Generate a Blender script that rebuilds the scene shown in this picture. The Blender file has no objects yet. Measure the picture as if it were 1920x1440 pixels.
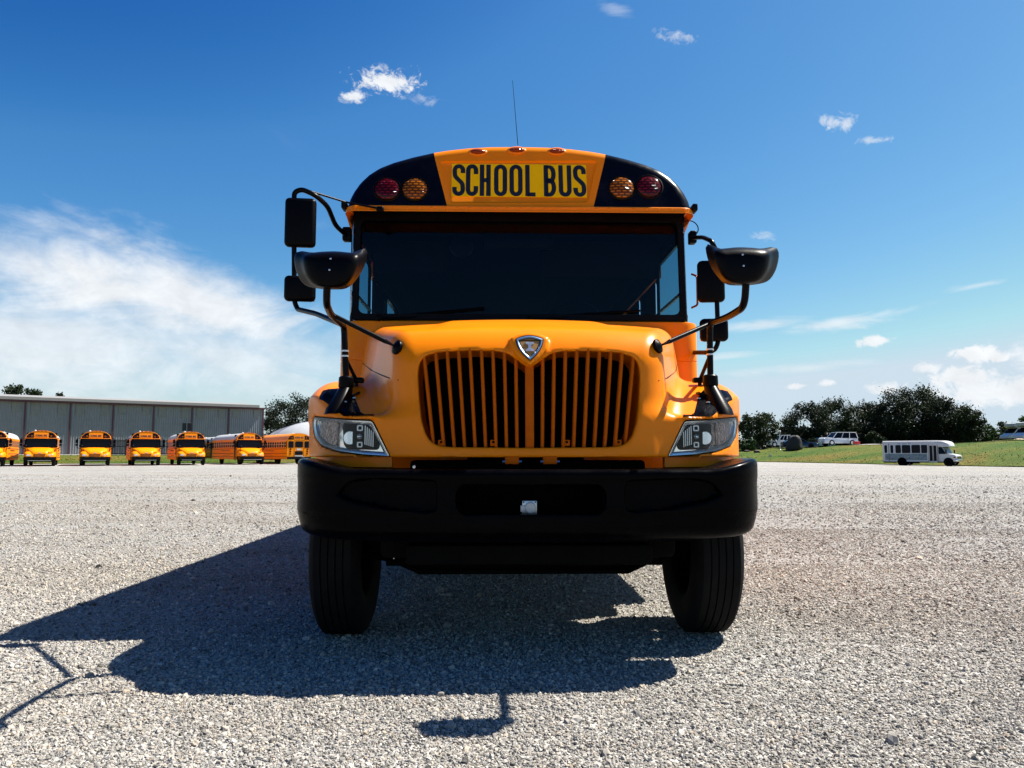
import bpy, bmesh, math, random
import numpy as np
from mathutils import Vector, Matrix, Quaternion
R = math.radians
scene = bpy.context.scene
COL = scene.collection
random.seed(7)

# ------------------------------------------------------------------ camera
FOC, PXC, PYC, HORIZON, CAMH = 1442.0, 960.0, 720.0, 852.0, 1.05
PITCH = math.atan((HORIZON - PYC) / FOC)
cam_d = bpy.data.cameras.new('camera')
cam_d.sensor_fit = 'HORIZONTAL'
cam_d.sensor_width = 36.0
cam_d.lens = 36.0 * FOC / 1920.0
cam_d.clip_start = 0.05
cam_d.clip_end = 6000
cam = bpy.data.objects.new('camera', cam_d)
COL.objects.link(cam)
cam.location = (0, 0, CAMH)
cam.rotation_euler = (R(90) + PITCH, 0, 0)
scene.camera = cam

def ray(px, py):
    u = (px - PXC) / FOC
    v = (PYC - py) / FOC
    return (u, math.cos(PITCH) - v * math.sin(PITCH), math.sin(PITCH) + v * math.cos(PITCH))

def at(px, py, Y):
    """point of the place seen at a photo position, Y metres ahead of the camera"""
    d = ray(px, py)
    t = Y / d[1]
    return Vector((d[0] * t, Y, CAMH + d[2] * t))

# ------------------------------------------------------------------ sun and exposure
SUN_DIR = Vector((0.65, 0.26, 1.0)).normalized()          # towards the sun
SUN_EL = math.asin(SUN_DIR.z)
SUN_AZ = math.atan2(SUN_DIR.x, SUN_DIR.y)                 # from +Y towards +X
sun_d = bpy.data.lights.new('sun', 'SUN')
sun_d.energy = 5.0
sun_d.angle = R(0.5)
sun_d.color = (1.0, 0.95, 0.86)
sun = bpy.data.objects.new('sun', sun_d)
COL.objects.link(sun)
sun.rotation_euler = (-SUN_DIR).to_track_quat('-Z', 'Y').to_euler()
scene.view_settings.view_transform = 'Standard'
scene.view_settings.look = 'None'
scene.view_settings.exposure = 1.32
scene.view_settings.gamma = 1.0
scene.view_settings.use_curve_mapping = False
scene.cycles.caustics_reflective = False
scene.cycles.caustics_refractive = False

# ------------------------------------------------------------------ sky
world = bpy.data.worlds.new('World')
scene.world = world
world.use_nodes = True
wn, wl = world.node_tree.nodes, world.node_tree.links
wn.clear()
def wnode(t, **k):
    n = wn.new(t)
    for a, b in k.items():
        setattr(n, a, b)
    return n
def wset(sock, v):
    if isinstance(v, (int, float)):
        sock.default_value = v
    elif isinstance(v, tuple):
        sock.default_value = v
    else:
        wl.new(v, sock)
def wm(op, a, b=None, c=None, clamp=False):
    n = wnode('ShaderNodeMath', operation=op, use_clamp=clamp)
    wset(n.inputs[0], a)
    if b is not None: wset(n.inputs[1], b)
    if c is not None: wset(n.inputs[2], c)
    return n.outputs[0]
def wrange(v, a, b, c=0.0, d=1.0):
    n = wnode('ShaderNodeMapRange', interpolation_type='SMOOTHSTEP')
    wset(n.inputs[0], v); wset(n.inputs[1], a); wset(n.inputs[2], b); wset(n.inputs[3], c); wset(n.inputs[4], d)
    return n.outputs[0]
sky = wnode('ShaderNodeTexSky', sky_type='NISHITA')
sky.sun_disc = False
sky.sun_elevation = SUN_EL
sky.sun_rotation = SUN_AZ
sky.altitude = 300
sky.air_density = 1.0
sky.dust_density = 0.6
sky.ozone_density = 3.0
# the deep polarised blue of the photograph: channel curves over the whole sky
sky_s = wnode('ShaderNodeSeparateColor')
wl.new(sky.outputs[0], sky_s.inputs[0])
sky_c = wnode('ShaderNodeCombineColor')
for i_, (ref, val, pw, pw2, top_) in enumerate(((1.40, 0.48, 1.95, 5.0, 4.7), (2.32, 1.84, 1.28, 2.9, 5.6), (4.22, 4.6, 0.72, 1.6, 6.4))):
    q_ = wm('DIVIDE', sky_s.outputs[i_], ref)
    v_ = wm('MULTIPLY', wm('MINIMUM', wm('POWER', q_, pw), wm('POWER', q_, pw2)), val)
    wl.new(wm('MINIMUM', v_, top_), sky_c.inputs[i_])
tc = wnode('ShaderNodeTexCoord')
sep = wnode('ShaderNodeSeparateXYZ')
wl.new(tc.outputs['Generated'], sep.inputs[0])
AZ = wm('ARCTAN2', sep.outputs[0], sep.outputs[1])         # radians right of straight ahead
EL = wm('ARCSINE', sep.outputs[2])
def wnoise(sx, sy, scale, detail=6, rough=0.6, dist=0.0, off=0.0):
    cb = wnode('ShaderNodeCombineXYZ')
    wset(cb.inputs[0], wm('MULTIPLY', AZ, sx)); wset(cb.inputs[1], wm('MULTIPLY', EL, sy)); cb.inputs[2].default_value = off
    n = wnode('ShaderNodeTexNoise')
    n.inputs['Scale'].default_value = scale
    n.inputs['Detail'].default_value = detail
    n.inputs['Roughness'].default_value = rough
    n.inputs['Distortion'].default_value = dist
    wl.new(cb.outputs[0], n.inputs['Vector'])
    return n.outputs['Fac']
def azel(px, py):
    d = Vector(ray(px, py)).normalized()
    return math.atan2(d.x, d.y), math.asin(d.z)
def blob(px, py, wx, wy, tilt, noise, k, lo, hi, op):
    """one cloud of the sky: soft ellipse broken by noise"""
    a0, e0 = azel(px, py)
    sa, se = wx / FOC, wy / FOC
    da = wm('SUBTRACT', AZ, a0); de = wm('SUBTRACT', EL, e0)
    c, s = math.cos(tilt), math.sin(tilt)
    p = wm('DIVIDE', wm('ADD', wm('MULTIPLY', da, c), wm('MULTIPLY', de, s)), sa)
    q = wm('DIVIDE', wm('SUBTRACT', wm('MULTIPLY', de, c), wm('MULTIPLY', da, s)), se)
    r = wm('SQRT', wm('ADD', wm('MULTIPLY', p, p), wm('MULTIPLY', q, q)))
    v = wm('ADD', wm('SUBTRACT', 1.0, r), wm('MULTIPLY', wm('SUBTRACT', noise, 0.5), k))
    return wm('MULTIPLY', wrange(v, lo, hi), op)
n_puff = wnoise(1.0, 1.5, 26, 9, 0.62, 0.3)
n_fine = wnoise(1.0, 1.3, 60, 9, 0.65, 0.5, 3.1)
n_soft = wnoise(0.9, 2.3, 6.5, 9, 0.58, 0.7, 1.7)
n_wisp = wnoise(0.9, 3.2, 14, 8, 0.6, 1.2, 5.3)
clouds = []
n_mix = wm('ADD', wm('MULTIPLY', n_soft, 0.80), wm('MULTIPLY', n_puff, 0.20))
# the cloud bank to the left, thin and bright
bank = [(150, 510, 330, 105, -0.12, n_mix, 1.8, 0.0, 0.85, 0.95), (330, 555, 330, 105, -0.25, n_mix, 1.9, 0.0, 0.9, 0.92),
        (60, 660, 560, 130, 0.0, n_mix, 1.8, 0.0, 0.95, 0.78), (440, 670, 420, 110, -0.05, n_mix, 1.8, 0.05, 1.05, 0.72),
        (-500, 640, 520, 170, 0.0, n_soft, 1.2, 0.0, 0.9, 0.85)]
cumuli = [(728, 152, 92, 30, 0.0, n_fine, 2.2, 0.25, 0.75, 0.95), (664, 181, 46, 15, 0.15, n_fine, 2.0, 0.25, 0.8, 0.9),
          (790, 186, 60, 13, -0.1, n_fine, 2.2, 0.3, 1.0, 0.35),
          (1268, 70, 62, 16, -0.3, n_fine, 2.4, 0.25, 1.0, 0.55), (1570, 230, 48, 22, -0.2, n_fine, 2.6, 0.25, 1.0, 0.65),
          (1640, 264, 40, 11, -0.1, n_fine, 2.6, 0.3, 1.0, 0.5), (1435, 443, 34, 15, -0.2, n_fine, 2.4, 0.3, 1.0, 0.35),
          (1640, 640, 40, 12, 0.05, n_fine, 1.8, 0.1, 0.6, 0.9), (1838, 664, 60, 20, -0.15, n_fine, 2.0, 0.15, 0.6, 0.95),
          (1800, 708, 70, 26, 0.0, n_fine, 2.0, 0.15, 0.6, 0.9), (1740, 690, 36, 14, 0.0, n_fine, 2.0, 0.15, 0.7, 0.8),
          (1660, 728, 44, 16, 0.0, n_fine, 2.0, 0.15, 0.7, 0.8), (1880, 735, 150, 34, 0.05, n_fine, 1.9, 0.1, 0.7, 0.9),
          (1490, 724, 26, 9, 0.0, n_fine, 2.0, 0.2, 0.8, 0.8), (1552, 718, 22, 9, 0.0, n_fine, 2.0, 0.2, 0.8, 0.8),
          (2300, 640, 320, 90, 0.0, n_puff, 2.2, 0.2, 0.9, 0.9), (-1500, 600, 500, 120, 0.0, n_puff, 2.2, 0.2, 0.9, 0.9)]
wisps = [(1570, 608, 150, 17, 0.1, n_wisp, 1.6, 0.1, 1.0, 0.7), (1420, 610, 110, 16, 0.06, n_wisp, 1.4, 0.1, 1.0, 0.6),
         (1650, 590, 120, 14, 0.12, n_wisp, 1.8, 0.2, 1.1, 0.35), (1840, 534, 70, 9, 0.1, n_wisp, 1.6, 0.2, 1.0, 0.4),
         (1370, 668, 90, 12, 0.02, n_wisp, 1.6, 0.2, 1.0, 0.45), (1500, 690, 200, 14, 0.05, n_wisp, 1.6, 0.2, 1.1, 0.4),
         (30, 402, 70, 14, -0.1, n_wisp, 2.0, 0.3, 1.2, 0.35), (1150, 15, 60, 20, -0.3, n_wisp, 2.0, 0.3, 1.2, 0.25)]
dens = None
for b in bank + cumuli + wisps:
    v = blob(*b)
    dens = v if dens is None else wm('MAXIMUM', dens, v)
# thin high cloud all round the sky, and the pale air near the horizon
veil = wm('MULTIPLY', wrange(n_soft, 0.62, 0.95), wrange(EL, 0.6, 0.1, 0.0, 0.5))
veil = wm('MULTIPLY', veil, 0.5)
dens = wm('MAXIMUM', dens, veil)
hor = wrange(EL, 0.15, 0.0, 0.0, 0.28)
shade = wm('ADD', 0.72, wm('MULTIPLY', n_puff, 0.42))
cl = wnode('ShaderNodeMix', data_type='RGBA', blend_type='MULTIPLY')
cl.inputs[0].default_value = 1.0
cl.inputs[6].default_value = (7.3, 7.5, 7.7, 1)
wl.new(shade, cl.inputs[7])
mx0 = wnode('ShaderNodeMix', data_type='RGBA')
wl.new(hor, mx0.inputs[0]); wl.new(sky_c.outputs[0], mx0.inputs[6]); mx0.inputs[7].default_value = (4.3, 5.5, 6.1, 1)
mx = wnode('ShaderNodeMix', data_type='RGBA')
wl.new(dens, mx.inputs[0]); wl.new(mx0.outputs[2], mx.inputs[6]); wl.new(cl.outputs[2], mx.inputs[7])
bg = wnode('ShaderNodeBackground')
bg.inputs['Strength'].default_value = 0.0535
wl.new(mx.outputs[2], bg.inputs['Color'])
wo = wnode('ShaderNodeOutputWorld')
wl.new(bg.outputs[0], wo.inputs['Surface'])

# ------------------------------------------------------------------ material helpers
def new_mat(name):
    m = bpy.data.materials.new(name)
    m.use_nodes = True
    nt = m.node_tree
    return m, nt, nt.nodes, nt.links, nt.nodes['Principled BSDF']

def mat(name, col, rough=0.5, metal=0.0, coat=0.0, var=0.12, vscale=6.0, bump=0.0, bscale=40.0, rvar=0.1, spec=0.5, dirt=None, dscale=3.0):
    """principled surface with mottled colour and gloss, optional grain and dirt"""
    m, nt, N, Lk, p = new_mat(name)
    co = N.new('ShaderNodeTexCoord')
    nz = N.new('ShaderNodeTexNoise'); nz.inputs['Scale'].default_value = vscale; nz.inputs['Detail'].default_value = 8
    nz.inputs['Roughness'].default_value = 0.65
    Lk.new(co.outputs['Object'], nz.inputs['Vector'])
    rp = N.new('ShaderNodeMapRange'); rp.inputs[1].default_value = 0.3; rp.inputs[2].default_value = 0.7
    rp.inputs[3].default_value = 1 - var; rp.inputs[4].default_value = 1 + var
    Lk.new(nz.outputs['Fac'], rp.inputs[0])
    mu = N.new('ShaderNodeMix'); mu.data_type = 'RGBA'; mu.blend_type = 'MULTIPLY'; mu.inputs[0].default_value = 1
    mu.inputs[6].default_value = (*col, 1)
    Lk.new(rp.outputs[0], mu.inputs[7])
    out = mu.outputs[2]
    if dirt:
        n2 = N.new('ShaderNodeTexNoise'); n2.inputs['Scale'].default_value = dscale; n2.inputs['Detail'].default_value = 10
        n2.inputs['Roughness'].default_value = 0.7
        Lk.new(co.outputs['Object'], n2.inputs['Vector'])
        r2 = N.new('ShaderNodeMapRange'); r2.inputs[1].default_value = 0.52; r2.inputs[2].default_value = 0.78
        r2.inputs[4].default_value = dirt[3]
        Lk.new(n2.outputs['Fac'], r2.inputs[0])
        m2 = N.new('ShaderNodeMix'); m2.data_type = 'RGBA'
        Lk.new(r2.outputs[0], m2.inputs[0]); Lk.new(out, m2.inputs[6]); m2.inputs[7].default_value = (*dirt[:3], 1)
        out = m2.outputs[2]
    Lk.new(out, p.inputs['Base Color'])
    rr = N.new('ShaderNodeMapRange'); rr.inputs[1].default_value = 0.3; rr.inputs[2].default_value = 0.7
    rr.inputs[3].default_value = max(0.02, rough - rvar * rough); rr.inputs[4].default_value = min(1, rough + rvar * rough)
    Lk.new(nz.outputs['Fac'], rr.inputs[0]); Lk.new(rr.outputs[0], p.inputs['Roughness'])
    p.inputs['Metallic'].default_value = metal
    p.inputs['Specular IOR Level'].default_value = spec
    p.inputs['Coat Weight'].default_value = coat
    p.inputs['Coat Roughness'].default_value = 0.06
    if bump:
        nb = N.new('ShaderNodeTexNoise'); nb.inputs['Scale'].default_value = bscale; nb.inputs['Detail'].default_value = 5
        Lk.new(co.outputs['Object'], nb.inputs['Vector'])
        bp = N.new('ShaderNodeBump'); bp.inputs['Strength'].default_value = bump; bp.inputs['Distance'].default_value = 0.01
        Lk.new(nb.outputs['Fac'], bp.inputs['Height']); Lk.new(bp.outputs[0], p.inputs['Normal'])
    return m

def glass(name, tint, gloss=0.04, clear=1.0):
    """a pane: tinted see-through with a fresnel mirror on top"""
    m, nt, N, Lk, p = new_mat(name)
    N.remove(p)
    tr = N.new('ShaderNodeBsdfTransparent'); tr.inputs[0].default_value = (*tint, 1)
    gl = N.new('ShaderNodeBsdfGlossy'); gl.inputs['Roughness'].default_value = gloss
    nz = N.new('ShaderNodeTexNoise'); nz.inputs['Scale'].default_value = 5; nz.inputs['Detail'].default_value = 6
    rr = N.new('ShaderNodeMapRange'); rr.inputs[3].default_value = gloss * 0.5; rr.inputs[4].default_value = gloss * 2.2
    Lk.new(nz.outputs['Fac'], rr.inputs[0]); Lk.new(rr.outputs[0], gl.inputs['Roughness'])
    fr = N.new('ShaderNodeFresnel'); fr.inputs[0].default_value = 1.33
    mxs = N.new('ShaderNodeMixShader')
    Lk.new(fr.outputs[0], mxs.inputs[0]); Lk.new(tr.outputs[0], mxs.inputs[1]); Lk.new(gl.outputs[0], mxs.inputs[2])
    Lk.new(mxs.outputs[0], N['Material Output'].inputs['Surface'])
    return m

def lens_mat(name, col, scale=60.0):
    """moulded coloured plastic lens with a small grid of facets"""
    m, nt, N, Lk, p = new_mat(name)
    p.inputs['Base Color'].default_value = (*col, 1)
    p.inputs['Roughness'].default_value = 0.12
    p.inputs['Specular IOR Level'].default_value = 0.22
    co = N.new('ShaderNodeTexCoord')
    br = N.new('ShaderNodeTexBrick'); br.inputs['Scale'].default_value = scale
    br.inputs['Mortar Size'].default_value = 0.09
    br.inputs['Color1'].default_value = (*col, 1); br.inputs['Color2'].default_value = (*[c * 0.75 for c in col], 1)
    br.inputs['Mortar'].default_value = (*[c * 0.16 for c in col], 1)
    mp = N.new('ShaderNodeMapping'); mp.inputs['Rotation'].default_value = (R(90), 0, 0)
    Lk.new(co.outputs['Object'], mp.inputs['Vector']); Lk.new(mp.outputs[0], br.inputs['Vector'])
    Lk.new(br.outputs['Color'], p.inputs['Base Color'])
    bp = N.new('ShaderNodeBump'); bp.inputs['Strength'].default_value = 0.7; bp.inputs['Distance'].default_value = 0.004
    Lk.new(br.outputs['Fac'], bp.inputs['Height']); bp.invert = True
    Lk.new(bp.outputs[0], p.inputs['Normal'])
    return m

M = {}
M['yellow'] = mat('bus_yellow_paint', (0.80, 0.205, 0.0006), 0.33, coat=0.14, spec=0.1, var=0.05, vscale=2.5, bump=0.015, bscale=9, dirt=(0.40, 0.15, 0.02, 0.14), dscale=2.2)
M['yellow2'] = mat('far_bus_yellow_paint', (0.80, 0.235, 0.0008), 0.4, coat=0.06, spec=0.12, var=0.08, dirt=(0.3, 0.15, 0.04, 0.3))
M['hoodliner'] = mat('grille_orange_plastic', (0.50, 0.092, 0.001), 0.5, spec=0.06, var=0.08, vscale=20)
M['black'] = mat('black_gloss_paint', (0.002, 0.002, 0.004), 0.22, spec=0.15, var=0.3, rvar=0.4, dirt=(0.05, 0.045, 0.04, 0.15))
M['bumper'] = mat('bumper_black_paint', (0.0012, 0.0012, 0.0018), 0.26, spec=0.03, var=0.3, rvar=0.4, dirt=(0.008, 0.007, 0.007, 0.25), dscale=5)
M['blackmat'] = mat('black_plastic', (0.0018, 0.0018, 0.0028), 0.36, spec=0.06, var=0.3, bump=0.05, bscale=120)
M['tube'] = mat('black_powder_coat', (0.0018, 0.0018, 0.0028), 0.3, spec=0.08, var=0.3, bump=0.04, bscale=90)
M['rubber'] = mat('tyre_rubber', (0.007, 0.007, 0.0075), 0.8, spec=0.08, var=0.35, vscale=9, bump=0.2, bscale=60, dirt=(0.018, 0.017, 0.016, 0.3), dscale=6)
M['gasket'] = mat('window_gasket_rubber', (0.002, 0.002, 0.003), 0.5, spec=0.1, var=0.3)
M['under'] = mat('undercarriage_black', (0.003, 0.003, 0.003), 0.85, spec=0.04, var=0.4, bump=0.2, bscale=30, dirt=(0.007, 0.006, 0.005, 0.4), dscale=8)
M['cavity'] = mat('grille_cavity_black', (0.003, 0.003, 0.003), 0.9, spec=0.05, var=0.3)
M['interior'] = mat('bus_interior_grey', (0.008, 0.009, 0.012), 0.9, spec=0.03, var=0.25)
M['chrome'] = mat('chrome', (0.80, 0.81, 0.83), 0.08, metal=1.0, var=0.04)
M['steel'] = mat('bare_steel', (0.55, 0.55, 0.56), 0.3, metal=1.0, var=0.15)
M['alu'] = mat('brushed_aluminium', (0.62, 0.62, 0.62), 0.38, metal=0.9, var=0.12, vscale=30)
M['signyellow'] = mat('reflective_sign_yellow', (0.95, 0.52, 0.002), 0.6, spec=0.05, var=0.04, bump=0.02, bscale=200)
M['ink'] = mat('sign_black_ink', (0.008, 0.008, 0.008), 0.4, var=0.2)
M['redlens'] = lens_mat('red_signal_lens', (0.20, 0.002, 0.004), 12)
M['amberlens'] = lens_mat('amber_signal_lens', (0.62, 0.17, 0.003), 12)
M['marker'] = lens_mat('orange_marker_lens', (0.80, 0.10, 0.006), 40)
M['windshield'] = glass('windshield_glass', (0.58, 0.64, 0.68), 0.015)
M['sideglass'] = glass('tinted_side_glass', (0.30, 0.56, 0.62), 0.02)
M['cornerglass'] = glass('corner_glass', (0.72, 0.84, 0.88), 0.015)
M['clear'] = glass('clear_lens', (0.93, 0.95, 0.96), 0.02)
M['farglass'] = mat('dark_window_glass', (0.004, 0.006, 0.011), 0.08, spec=0.08, var=0.3)
M['badgeblue'] = mat('badge_blue_enamel', (0.11, 0.19, 0.34), 0.38, metal=0.45, coat=0.2, var=0.1)
M['badgegold'] = mat('badge_gold_field', (0.34, 0.17, 0.035), 0.5, var=0.12, vscale=40)
M['amberdark'] = mat('turn_signal_reflector', (0.55, 0.40, 0.35), 0.2, metal=0.7, var=0.6, vscale=45, bump=0.6, bscale=70)
M['whitepaint'] = mat('white_paint', (0.50, 0.50, 0.49), 0.35, coat=0.3, var=0.05, dirt=(0.35, 0.33, 0.3, 0.25))
M['whiteroof'] = mat('white_roof_paint', (0.44, 0.44, 0.43), 0.45, var=0.06, dirt=(0.4, 0.38, 0.34, 0.3))

# ------------------------------------------------------------------ object helpers
def link(o, parent=None):
    COL.objects.link(o)
    if parent is not None:
        o.parent = parent
    return o

def finish(me, smooth=True, angle=38):
    if smooth:
        me.polygons.foreach_set('use_smooth', [True] * len(me.polygons))
        me.set_sharp_from_angle(angle=R(angle))
    me.update()

def obj(name, bm, material, parent=None, smooth=True, angle=38, loc=None):
    me = bpy.data.meshes.new(name)
    bmesh.ops.recalc_face_normals(bm, faces=bm.faces)
    bm.to_mesh(me); bm.free()
    for m in (material if isinstance(material, (list, tuple)) else [material]):
        me.materials.append(m)
    finish(me, smooth, angle)
    o = bpy.data.objects.new(name, me)
    link(o, parent)
    if loc is not None: o.location = loc
    return o

def obj_np(name, verts, faces, material, parent=None, smooth=True, angle=38):
    me = bpy.data.meshes.new(name)
    me.from_pydata([tuple(v) for v in verts], [], [tuple(f) for f in faces])
    me.materials.append(material)
    finish(me, smooth, angle)
    return link(bpy.data.objects.new(name, me), parent)

def thing(name, label, cat, loc=(0, 0, 0), rotz=0.0, group=None):
    o = bpy.data.objects.new(name, None)
    o.empty_display_size = 0.2
    link(o)
    o.location = loc; o.rotation_euler = (0, 0, rotz)
    return tag(o, label, cat, group)

def tag(o, label, cat, group=None):
    o['label'] = label; o['category'] = cat
    if group: o['group'] = group
    return o

def structure(o):
    o['kind'] = 'structure'; return o
def stuff(o):
    o['kind'] = 'stuff'; return o

def children(o):
    return [c for c in bpy.data.objects if c.parent is o]

def copy_tree(o, parent=None, kids=None):
    c = o.copy(); COL.objects.link(c)
    if parent is not None: c.parent = parent
    for ch in kids[o] if o in kids else []:
        copy_tree(ch, c, kids)
    return c

def kid_map():
    d = {}
    for o in bpy.data.objects:
        if o.parent: d.setdefault(o.parent, []).append(o)
    return d

# ------------------------------------------------------------------ shapes
def BM(): return bmesh.new()

def box(bm, x0, x1, y0, y1, z0, z1, bev=0.0, seg=2, mi=0):
    r = bmesh.ops.create_cube(bm, size=1)
    vs = r['verts']
    for v in vs:
        v.co = Vector(((x0 + x1) / 2 + v.co.x * (x1 - x0), (y0 + y1) / 2 + v.co.y * (y1 - y0), (z0 + z1) / 2 + v.co.z * (z1 - z0)))
    fs = set(f for v in vs for f in v.link_faces)
    for f in fs: f.material_index = mi
    if bev > 0:
        es = list(set(e for v in vs for e in v.link_edges))
        bmesh.ops.bevel(bm, geom=es, offset=bev, segments=seg, profile=0.5, affect='EDGES')
    return vs

def obox(bm, size, mtx, bev=0.0, seg=2):
    """box of a size under a matrix"""
    r = bmesh.ops.create_cube(bm, size=1)
    vs = r['verts']
    es = list(set(e for v in vs for e in v.link_edges))
    for v in vs: v.co = Vector((v.co.x * size[0], v.co.y * size[1], v.co.z * size[2]))
    new = vs
    if bev > 0:
        g = bmesh.ops.bevel(bm, geom=es, offset=bev, segments=seg, profile=0.5, affect='EDGES')
        new = list(set(v for f in g['faces'] for v in f.verts) | set(v for v in vs if v.is_valid))
    for v in new: v.co = mtx @ v.co

def smooth_path(pts, n=6, closed=False):
    """Catmull-Rom through the points"""
    P = [Vector(p) for p in pts]
    out = []
    m = len(P)
    rng = range(m) if closed else range(m - 1)
    for i in rng:
        p0 = P[(i - 1) % m] if closed or i > 0 else P[0]
        p1 = P[i]; p2 = P[(i + 1) % m]
        p3 = P[(i + 2) % m] if closed or i + 2 < m else P[-1]
        for k in range(n):
            t = k / n
            out.append(0.5 * ((2 * p1) + (p2 - p0) * t + (2 * p0 - 5 * p1 + 4 * p2 - p3) * t * t + (3 * p1 - p0 - 3 * p2 + p3) * t ** 3))
    if not closed: out.append(P[-1])
    return out

def fillet(pts, rad, n=5):
    """polyline with rounded corners"""
    P = [Vector(p) for p in pts]
    out = [P[0]]
    for i in range(1, len(P) - 1):
        a, b, c = P[i - 1], P[i], P[i + 1]
        r = min(rad, (a - b).length * 0.48, (c - b).length * 0.48)
        s, e = b + (a - b).normalized() * r, b + (c - b).normalized() * r
        for k in range(n + 1):
            t = k / n
            out.append((1 - t) ** 2 * s + 2 * t * (1 - t) * b + t * t * e)
    out.append(P[-1])
    return out

def tube(bm, pts, rad, seg=10, cap=True, closed=False, mi=0):
    P = [Vector(p) for p in pts]
    n = len(P)
    rads = rad if isinstance(rad, (list, tuple)) else [rad] * n
    tang = []
    for i in range(n):
        if closed: t = P[(i + 1) % n] - P[(i - 1) % n]
        elif i == 0: t = P[1] - P[0]
        elif i == n - 1: t = P[-1] - P[-2]
        else: t = (P[i + 1] - P[i]).normalized() + (P[i] - P[i - 1]).normalized()
        tang.append(t.normalized())
    up = Vector((0, 0, 1)) if abs(tang[0].z) < 0.9 else Vector((1, 0, 0))
    u = tang[0].cross(up).normalized()
    rings = []
    for i in range(n):
        t = tang[i]
        u = (u - t * u.dot(t)).normalized()
        w = t.cross(u)
        rings.append([bm.verts.new(P[i] + (u * math.cos(a) + w * math.sin(a)) * rads[i]) for a in [2 * math.pi * k / seg for k in range(seg)]])
    for i in range(n if closed else n - 1):
        A, B = rings[i], rings[(i + 1) % n]
        for k in range(seg):
            f = bm.faces.new((A[k], A[(k + 1) % seg], B[(k + 1) % seg], B[k])); f.material_index = mi
    if cap and not closed:
        bm.faces.new(rings[0][::-1]); bm.faces.new(rings[-1])

def loft(bm, rings, closed=True, cap=True):
    V = [[bm.verts.new(p) for p in r] for r in rings]
    m = len(V[0])
    for a, b in zip(V[:-1], V[1:]):
        for k in range(m if closed else m - 1):
            bm.faces.new((a[k], a[(k + 1) % m], b[(k + 1) % m], b[k]))
    if cap and closed:
        bm.faces.new(V[0][::-1]); bm.faces.new(V[-1])
    return V

def prism(bm, poly, fn0, fn1):
    """2-D polygon between two mappings of (a, b) into space"""
    loft(bm, [[fn0(a, b) for a, b in poly], [fn1(a, b) for a, b in poly]])

def lathe(bm, prof, mtx, seg=32, closed=False):
    """profile of (radius, along) turned about the local X axis of mtx"""
    rings = []
    for r, h in prof:
        rings.append([mtx @ Vector((h, r * math.cos(2 * math.pi * k / seg), r * math.sin(2 * math.pi * k / seg))) for k in range(seg)])
    V = [[bm.verts.new(p) for p in r] for r in rings]
    for a, b in zip(V[:-1], V[1:]):
        for k in range(seg):
            bm.faces.new((a[k], a[(k + 1) % seg], b[(k + 1) % seg], b[k]))
    if closed:
        for k in range(seg):
            bm.faces.new((V[-1][k], V[-1][(k + 1) % seg], V[0][(k + 1) % seg], V[0][k]))
    else:
        bm.faces.new(V[0][::-1]); bm.faces.new(V[-1])

def rrect(w, h, r, n=5, cx=0.0, cy=0.0):
    out = []
    for sx, sy, a0 in ((1, 1, 0), (-1, 1, 90), (-1, -1, 180), (1, -1, 270)):
        for k in range(n + 1):
            a = R(a0 + 90 * k / n)
            out.append((cx + sx * (w / 2 - r) + r * math.cos(a), cy + sy * (h / 2 - r) + r * math.sin(a)))
    return out

def plate_hole(bm, outer, hole, fn):
    """flat plate with a hole; fn maps (a, b) into space"""
    es = []
    loops = []
    for poly in (outer, hole):
        vs = [bm.verts.new(fn(a, b)) for a, b in poly]
        loops.append(vs)
        for i in range(len(vs)):
            es.append(bm.edges.new((vs[i], vs[(i + 1) % len(vs)])))
    bmesh.ops.triangle_fill(bm, edges=es, use_beauty=True)
    return loops

def round_poly(poly, rad, n=5):
    P = [Vector((a, b, 0)) for a, b in poly]
    m = len(P); out = []
    for i in range(m):
        a, b, c = P[i - 1], P[i], P[(i + 1) % m]
        r = min(rad, (a - b).length * 0.48, (c - b).length * 0.48)
        s, e = b + (a - b).normalized() * r, b + (c - b).normalized() * r
        for k in range(n + 1):
            t = k / n
            q = (1 - t) ** 2 * s + 2 * t * (1 - t) * b + t * t * e
            out.append((q.x, q.y))
    return out

def inset_poly(poly, d):
    """offset a counter-clockwise polygon inwards by d"""
    P = [Vector(p) for p in poly]; m = len(P)
    area = sum(P[i].x * P[(i + 1) % m].y - P[(i + 1) % m].x * P[i].y for i in range(m))
    s = 1 if area > 0 else -1
    out = []
    for i in range(m):
        t = (P[(i + 1) % m] - P[i - 1]).normalized()
        nrm = Vector((-t.y, t.x)) * s
        out.append(tuple(P[i] + nrm * d))
    return out

# ------------------------------------------------------------------ lettering (condensed strokes)
def stroke(bm, path, t, fn, closed=False):
    P = [Vector((a, b)) for a, b in path]; m = len(P)
    Lp, Rp = [], []
    for i in range(m):
        if closed: tn = (P[(i + 1) % m] - P[i - 1])
        elif i == 0: tn = P[1] - P[0]
        elif i == m - 1: tn = P[-1] - P[-2]
        else: tn = (P[i + 1] - P[i]).normalized() + (P[i] - P[i - 1]).normalized()
        tn.normalize(); nr = Vector((-tn.y, tn.x)) * (t / 2)
        Lp.append(bm.verts.new(fn(*(P[i] + nr)))); Rp.append(bm.verts.new(fn(*(P[i] - nr))))
    for i in range(m if closed else m - 1):
        j = (i + 1) % m
        bm.faces.new((Lp[i], Rp[i], Rp[j], Lp[j]))

def arc(cx, cy, rx, ry, a0, a1, n=9):
    return [(cx + rx * math.cos(R(a0 + (a1 - a0) * k / n)), cy + ry * math.sin(R(a0 + (a1 - a0) * k / n))) for k in range(n + 1)]

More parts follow.
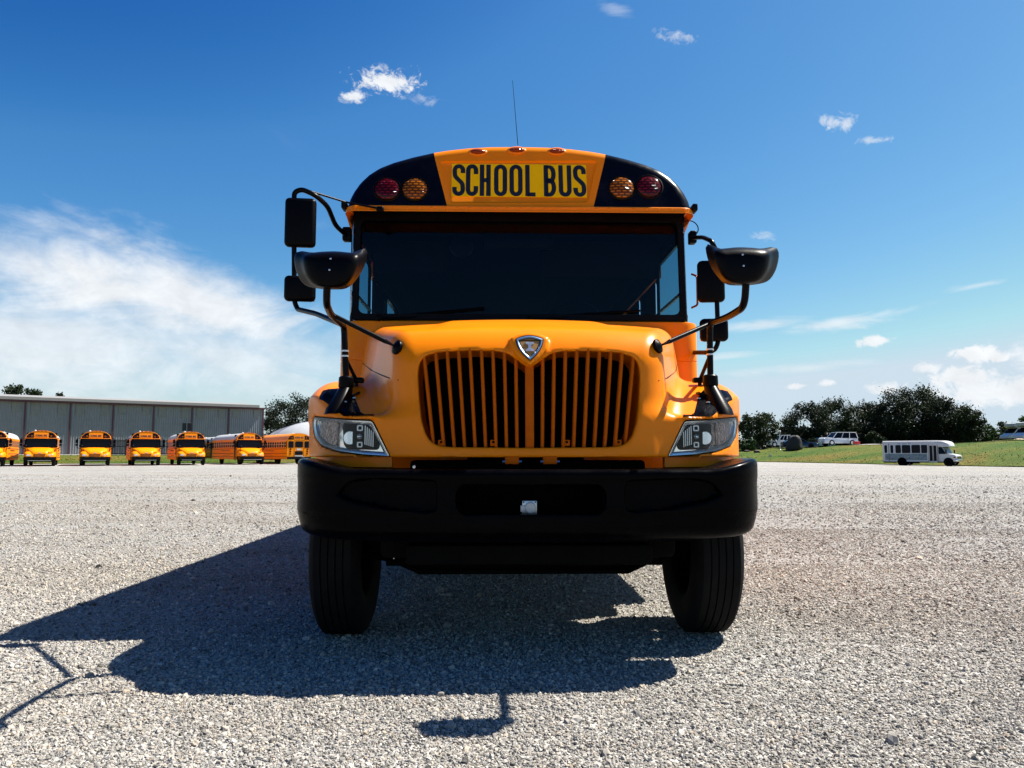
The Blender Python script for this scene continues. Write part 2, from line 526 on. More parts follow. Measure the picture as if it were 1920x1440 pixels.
def letter_paths(ch, w, t):
    l, r, c = t / 2, w - t / 2, w / 2
    rx = (r - l) / 2; ry = rx * 1.15
    b, u = t / 2 * 0.9, 1 - t / 2 * 0.9
    if ch == 'O': return [(arc(c, u - ry, rx, ry, 0, 180) + arc(c, b + ry, rx, ry, 180, 360), True)]
    if ch == 'C': return [([(r, 0.69)] + arc(c, u - ry, rx, ry, 0, 180) + arc(c, b + ry, rx, ry, 180, 360) + [(r, 0.31)], False)]
    if ch == 'U': return [([(l, 1.0)] + arc(c, b + ry, rx, ry, 180, 360) + [(r, 1.0)], False)]
    if ch == 'L': return [([(l, 0), (l, 1)], False), ([(l, b), (w * 0.94, b)], False)]
    if ch == 'H': return [([(l, 0), (l, 1)], False), ([(r, 0), (r, 1)], False), ([(l, 0.5), (r, 0.5)], False)]
    if ch == 'S':
        return [([(r, 0.72)] + arc(c, u - ry, rx, ry, 0, 180) + smooth2([(l, u - ry - 0.02), (l + 0.02, 0.62), (c, 0.5), (r - 0.02, 0.38), (r, b + ry + 0.02)]) + arc(c, b + ry, rx, ry, 360, 180) + [(l, 0.28)], False)]
    if ch == 'B':
        h = 0.25
        return [([(l, 0), (l, 1)], False),
                ([(l, u), (c, u)] + arc(c, u - h + 0.01, rx, h - 0.01 - 0.005, 90, -90) + [(l, 0.515)], False),
                ([(l, 0.515), (c, 0.515)] + arc(c, (0.515 + b) / 2, rx * 1.04, (0.515 - b) / 2, 90, -90) + [(l, b)], False)]
    if ch == 'I': return [([(c, 0), (c, 1)], False), ([(l, b), (r, b)], False), ([(l, u), (r, u)], False)]
    return []

def smooth2(pts):
    return [(p.x, p.y) for p in smooth_path([(a, b, 0) for a, b in pts], 5)]

def letter_bm(ch, w, t, fn):
    bm = BM()
    for path, closed in letter_paths(ch, w, t):
        stroke(bm, path, t, fn, closed)
    return bm

# ------------------------------------------------------------------ implicit surfaces (rounded sheet-metal bodies)
def ss(a, b, v):
    t = np.clip((v - a) / (b - a), 0, 1); return t * t * (3 - 2 * t)
def rmax(a, b, r):
    """intersection with a round edge of radius r"""
    u, v = np.maximum(a + r, 0), np.maximum(b + r, 0)
    return np.sqrt(u * u + v * v) - r + np.minimum(np.maximum(a + r, b + r), 0)
def smin(a, b, k):
    h = np.maximum(k - np.abs(a - b), 0) / k
    return np.minimum(a, b) - h * h * k * 0.25
def poly_sdf(px, pz, poly):
    d = np.full(px.shape, 1e9); s = np.ones(px.shape)
    m = len(poly)
    for i in range(m):
        ax, az = poly[i]; bx, bz = poly[i - 1]
        ex, ez = bx - ax, bz - az
        wx, wz = px - ax, pz - az
        t = np.clip((wx * ex + wz * ez) / (ex * ex + ez * ez + 1e-12), 0, 1)
        d = np.minimum(d, (wx - ex * t) ** 2 + (wz - ez * t) ** 2)
        c1, c2, c3 = pz >= az, pz < bz, ex * wz > ez * wx
        s = np.where((c1 & c2 & c3) | (~c1 & ~c2 & ~c3), -s, s)
    return s * np.sqrt(d)
def surface(f, lo, hi, h, newton=4):
    """quad mesh of f = 0 (surface nets, then pulled onto the surface)"""
    ax = [np.arange(lo[i], hi[i] + h, h) for i in range(3)]
    F = f(ax[0][:, None, None], ax[1][None, :, None], ax[2][None, None, :])
    F = np.broadcast_to(F, (len(ax[0]), len(ax[1]), len(ax[2]))).copy()
    I = F < 0
    nx, ny, nz = F.shape
    cnt = np.zeros((nx - 1, ny - 1, nz - 1), int)
    corners = [(a, b, c) for a in (0, 1) for b in (0, 1) for c in (0, 1)]
    for a, b, c in corners: cnt += I[a:nx - 1 + a, b:ny - 1 + b, c:nz - 1 + c]
    ci = np.argwhere((cnt > 0) & (cnt < 8))
    idx = -np.ones(cnt.shape, int); idx[tuple(ci.T)] = np.arange(len(ci))
    acc = np.zeros((len(ci), 3)); num = np.zeros(len(ci))
    for a in corners:
        for d in range(3):
            if a[d]: continue
            b = list(a); b[d] = 1
            pa, pb = ci + np.array(a), ci + np.array(b)
            fa, fb = F[tuple(pa.T)], F[tuple(pb.T)]
            m = (fa < 0) != (fb < 0)
            t = np.where(m, fa / np.where(m, fa - fb, 1), 0)
            q = pa + (pb - pa) * t[:, None]
            acc += q * m[:, None]; num += m
    P = acc / num[:, None] * h + np.array(lo)
    faces = []
    for d in range(3):
        o1, o2 = [(1, 2), (2, 0), (0, 1)][d]
        s0 = [slice(None)] * 3; s1 = [slice(None)] * 3
        s0[d] = slice(0, F.shape[d] - 1); s1[d] = slice(1, F.shape[d])
        e = np.argwhere(I[tuple(s0)] != I[tuple(s1)])
        e = e[(e[:, o1] > 0) & (e[:, o2] > 0) & (e[:, o1] < F.shape[o1] - 1) & (e[:, o2] < F.shape[o2] - 1)]
        u = np.zeros(3, int); u[o1] = 1
        v = np.zeros(3, int); v[o2] = 1
        q = np.stack([idx[tuple((e - u - v).T)], idx[tuple((e - v).T)], idx[tuple(e.T)], idx[tuple((e - u).T)]], 1)
        ins = I[tuple(e.T)]
        q = np.where(ins[:, None], q, q[:, ::-1])
        faces.append(q)
    faces = np.concatenate(faces)
    def grad(P, e=0.0015):
        g = np.zeros_like(P)
        for d in range(3):
            o = np.zeros(3); o[d] = e
            A, B = P + o, P - o
            g[:, d] = (f(A[:, 0], A[:, 1], A[:, 2]) - f(B[:, 0], B[:, 1], B[:, 2])) / (2 * e)
        return g
    for _ in range(newton):
        g = grad(P); v = f(P[:, 0], P[:, 1], P[:, 2])
        st = (v / (np.sum(g * g, 1) + 1e-6))[:, None] * g
        ln = np.linalg.norm(st, axis=1, keepdims=True)
        st *= np.minimum(1, 0.4 * h / (ln + 1e-9))
        P = P - st
    return P, faces
# ================================================================== GROUND
_B = [-1.6, -0.7, 0.0, 0.32, 0.53, 0.67, 1.6]
_A = [0.05, 0.05, 0.10, 0.13, -0.09, -0.16, -0.16]
def gz(x, y):
    """height of the gravel lot"""
    b = x / max(y, 20.0)
    s = min(max((y - 45) / 35.0, 0), 1); s = s * s * (3 - 2 * s)
    return float(np.interp(b, _B, _A)) * s
def edge_y(b):
    """where the gravel ends, for a bearing b = x / y"""
    return float(np.interp(b, [-1.6, -0.67, -0.3, 0.0, 0.32, 0.53, 0.67, 1.2, 1.6], [78, 80, 86, 94, 95, 80.5, 71, 60, 55]))
def bank_h(b):
    return float(np.interp(b, [-0.25, -0.15, 0.2, 0.32, 0.45, 0.56, 0.66, 1.2], [0.86, 0.9, 1.4, 1.75, 2.25, 2.35, 2.62, 2.7]))
def hz(x, y):
    """height of the ground, grass bank included"""
    b = x / max(y, 20.0)
    d = y - edge_y(b)
    z = gz(x, y)
    if d > 0:
        w = 13.0 if b < 0 else 17.0
        t = min(d / w, 1)
        t = t * (1.55 - 0.55 * t)
        lump = 0.10 * math.sin(x * 0.55 + y * 0.3) * math.sin(y * 0.71 + 1.3) + 0.05 * math.sin(x * 1.7 + 0.4 * y)
        z = z * (1 - t) + bank_h(b) * min(t, 1) + lump * min(1, d / 3) * (1.0 if b > 0 else 0.3)
    return z

def gravel_mat():
    m, nt, N, Lk, p = new_mat('crushed_limestone')
    co = N.new('ShaderNodeTexCoord')
    def vor(scale, feat='F1', rnd=1.0):
        v = N.new('ShaderNodeTexVoronoi'); v.inputs['Scale'].default_value = scale; v.feature = feat
        v.inputs['Randomness'].default_value = rnd
        Lk.new(co.outputs['Object'], v.inputs['Vector']); return v
    def noise(scale, det=8, rough=0.6):
        n = N.new('ShaderNodeTexNoise'); n.inputs['Scale'].default_value = scale; n.inputs['Detail'].default_value = det
        n.inputs['Roughness'].default_value = rough
        Lk.new(co.outputs['Object'], n.inputs['Vector']); return n.outputs['Fac']
    def rng(v, a, b, c, d):
        r = N.new('ShaderNodeMapRange'); Lk.new(v, r.inputs[0])
        for i, k in enumerate((a, b, c, d)): r.inputs[i + 1].default_value = k
        return r.outputs[0]
    def mix(f, a, b, mode='MIX'):
        n = N.new('ShaderNodeMix'); n.data_type = 'RGBA'; n.blend_type = mode
        for s, v in ((0, f), (6, a), (7, b)):
            if isinstance(v, (int, float)): n.inputs[s].default_value = v
            elif isinstance(v, tuple): n.inputs[s].default_value = (*v, 1)
            else: Lk.new(v, n.inputs[s])
        return n.outputs[2]
    v1 = vor(55); v2 = vor(120); v3 = vor(16)
    sx = N.new('ShaderNodeSeparateColor'); Lk.new(v1.outputs['Color'], sx.inputs[0])
    s2 = N.new('ShaderNodeSeparateColor'); Lk.new(v2.outputs['Color'], s2.inputs[0])
    s3 = N.new('ShaderNodeSeparateColor'); Lk.new(v3.outputs['Color'], s3.inputs[0])
    patch = rng(noise(0.16, 6), 0.42, 0.62, 0, 1)
    smp = N.new('ShaderNodeMapping'); smp.inputs['Scale'].default_value = (0.22, 1.0, 1.0); Lk.new(co.outputs['Object'], smp.inputs['Vector'])
    sno = N.new('ShaderNodeTexNoise'); sno.inputs['Scale'].default_value = 0.55; sno.inputs['Detail'].default_value = 8; sno.inputs['Roughness'].default_value = 0.7
    Lk.new(smp.outputs[0], sno.inputs['Vector'])
    streak = rng(sno.outputs['Fac'], 0.4, 0.68, 0, 1)
    col = mix(patch, (0.39, 0.382, 0.366), (0.375, 0.352, 0.315))
    col = mix(streak, col, (0.30, 0.28, 0.25))
    col = mix(1.0, col, rng(sx.outputs[0], 0, 1, 0.55, 1.3), 'MULTIPLY')
    col = mix(1.0, col, rng(s2.outputs[1], 0, 1, 0.7, 1.25), 'MULTIPLY')
    col = mix(1.0, col, rng(s3.outputs[2], 0, 1, 0.86, 1.14), 'MULTIPLY')
    Lk.new(col, p.inputs['Base Color'])
    p.inputs['Roughness'].default_value = 0.92
    p.inputs['Specular IOR Level'].default_value = 0.25
    h1 = rng(v1.outputs['Distance'], 0, 0.6, 1, 0); h2 = rng(v2.outputs['Distance'], 0, 0.6, 0.45, 0); h3 = rng(v3.outputs['Distance'], 0, 0.6, 0.7, 0)
    ad = N.new('ShaderNodeMath'); Lk.new(h1, ad.inputs[0]); Lk.new(h2, ad.inputs[1])
    a2 = N.new('ShaderNodeMath'); Lk.new(ad.outputs[0], a2.inputs[0]); Lk.new(h3, a2.inputs[1])
    bp = N.new('ShaderNodeBump'); bp.inputs['Strength'].default_value = 1.0; bp.inputs['Distance'].default_value = 0.02
    Lk.new(a2.outputs[0], bp.inputs['Height']); Lk.new(bp.outputs[0], p.inputs['Normal'])
    return m
M['gravel'] = gravel_mat()

def stone_mat():
    m, nt, N, Lk, p = new_mat('limestone_chip')
    oi = N.new('ShaderNodeObjectInfo')
    cr = N.new('ShaderNodeValToRGB')
    els = cr.color_ramp.elements
    els[0].position = 0.0; els[0].color = (0.09, 0.086, 0.08, 1)
    els[1].position = 1.0; els[1].color = (0.56, 0.54, 0.50, 1)
    for ps, c in ((0.16, (0.22, 0.212, 0.198)), (0.5, (0.325, 0.312, 0.29)), (0.78, (0.41, 0.396, 0.37)), (0.9, (0.36, 0.305, 0.24))):
        e = els.new(ps); e.color = (*c, 1)
    Lk.new(oi.outputs['Random'], cr.inputs[0])
    ge = N.new('ShaderNodeNewGeometry')
    pn = N.new('ShaderNodeTexNoise'); pn.inputs['Scale'].default_value = 0.16; pn.inputs['Detail'].default_value = 6; pn.inputs['Roughness'].default_value = 0.6
    Lk.new(ge.outputs['Position'], pn.inputs['Vector'])
    pr = N.new('ShaderNodeMapRange'); pr.inputs[1].default_value = 0.42; pr.inputs[2].default_value = 0.62; Lk.new(pn.outputs['Fac'], pr.inputs[0])
    p2 = N.new('ShaderNodeTexNoise'); p2.inputs['Scale'].default_value = 0.55; p2.inputs['Detail'].default_value = 8; p2.inputs['Roughness'].default_value = 0.7
    smp = N.new('ShaderNodeMapping'); smp.inputs['Scale'].default_value = (0.22, 1.0, 1.0); Lk.new(ge.outputs['Position'], smp.inputs['Vector']); Lk.new(smp.outputs[0], p2.inputs['Vector'])
    q2 = N.new('ShaderNodeMapRange'); q2.inputs[1].default_value = 0.4; q2.inputs[2].default_value = 0.68; Lk.new(p2.outputs['Fac'], q2.inputs[0])
    t1 = N.new('ShaderNodeMix'); t1.data_type = 'RGBA'; t1.inputs[6].default_value = (1.0, 0.99, 0.98, 1); t1.inputs[7].default_value = (1.0, 0.955, 0.885, 1); Lk.new(pr.outputs[0], t1.inputs[0])
    t2 = N.new('ShaderNodeMix'); t2.data_type = 'RGBA'; t2.inputs[7].default_value = (0.82, 0.78, 0.725, 1); Lk.new(q2.outputs[0], t2.inputs[0]); Lk.new(t1.outputs[2], t2.inputs[6])
    tm = N.new('ShaderNodeMix'); tm.data_type = 'RGBA'; tm.blend_type = 'MULTIPLY'; tm.inputs[0].default_value = 1
    Lk.new(cr.outputs[0], tm.inputs[6]); Lk.new(t2.outputs[2], tm.inputs[7])
    nz = N.new('ShaderNodeTexNoise'); nz.inputs['Scale'].default_value = 3.0; nz.inputs['Detail'].default_value = 4
    co = N.new('ShaderNodeTexCoord'); Lk.new(co.outputs['Object'], nz.inputs['Vector'])
    r = N.new('ShaderNodeMapRange'); r.inputs[3].default_value = 0.75; r.inputs[4].default_value = 1.25; Lk.new(nz.outputs['Fac'], r.inputs[0])
    mu = N.new('ShaderNodeMix'); mu.data_type = 'RGBA'; mu.blend_type = 'MULTIPLY'; mu.inputs[0].default_value = 1
    Lk.new(tm.outputs[2], mu.inputs[6]); Lk.new(r.outputs[0], mu.inputs[7]); Lk.new(mu.outputs[2], p.inputs['Base Color'])
    p.inputs['Roughness'].default_value = 0.9
    p.inputs['Specular IOR Level'].default_value = 0.25
    return m
M['stone'] = stone_mat()

def nonuni(lo, hi, fine, step, coarse):
    out = [lo]
    while out[-1] < hi:
        x = out[-1]
        out.append(x + (step if -fine <= x <= fine else max(step, min(coarse, abs(x) * 0.25))))
    return out
gx = nonuni(-1600, 1600, 90, 3.0, 400); gy = nonuni(-300, 2600, 130, 3.0, 500)
V = [(x, y, gz(x, y)) for y in gy for x in gx]
nx_ = len(gx)
Fc = [(j * nx_ + i, j * nx_ + i + 1, (j + 1) * nx_ + i + 1, (j + 1) * nx_ + i) for j in range(len(gy) - 1) for i in range(nx_ - 1)]
structure(obj_np('gravel_lot', V, Fc, M['gravel']))

# loose crushed stone in front of and around the bus
def stones_field():
    rs = np.random.RandomState(3)
    P, S = [], []
    bands = [(2.2, 3.6, 11000, 0.0066), (3.6, 5.2, 7600, 0.0072), (5.2, 7.5, 4100, 0.0084), (7.5, 11, 1500, 0.0098), (11, 17, 420, 0.0125), (17, 26, 90, 0.015), (26, 40, 20, 0.018)]
    for y0, y1, dn, sc in bands:
        w = 0.74
        A = w * (y1 ** 2 - y0 ** 2)
        n = int(A * dn)
        y = np.sqrt(rs.uniform(y0 ** 2, y1 ** 2, n)); x = rs.uniform(-w, w, n) * y
        s = sc * np.exp(rs.normal(0, 0.36, n)) * 0.78
        # patchy cover: wheel tracks packed finer
        keep = rs.uniform(0, 1, n) < 0.72 + 0.28 * np.sin(x * 1.3 + 0.7 * np.sin(y * 0.9)) * np.sin(y * 1.1 + 0.5)
        big = rs.uniform(0, 1, n) < 0.004
        s = np.where(big, s * 2.0, s)
        P.append(np.stack([x, y, s * rs.uniform(-0.1, 0.3, n)], 1)[keep]); S.append(s[keep])
    P = np.concatenate(P); S = np.concatenate(S)
    me = bpy.data.meshes.new('loose_stones')
    me.vertices.add(len(P)); me.vertices.foreach_set('co', P.astype('f').ravel())
    at_ = me.attributes.new('size', 'FLOAT', 'POINT'); at_.data.foreach_set('value', S.astype('f'))
    o = link(bpy.data.objects.new('loose_stones', me))
    ng = bpy.data.node_groups.new('scatter_stones', 'GeometryNodeTree')
    ng.interface.new_socket('Geometry', in_out='INPUT', socket_type='NodeSocketGeometry')
    ng.interface.new_socket('Geometry', in_out='OUTPUT', socket_type='NodeSocketGeometry')
    n = ng.nodes; l = ng.links
    gi = n.new('NodeGroupInput'); go = n.new('NodeGroupOutput')
    jn = n.new('GeometryNodeJoinGeometry')
    for k in range(5):
        ico = n.new('GeometryNodeMeshIcoSphere'); ico.inputs['Radius'].default_value = 1; ico.inputs['Subdivisions'].default_value = 2
        sp = n.new('GeometryNodeSetPosition')
        nz = n.new('ShaderNodeTexNoise'); nz.noise_dimensions = '4D'; nz.inputs['W'].default_value = k * 7.3; nz.inputs['Scale'].default_value = 0.9
        nz.inputs['Detail'].default_value = 1
        sb = n.new('ShaderNodeVectorMath'); sb.operation = 'SUBTRACT'; sb.inputs[1].default_value = (0.5, 0.5, 0.5)
        ml = n.new('ShaderNodeVectorMath'); ml.operation = 'SCALE'; ml.inputs['Scale'].default_value = 1.9
        l.new(nz.outputs['Color'], sb.inputs[0]); l.new(sb.outputs[0], ml.inputs[0])
        l.new(ico.outputs['Mesh'], sp.inputs['Geometry']); l.new(ml.outputs[0], sp.inputs['Offset'])
        tf = n.new('GeometryNodeTransform'); tf.inputs['Scale'].default_value = (1.0, 0.55 + 0.1 * k, 0.5 + 0.07 * k)
        l.new(sp.outputs[0], tf.inputs['Geometry'])
        sh = n.new('GeometryNodeSetShadeSmooth'); sh.inputs['Shade Smooth'].default_value = False
        l.new(tf.outputs[0], sh.inputs['Geometry'])
        sm = n.new('GeometryNodeSetMaterial'); sm.inputs['Material'].default_value = M['stone']
        l.new(sh.outputs[0], sm.inputs['Geometry'])
        gt = n.new('GeometryNodeGeometryToInstance'); l.new(sm.outputs[0], gt.inputs[0]); l.new(gt.outputs[0], jn.inputs[0])
    ip = n.new('GeometryNodeInstanceOnPoints')
    ip.inputs['Pick Instance'].default_value = True
    ri = n.new('FunctionNodeRandomValue'); ri.data_type = 'INT'; ri.inputs[4].default_value = 0; ri.inputs[5].default_value = 4
    rr = n.new('FunctionNodeRandomValue'); rr.data_type = 'FLOAT_VECTOR'
    rr.inputs[0].default_value = (-0.8, -0.8, 0); rr.inputs[1].default_value = (0.8, 0.8, 6.28)
    na = n.new('GeometryNodeInputNamedAttribute'); na.data_type = 'FLOAT'; na.inputs[0].default_value = 'size'
    l.new(gi.outputs[0], ip.inputs['Points']); l.new(jn.outputs[0], ip.inputs['Instance'])
    l.new(ri.outputs[2], ip.inputs['Instance Index']); l.new(rr.outputs[0], ip.inputs['Rotation']); l.new(na.outputs[0], ip.inputs['Scale'])
    l.new(ip.outputs[0], go.inputs[0])
    md = o.modifiers.new('scatter', 'NODES'); md.node_group = ng
    return o
stuff(stones_field())

# grass bank round the far side of the lot
def grass_mat():
    m, nt, N, Lk, p = new_mat('mown_grass')
    co = N.new('ShaderNodeTexCoord')
    mp = N.new('ShaderNodeMapping'); mp.inputs['Scale'].default_value = (0.35, 1.0, 1.0); Lk.new(co.outputs['Object'], mp.inputs['Vector'])
    def noise(scale, det=8, rough=0.65):
        n = N.new('ShaderNodeTexNoise'); n.inputs['Scale'].default_value = scale; n.inputs['Detail'].default_value = det
        n.inputs['Roughness'].default_value = rough; Lk.new(mp.outputs[0], n.inputs['Vector']); return n.outputs['Fac']
    cr = N.new('ShaderNodeValToRGB'); e = cr.color_ramp.elements
    e[0].position = 0.34; e[0].color = (0.034, 0.078, 0.006, 1); e[1].position = 0.68; e[1].color = (0.135, 0.098, 0.018, 1)
    k = e.new(0.5); k.color = (0.070, 0.092, 0.009, 1)
    Lk.new(noise(0.22, 6, 0.6), cr.inputs[0])
    r = N.new('ShaderNodeMapRange'); r.inputs[1].default_value = 0.3; r.inputs[2].default_value = 0.7; r.inputs[3].default_value = 0.4; r.inputs[4].default_value = 1.5
    Lk.new(noise(5.0, 8, 0.75), r.inputs[0])
    mu = N.new('ShaderNodeMix'); mu.data_type = 'RGBA'; mu.blend_type = 'MULTIPLY'; mu.inputs[0].default_value = 1
    Lk.new(cr.outputs[0], mu.inputs[6]); Lk.new(r.outputs[0], mu.inputs[7]); Lk.new(mu.outputs[2], p.inputs['Base Color'])
    p.inputs['Roughness'].default_value = 0.9; p.inputs['Specular IOR Level'].default_value = 0.15
    bp = N.new('ShaderNodeBump'); bp.inputs['Strength'].default_value = 0.9; bp.inputs['Distance'].default_value = 0.12
    Lk.new(noise(7.0, 8, 0.75), bp.inputs['Height']); Lk.new(bp.outputs[0], p.inputs['Normal'])
    return m
M['grass'] = grass_mat()
bs = [-1.6 + 0.02 * i for i in range(161)]
dsl = [0, 0.03, 0.5, 1, 1.5, 2, 2.5, 3, 3.5, 4, 5, 6, 7, 8, 9, 10, 11, 12, 13, 14, 15, 16, 17, 18, 20, 22, 25, 30, 40, 60, 100, 180, 350, 700, 1500, 2400]
V = []
for d in dsl:
    for b in bs:
        y = edge_y(b) + d + (0.25 * math.sin(b * 90) + 0.15 * math.sin(b * 223) if d < 3 else 0)
        x = b * y
        V.append((x, y, max(hz(x, edge_y(b) + d), gz(x, y)) + (0.004 if d == 0 else 0.07)))
nb = len(bs)
Fc = [(j * nb + i, j * nb + i + 1, (j + 1) * nb + i + 1, (j + 1) * nb + i) for j in range(len(dsl) - 1) for i in range(nb - 1)]
structure(obj_np('grass_bank', V, Fc, M['grass']))
# coarse tufts along the lip of the bank
def tufts():
    rs = random.Random(11)
    vs, fs = [], []
    for _ in range(9000):
        b = rs.uniform(-0.75, 0.8); d = abs(rs.gauss(0, 1)) * 4 if rs.random() < 0.6 else rs.uniform(0, 18)
        y = edge_y(b) + d; x = b * y; z = hz(x, y) + 0.03
        h = rs.uniform(0.05, 0.16); w = rs.uniform(0.03, 0.09); a = rs.uniform(0, 3.14)
        dx, dy = math.cos(a) * w, math.sin(a) * w
        i = len(vs)
        vs += [(x - dx, y - dy, z), (x + dx, y + dy, z), (x + rs.uniform(-.05, .05), y + rs.uniform(-.05, .05), z + h)]
        fs.append((i, i + 1, i + 2))
    return vs, fs
v_, f_ = tufts()
stuff(obj_np('grass_tufts', v_, f_, M['grass'], smooth=False))
# ================================================================== THE SCHOOL BUS IN FRONT
BUS_O = Vector((0.093, 3.70, 0.0)); BUS_R = R(1.3)
bus = thing('school_bus', 'big yellow school bus facing head-on in the foreground with black mirrors', 'school bus', BUS_O, BUS_R)
BC, BSN = math.cos(BUS_R), math.sin(BUS_R)

def loc(px, py, yl):
    """bus coordinates of a photo position, yl metres behind the bumper's face"""
    d = ray(px, py)
    t = (yl - BUS_O.x * BSN + BUS_O.y * BC) / (-d[0] * BSN + d[1] * BC)
    X, Y, Z = d[0] * t - BUS_O.x, d[1] * t - BUS_O.y, CAMH + d[2] * t
    return Vector((X * BC + Y * BSN, yl, Z))

# ---- hood and fenders: one tilting shell
GRILLE = [(0, 1.486), (0.07, 1.535), (0.105, 1.562), (0.16, 1.577), (0.30, 1.580), (0.46, 1.574), (0.535, 1.552), (0.562, 1.515), (0.568, 1.45), (0.560, 1.33),
          (0.545, 1.22), (0.52, 1.145), (0.49, 1.107), (0.45, 1.091), (0.38, 1.086), (0, 1.082)]
GR = round_poly(GRILLE + [(-a, b) for a, b in GRILLE[-2:0:-1]], 0.02, 3)
HEAD = round_poly([(0.695, 1.034), (0.797, 1.226), (0.93, 1.234), (1.06, 1.247), (1.178, 1.262), (1.186, 1.21), (1.166, 1.145), (1.11, 1.092), (1.0, 1.062), (0.85, 1.044)], 0.02, 3)
BOSS = round_poly([(0, 1.672), (0.055, 1.663), (0.100, 1.640), (0.090, 1.585), (0.055, 1.535), (0, 1.488), (-0.055, 1.535), (-0.090, 1.585), (-0.100, 1.640), (-0.055, 1.663)], 0.012, 2)
def y_fender(x):
    return 0.205 + 0.42 * np.clip((x - 0.66) / 0.56, 0, 2) ** 2.0
def z_fender(x, y):
    t = np.clip((y - 0.3) / 0.62, 0, 1)
    return 1.25 + 0.235 * (1 - (1 - t) ** 2) - 0.10 * np.maximum(y - 0.95, 0) ** 1.6 - 0.35 * (x - 1.0) ** 2 * ss(0.3, 0.7, y)
def hood_shell(X, Y, Z):
    x, y, z = np.abs(X), Y, Z
    u = y - 0.4
    zt = 1.737 + 0.255 * u - 0.042 * u * u - (0.017 * ss(0.44, 0.56, x)) * ss(0.25, 0.8, y) - 0.045 * x * x
    top = (z - zt) * 0.97
    g = np.clip((y - 0.18) / 1.32, 0, 1.2)
    w = 0.655 + 0.415 * g ** 0.85 + 0.16 * (1.66 - z) * np.minimum(g, 1) + 0.02 * ss(1.2, 1.0, z)
    side = (x - w) * 0.94
    yf = 0.165 + 0.03 * (x / 0.66) ** 2 + 0.06 * (z - 1.3)
    front = yf - y
    body = rmax(rmax(top, front, 0.17), side, 0.085)
    # raised seat of the badge
    bs = poly_sdf(X + 0 * z, Z + 0 * x, BOSS) if X.ndim == 1 else poly_sdf(np.broadcast_to(X, (X.shape[0], 1, Z.shape[2])), np.broadcast_to(Z, (X.shape[0], 1, Z.shape[2])), BOSS)
    boss = rmax(rmax(bs, 0.118 + (z - 1.5) * 0.42 - y, 0.012), y - 0.45, 0.01)
    body = smin(body, boss, 0.015)
    wf = 1.225 + 0.035 * ss(0.35, 0.8, y)
    yf2 = y_fender(x) - 0.035 * ss(1.222, 1.236, z) * ss(0.74, 0.82, x)
    fen = rmax(rmax((z - z_fender(x, y)) * 0.93, (yf2 - y) * 0.8, 0.03), x - wf, 0.15)
    f = smin(body, fen, 0.10)
    f = rmax(f, 1.036 - z + 0.3 * ss(1.45, 1.5, y), 0.008)
    f = rmax(f, y - 1.60, 0.03)
    arch = np.sqrt((y - 1.0) ** 2 + (z - 0.5) ** 2) - 0.60
    f = rmax(f, -np.maximum(arch, 0.62 - x), 0.015)
    if X.ndim == 1:
        gs, hsd = poly_sdf(X, Z, GR), poly_sdf(x, Z, HEAD)
    else:
        X2, Z2 = np.broadcast_to(X, (X.shape[0], 1, Z.shape[2])), np.broadcast_to(Z, (X.shape[0], 1, Z.shape[2]))
        gs, hsd = poly_sdf(X2, Z2, GR), poly_sdf(np.abs(X2), Z2, HEAD)
    f = rmax(f, -np.maximum(gs, y - 0.55), 0.012)
    f = rmax(f, -np.maximum(hsd, y - (y_fender(x) + 0.11)), 0.004)
    return f
hp, hf = surface(hood_shell, (-1.30, 0.08, 0.98), (1.30, 1.66, 2.06), 0.0115)
hood = obj_np('hood', hp, hf, M['yellow'], bus, angle=50)

def shell_x(y, z, sgn):
    """outer surface of the hood at a height, found from outside"""
    xs = np.linspace(1.4, 0.3, 400)
    v = hood_shell(xs, np.full(400, y), np.full(400, z))
    return sgn * xs[int(np.argmax(v < 0))]
def shell_z(x, y):
    zs = np.linspace(2.1, 0.9, 500)
    v = hood_shell(np.full(500, float(x)), np.full(500, float(y)), zs)
    return float(zs[int(np.argmax(v < 0))]) if (v < 0).any() else 1.238
def shell_y(x, z):
    ys = np.linspace(0.05, 1.5, 500)
    v = hood_shell(np.full(500, float(x)), ys, np.full(500, float(z)))
    return float(ys[int(np.argmax(v < 0))])

# seam along each flank, and the latch-side crease
for s in (-1, 1):
    bm = BM()
    pts = []
    for k in range(14):
        t = k / 13
        y, z = 0.24 + 1.26 * t, 1.43 + 0.235 * t
        pts.append((shell_x(y, z, s), y, z))
    tube(bm, pts, 0.0038, 6)
    obj('hood_seam', bm, M['gasket'], hood)
# two rubber hood hinges at the bottom edge of the front
for px in (960, 1031):
    bm = BM(); p = loc(px, 866, 0.16)
    box(bm, p.x - 0.035, p.x + 0.035, 0.14, 0.22, p.z - 0.012, p.z + 0.03, 0.006)
    h = obj('hood_hinge', bm, M['hoodliner'], hood)
    bm = BM()
    tube(bm, [(p.x - 0.048, 0.15, p.z), (p.x + 0.048, 0.15, p.z)], 0.008, 8)
    obj('hinge_pin', bm, M['steel'], bus)

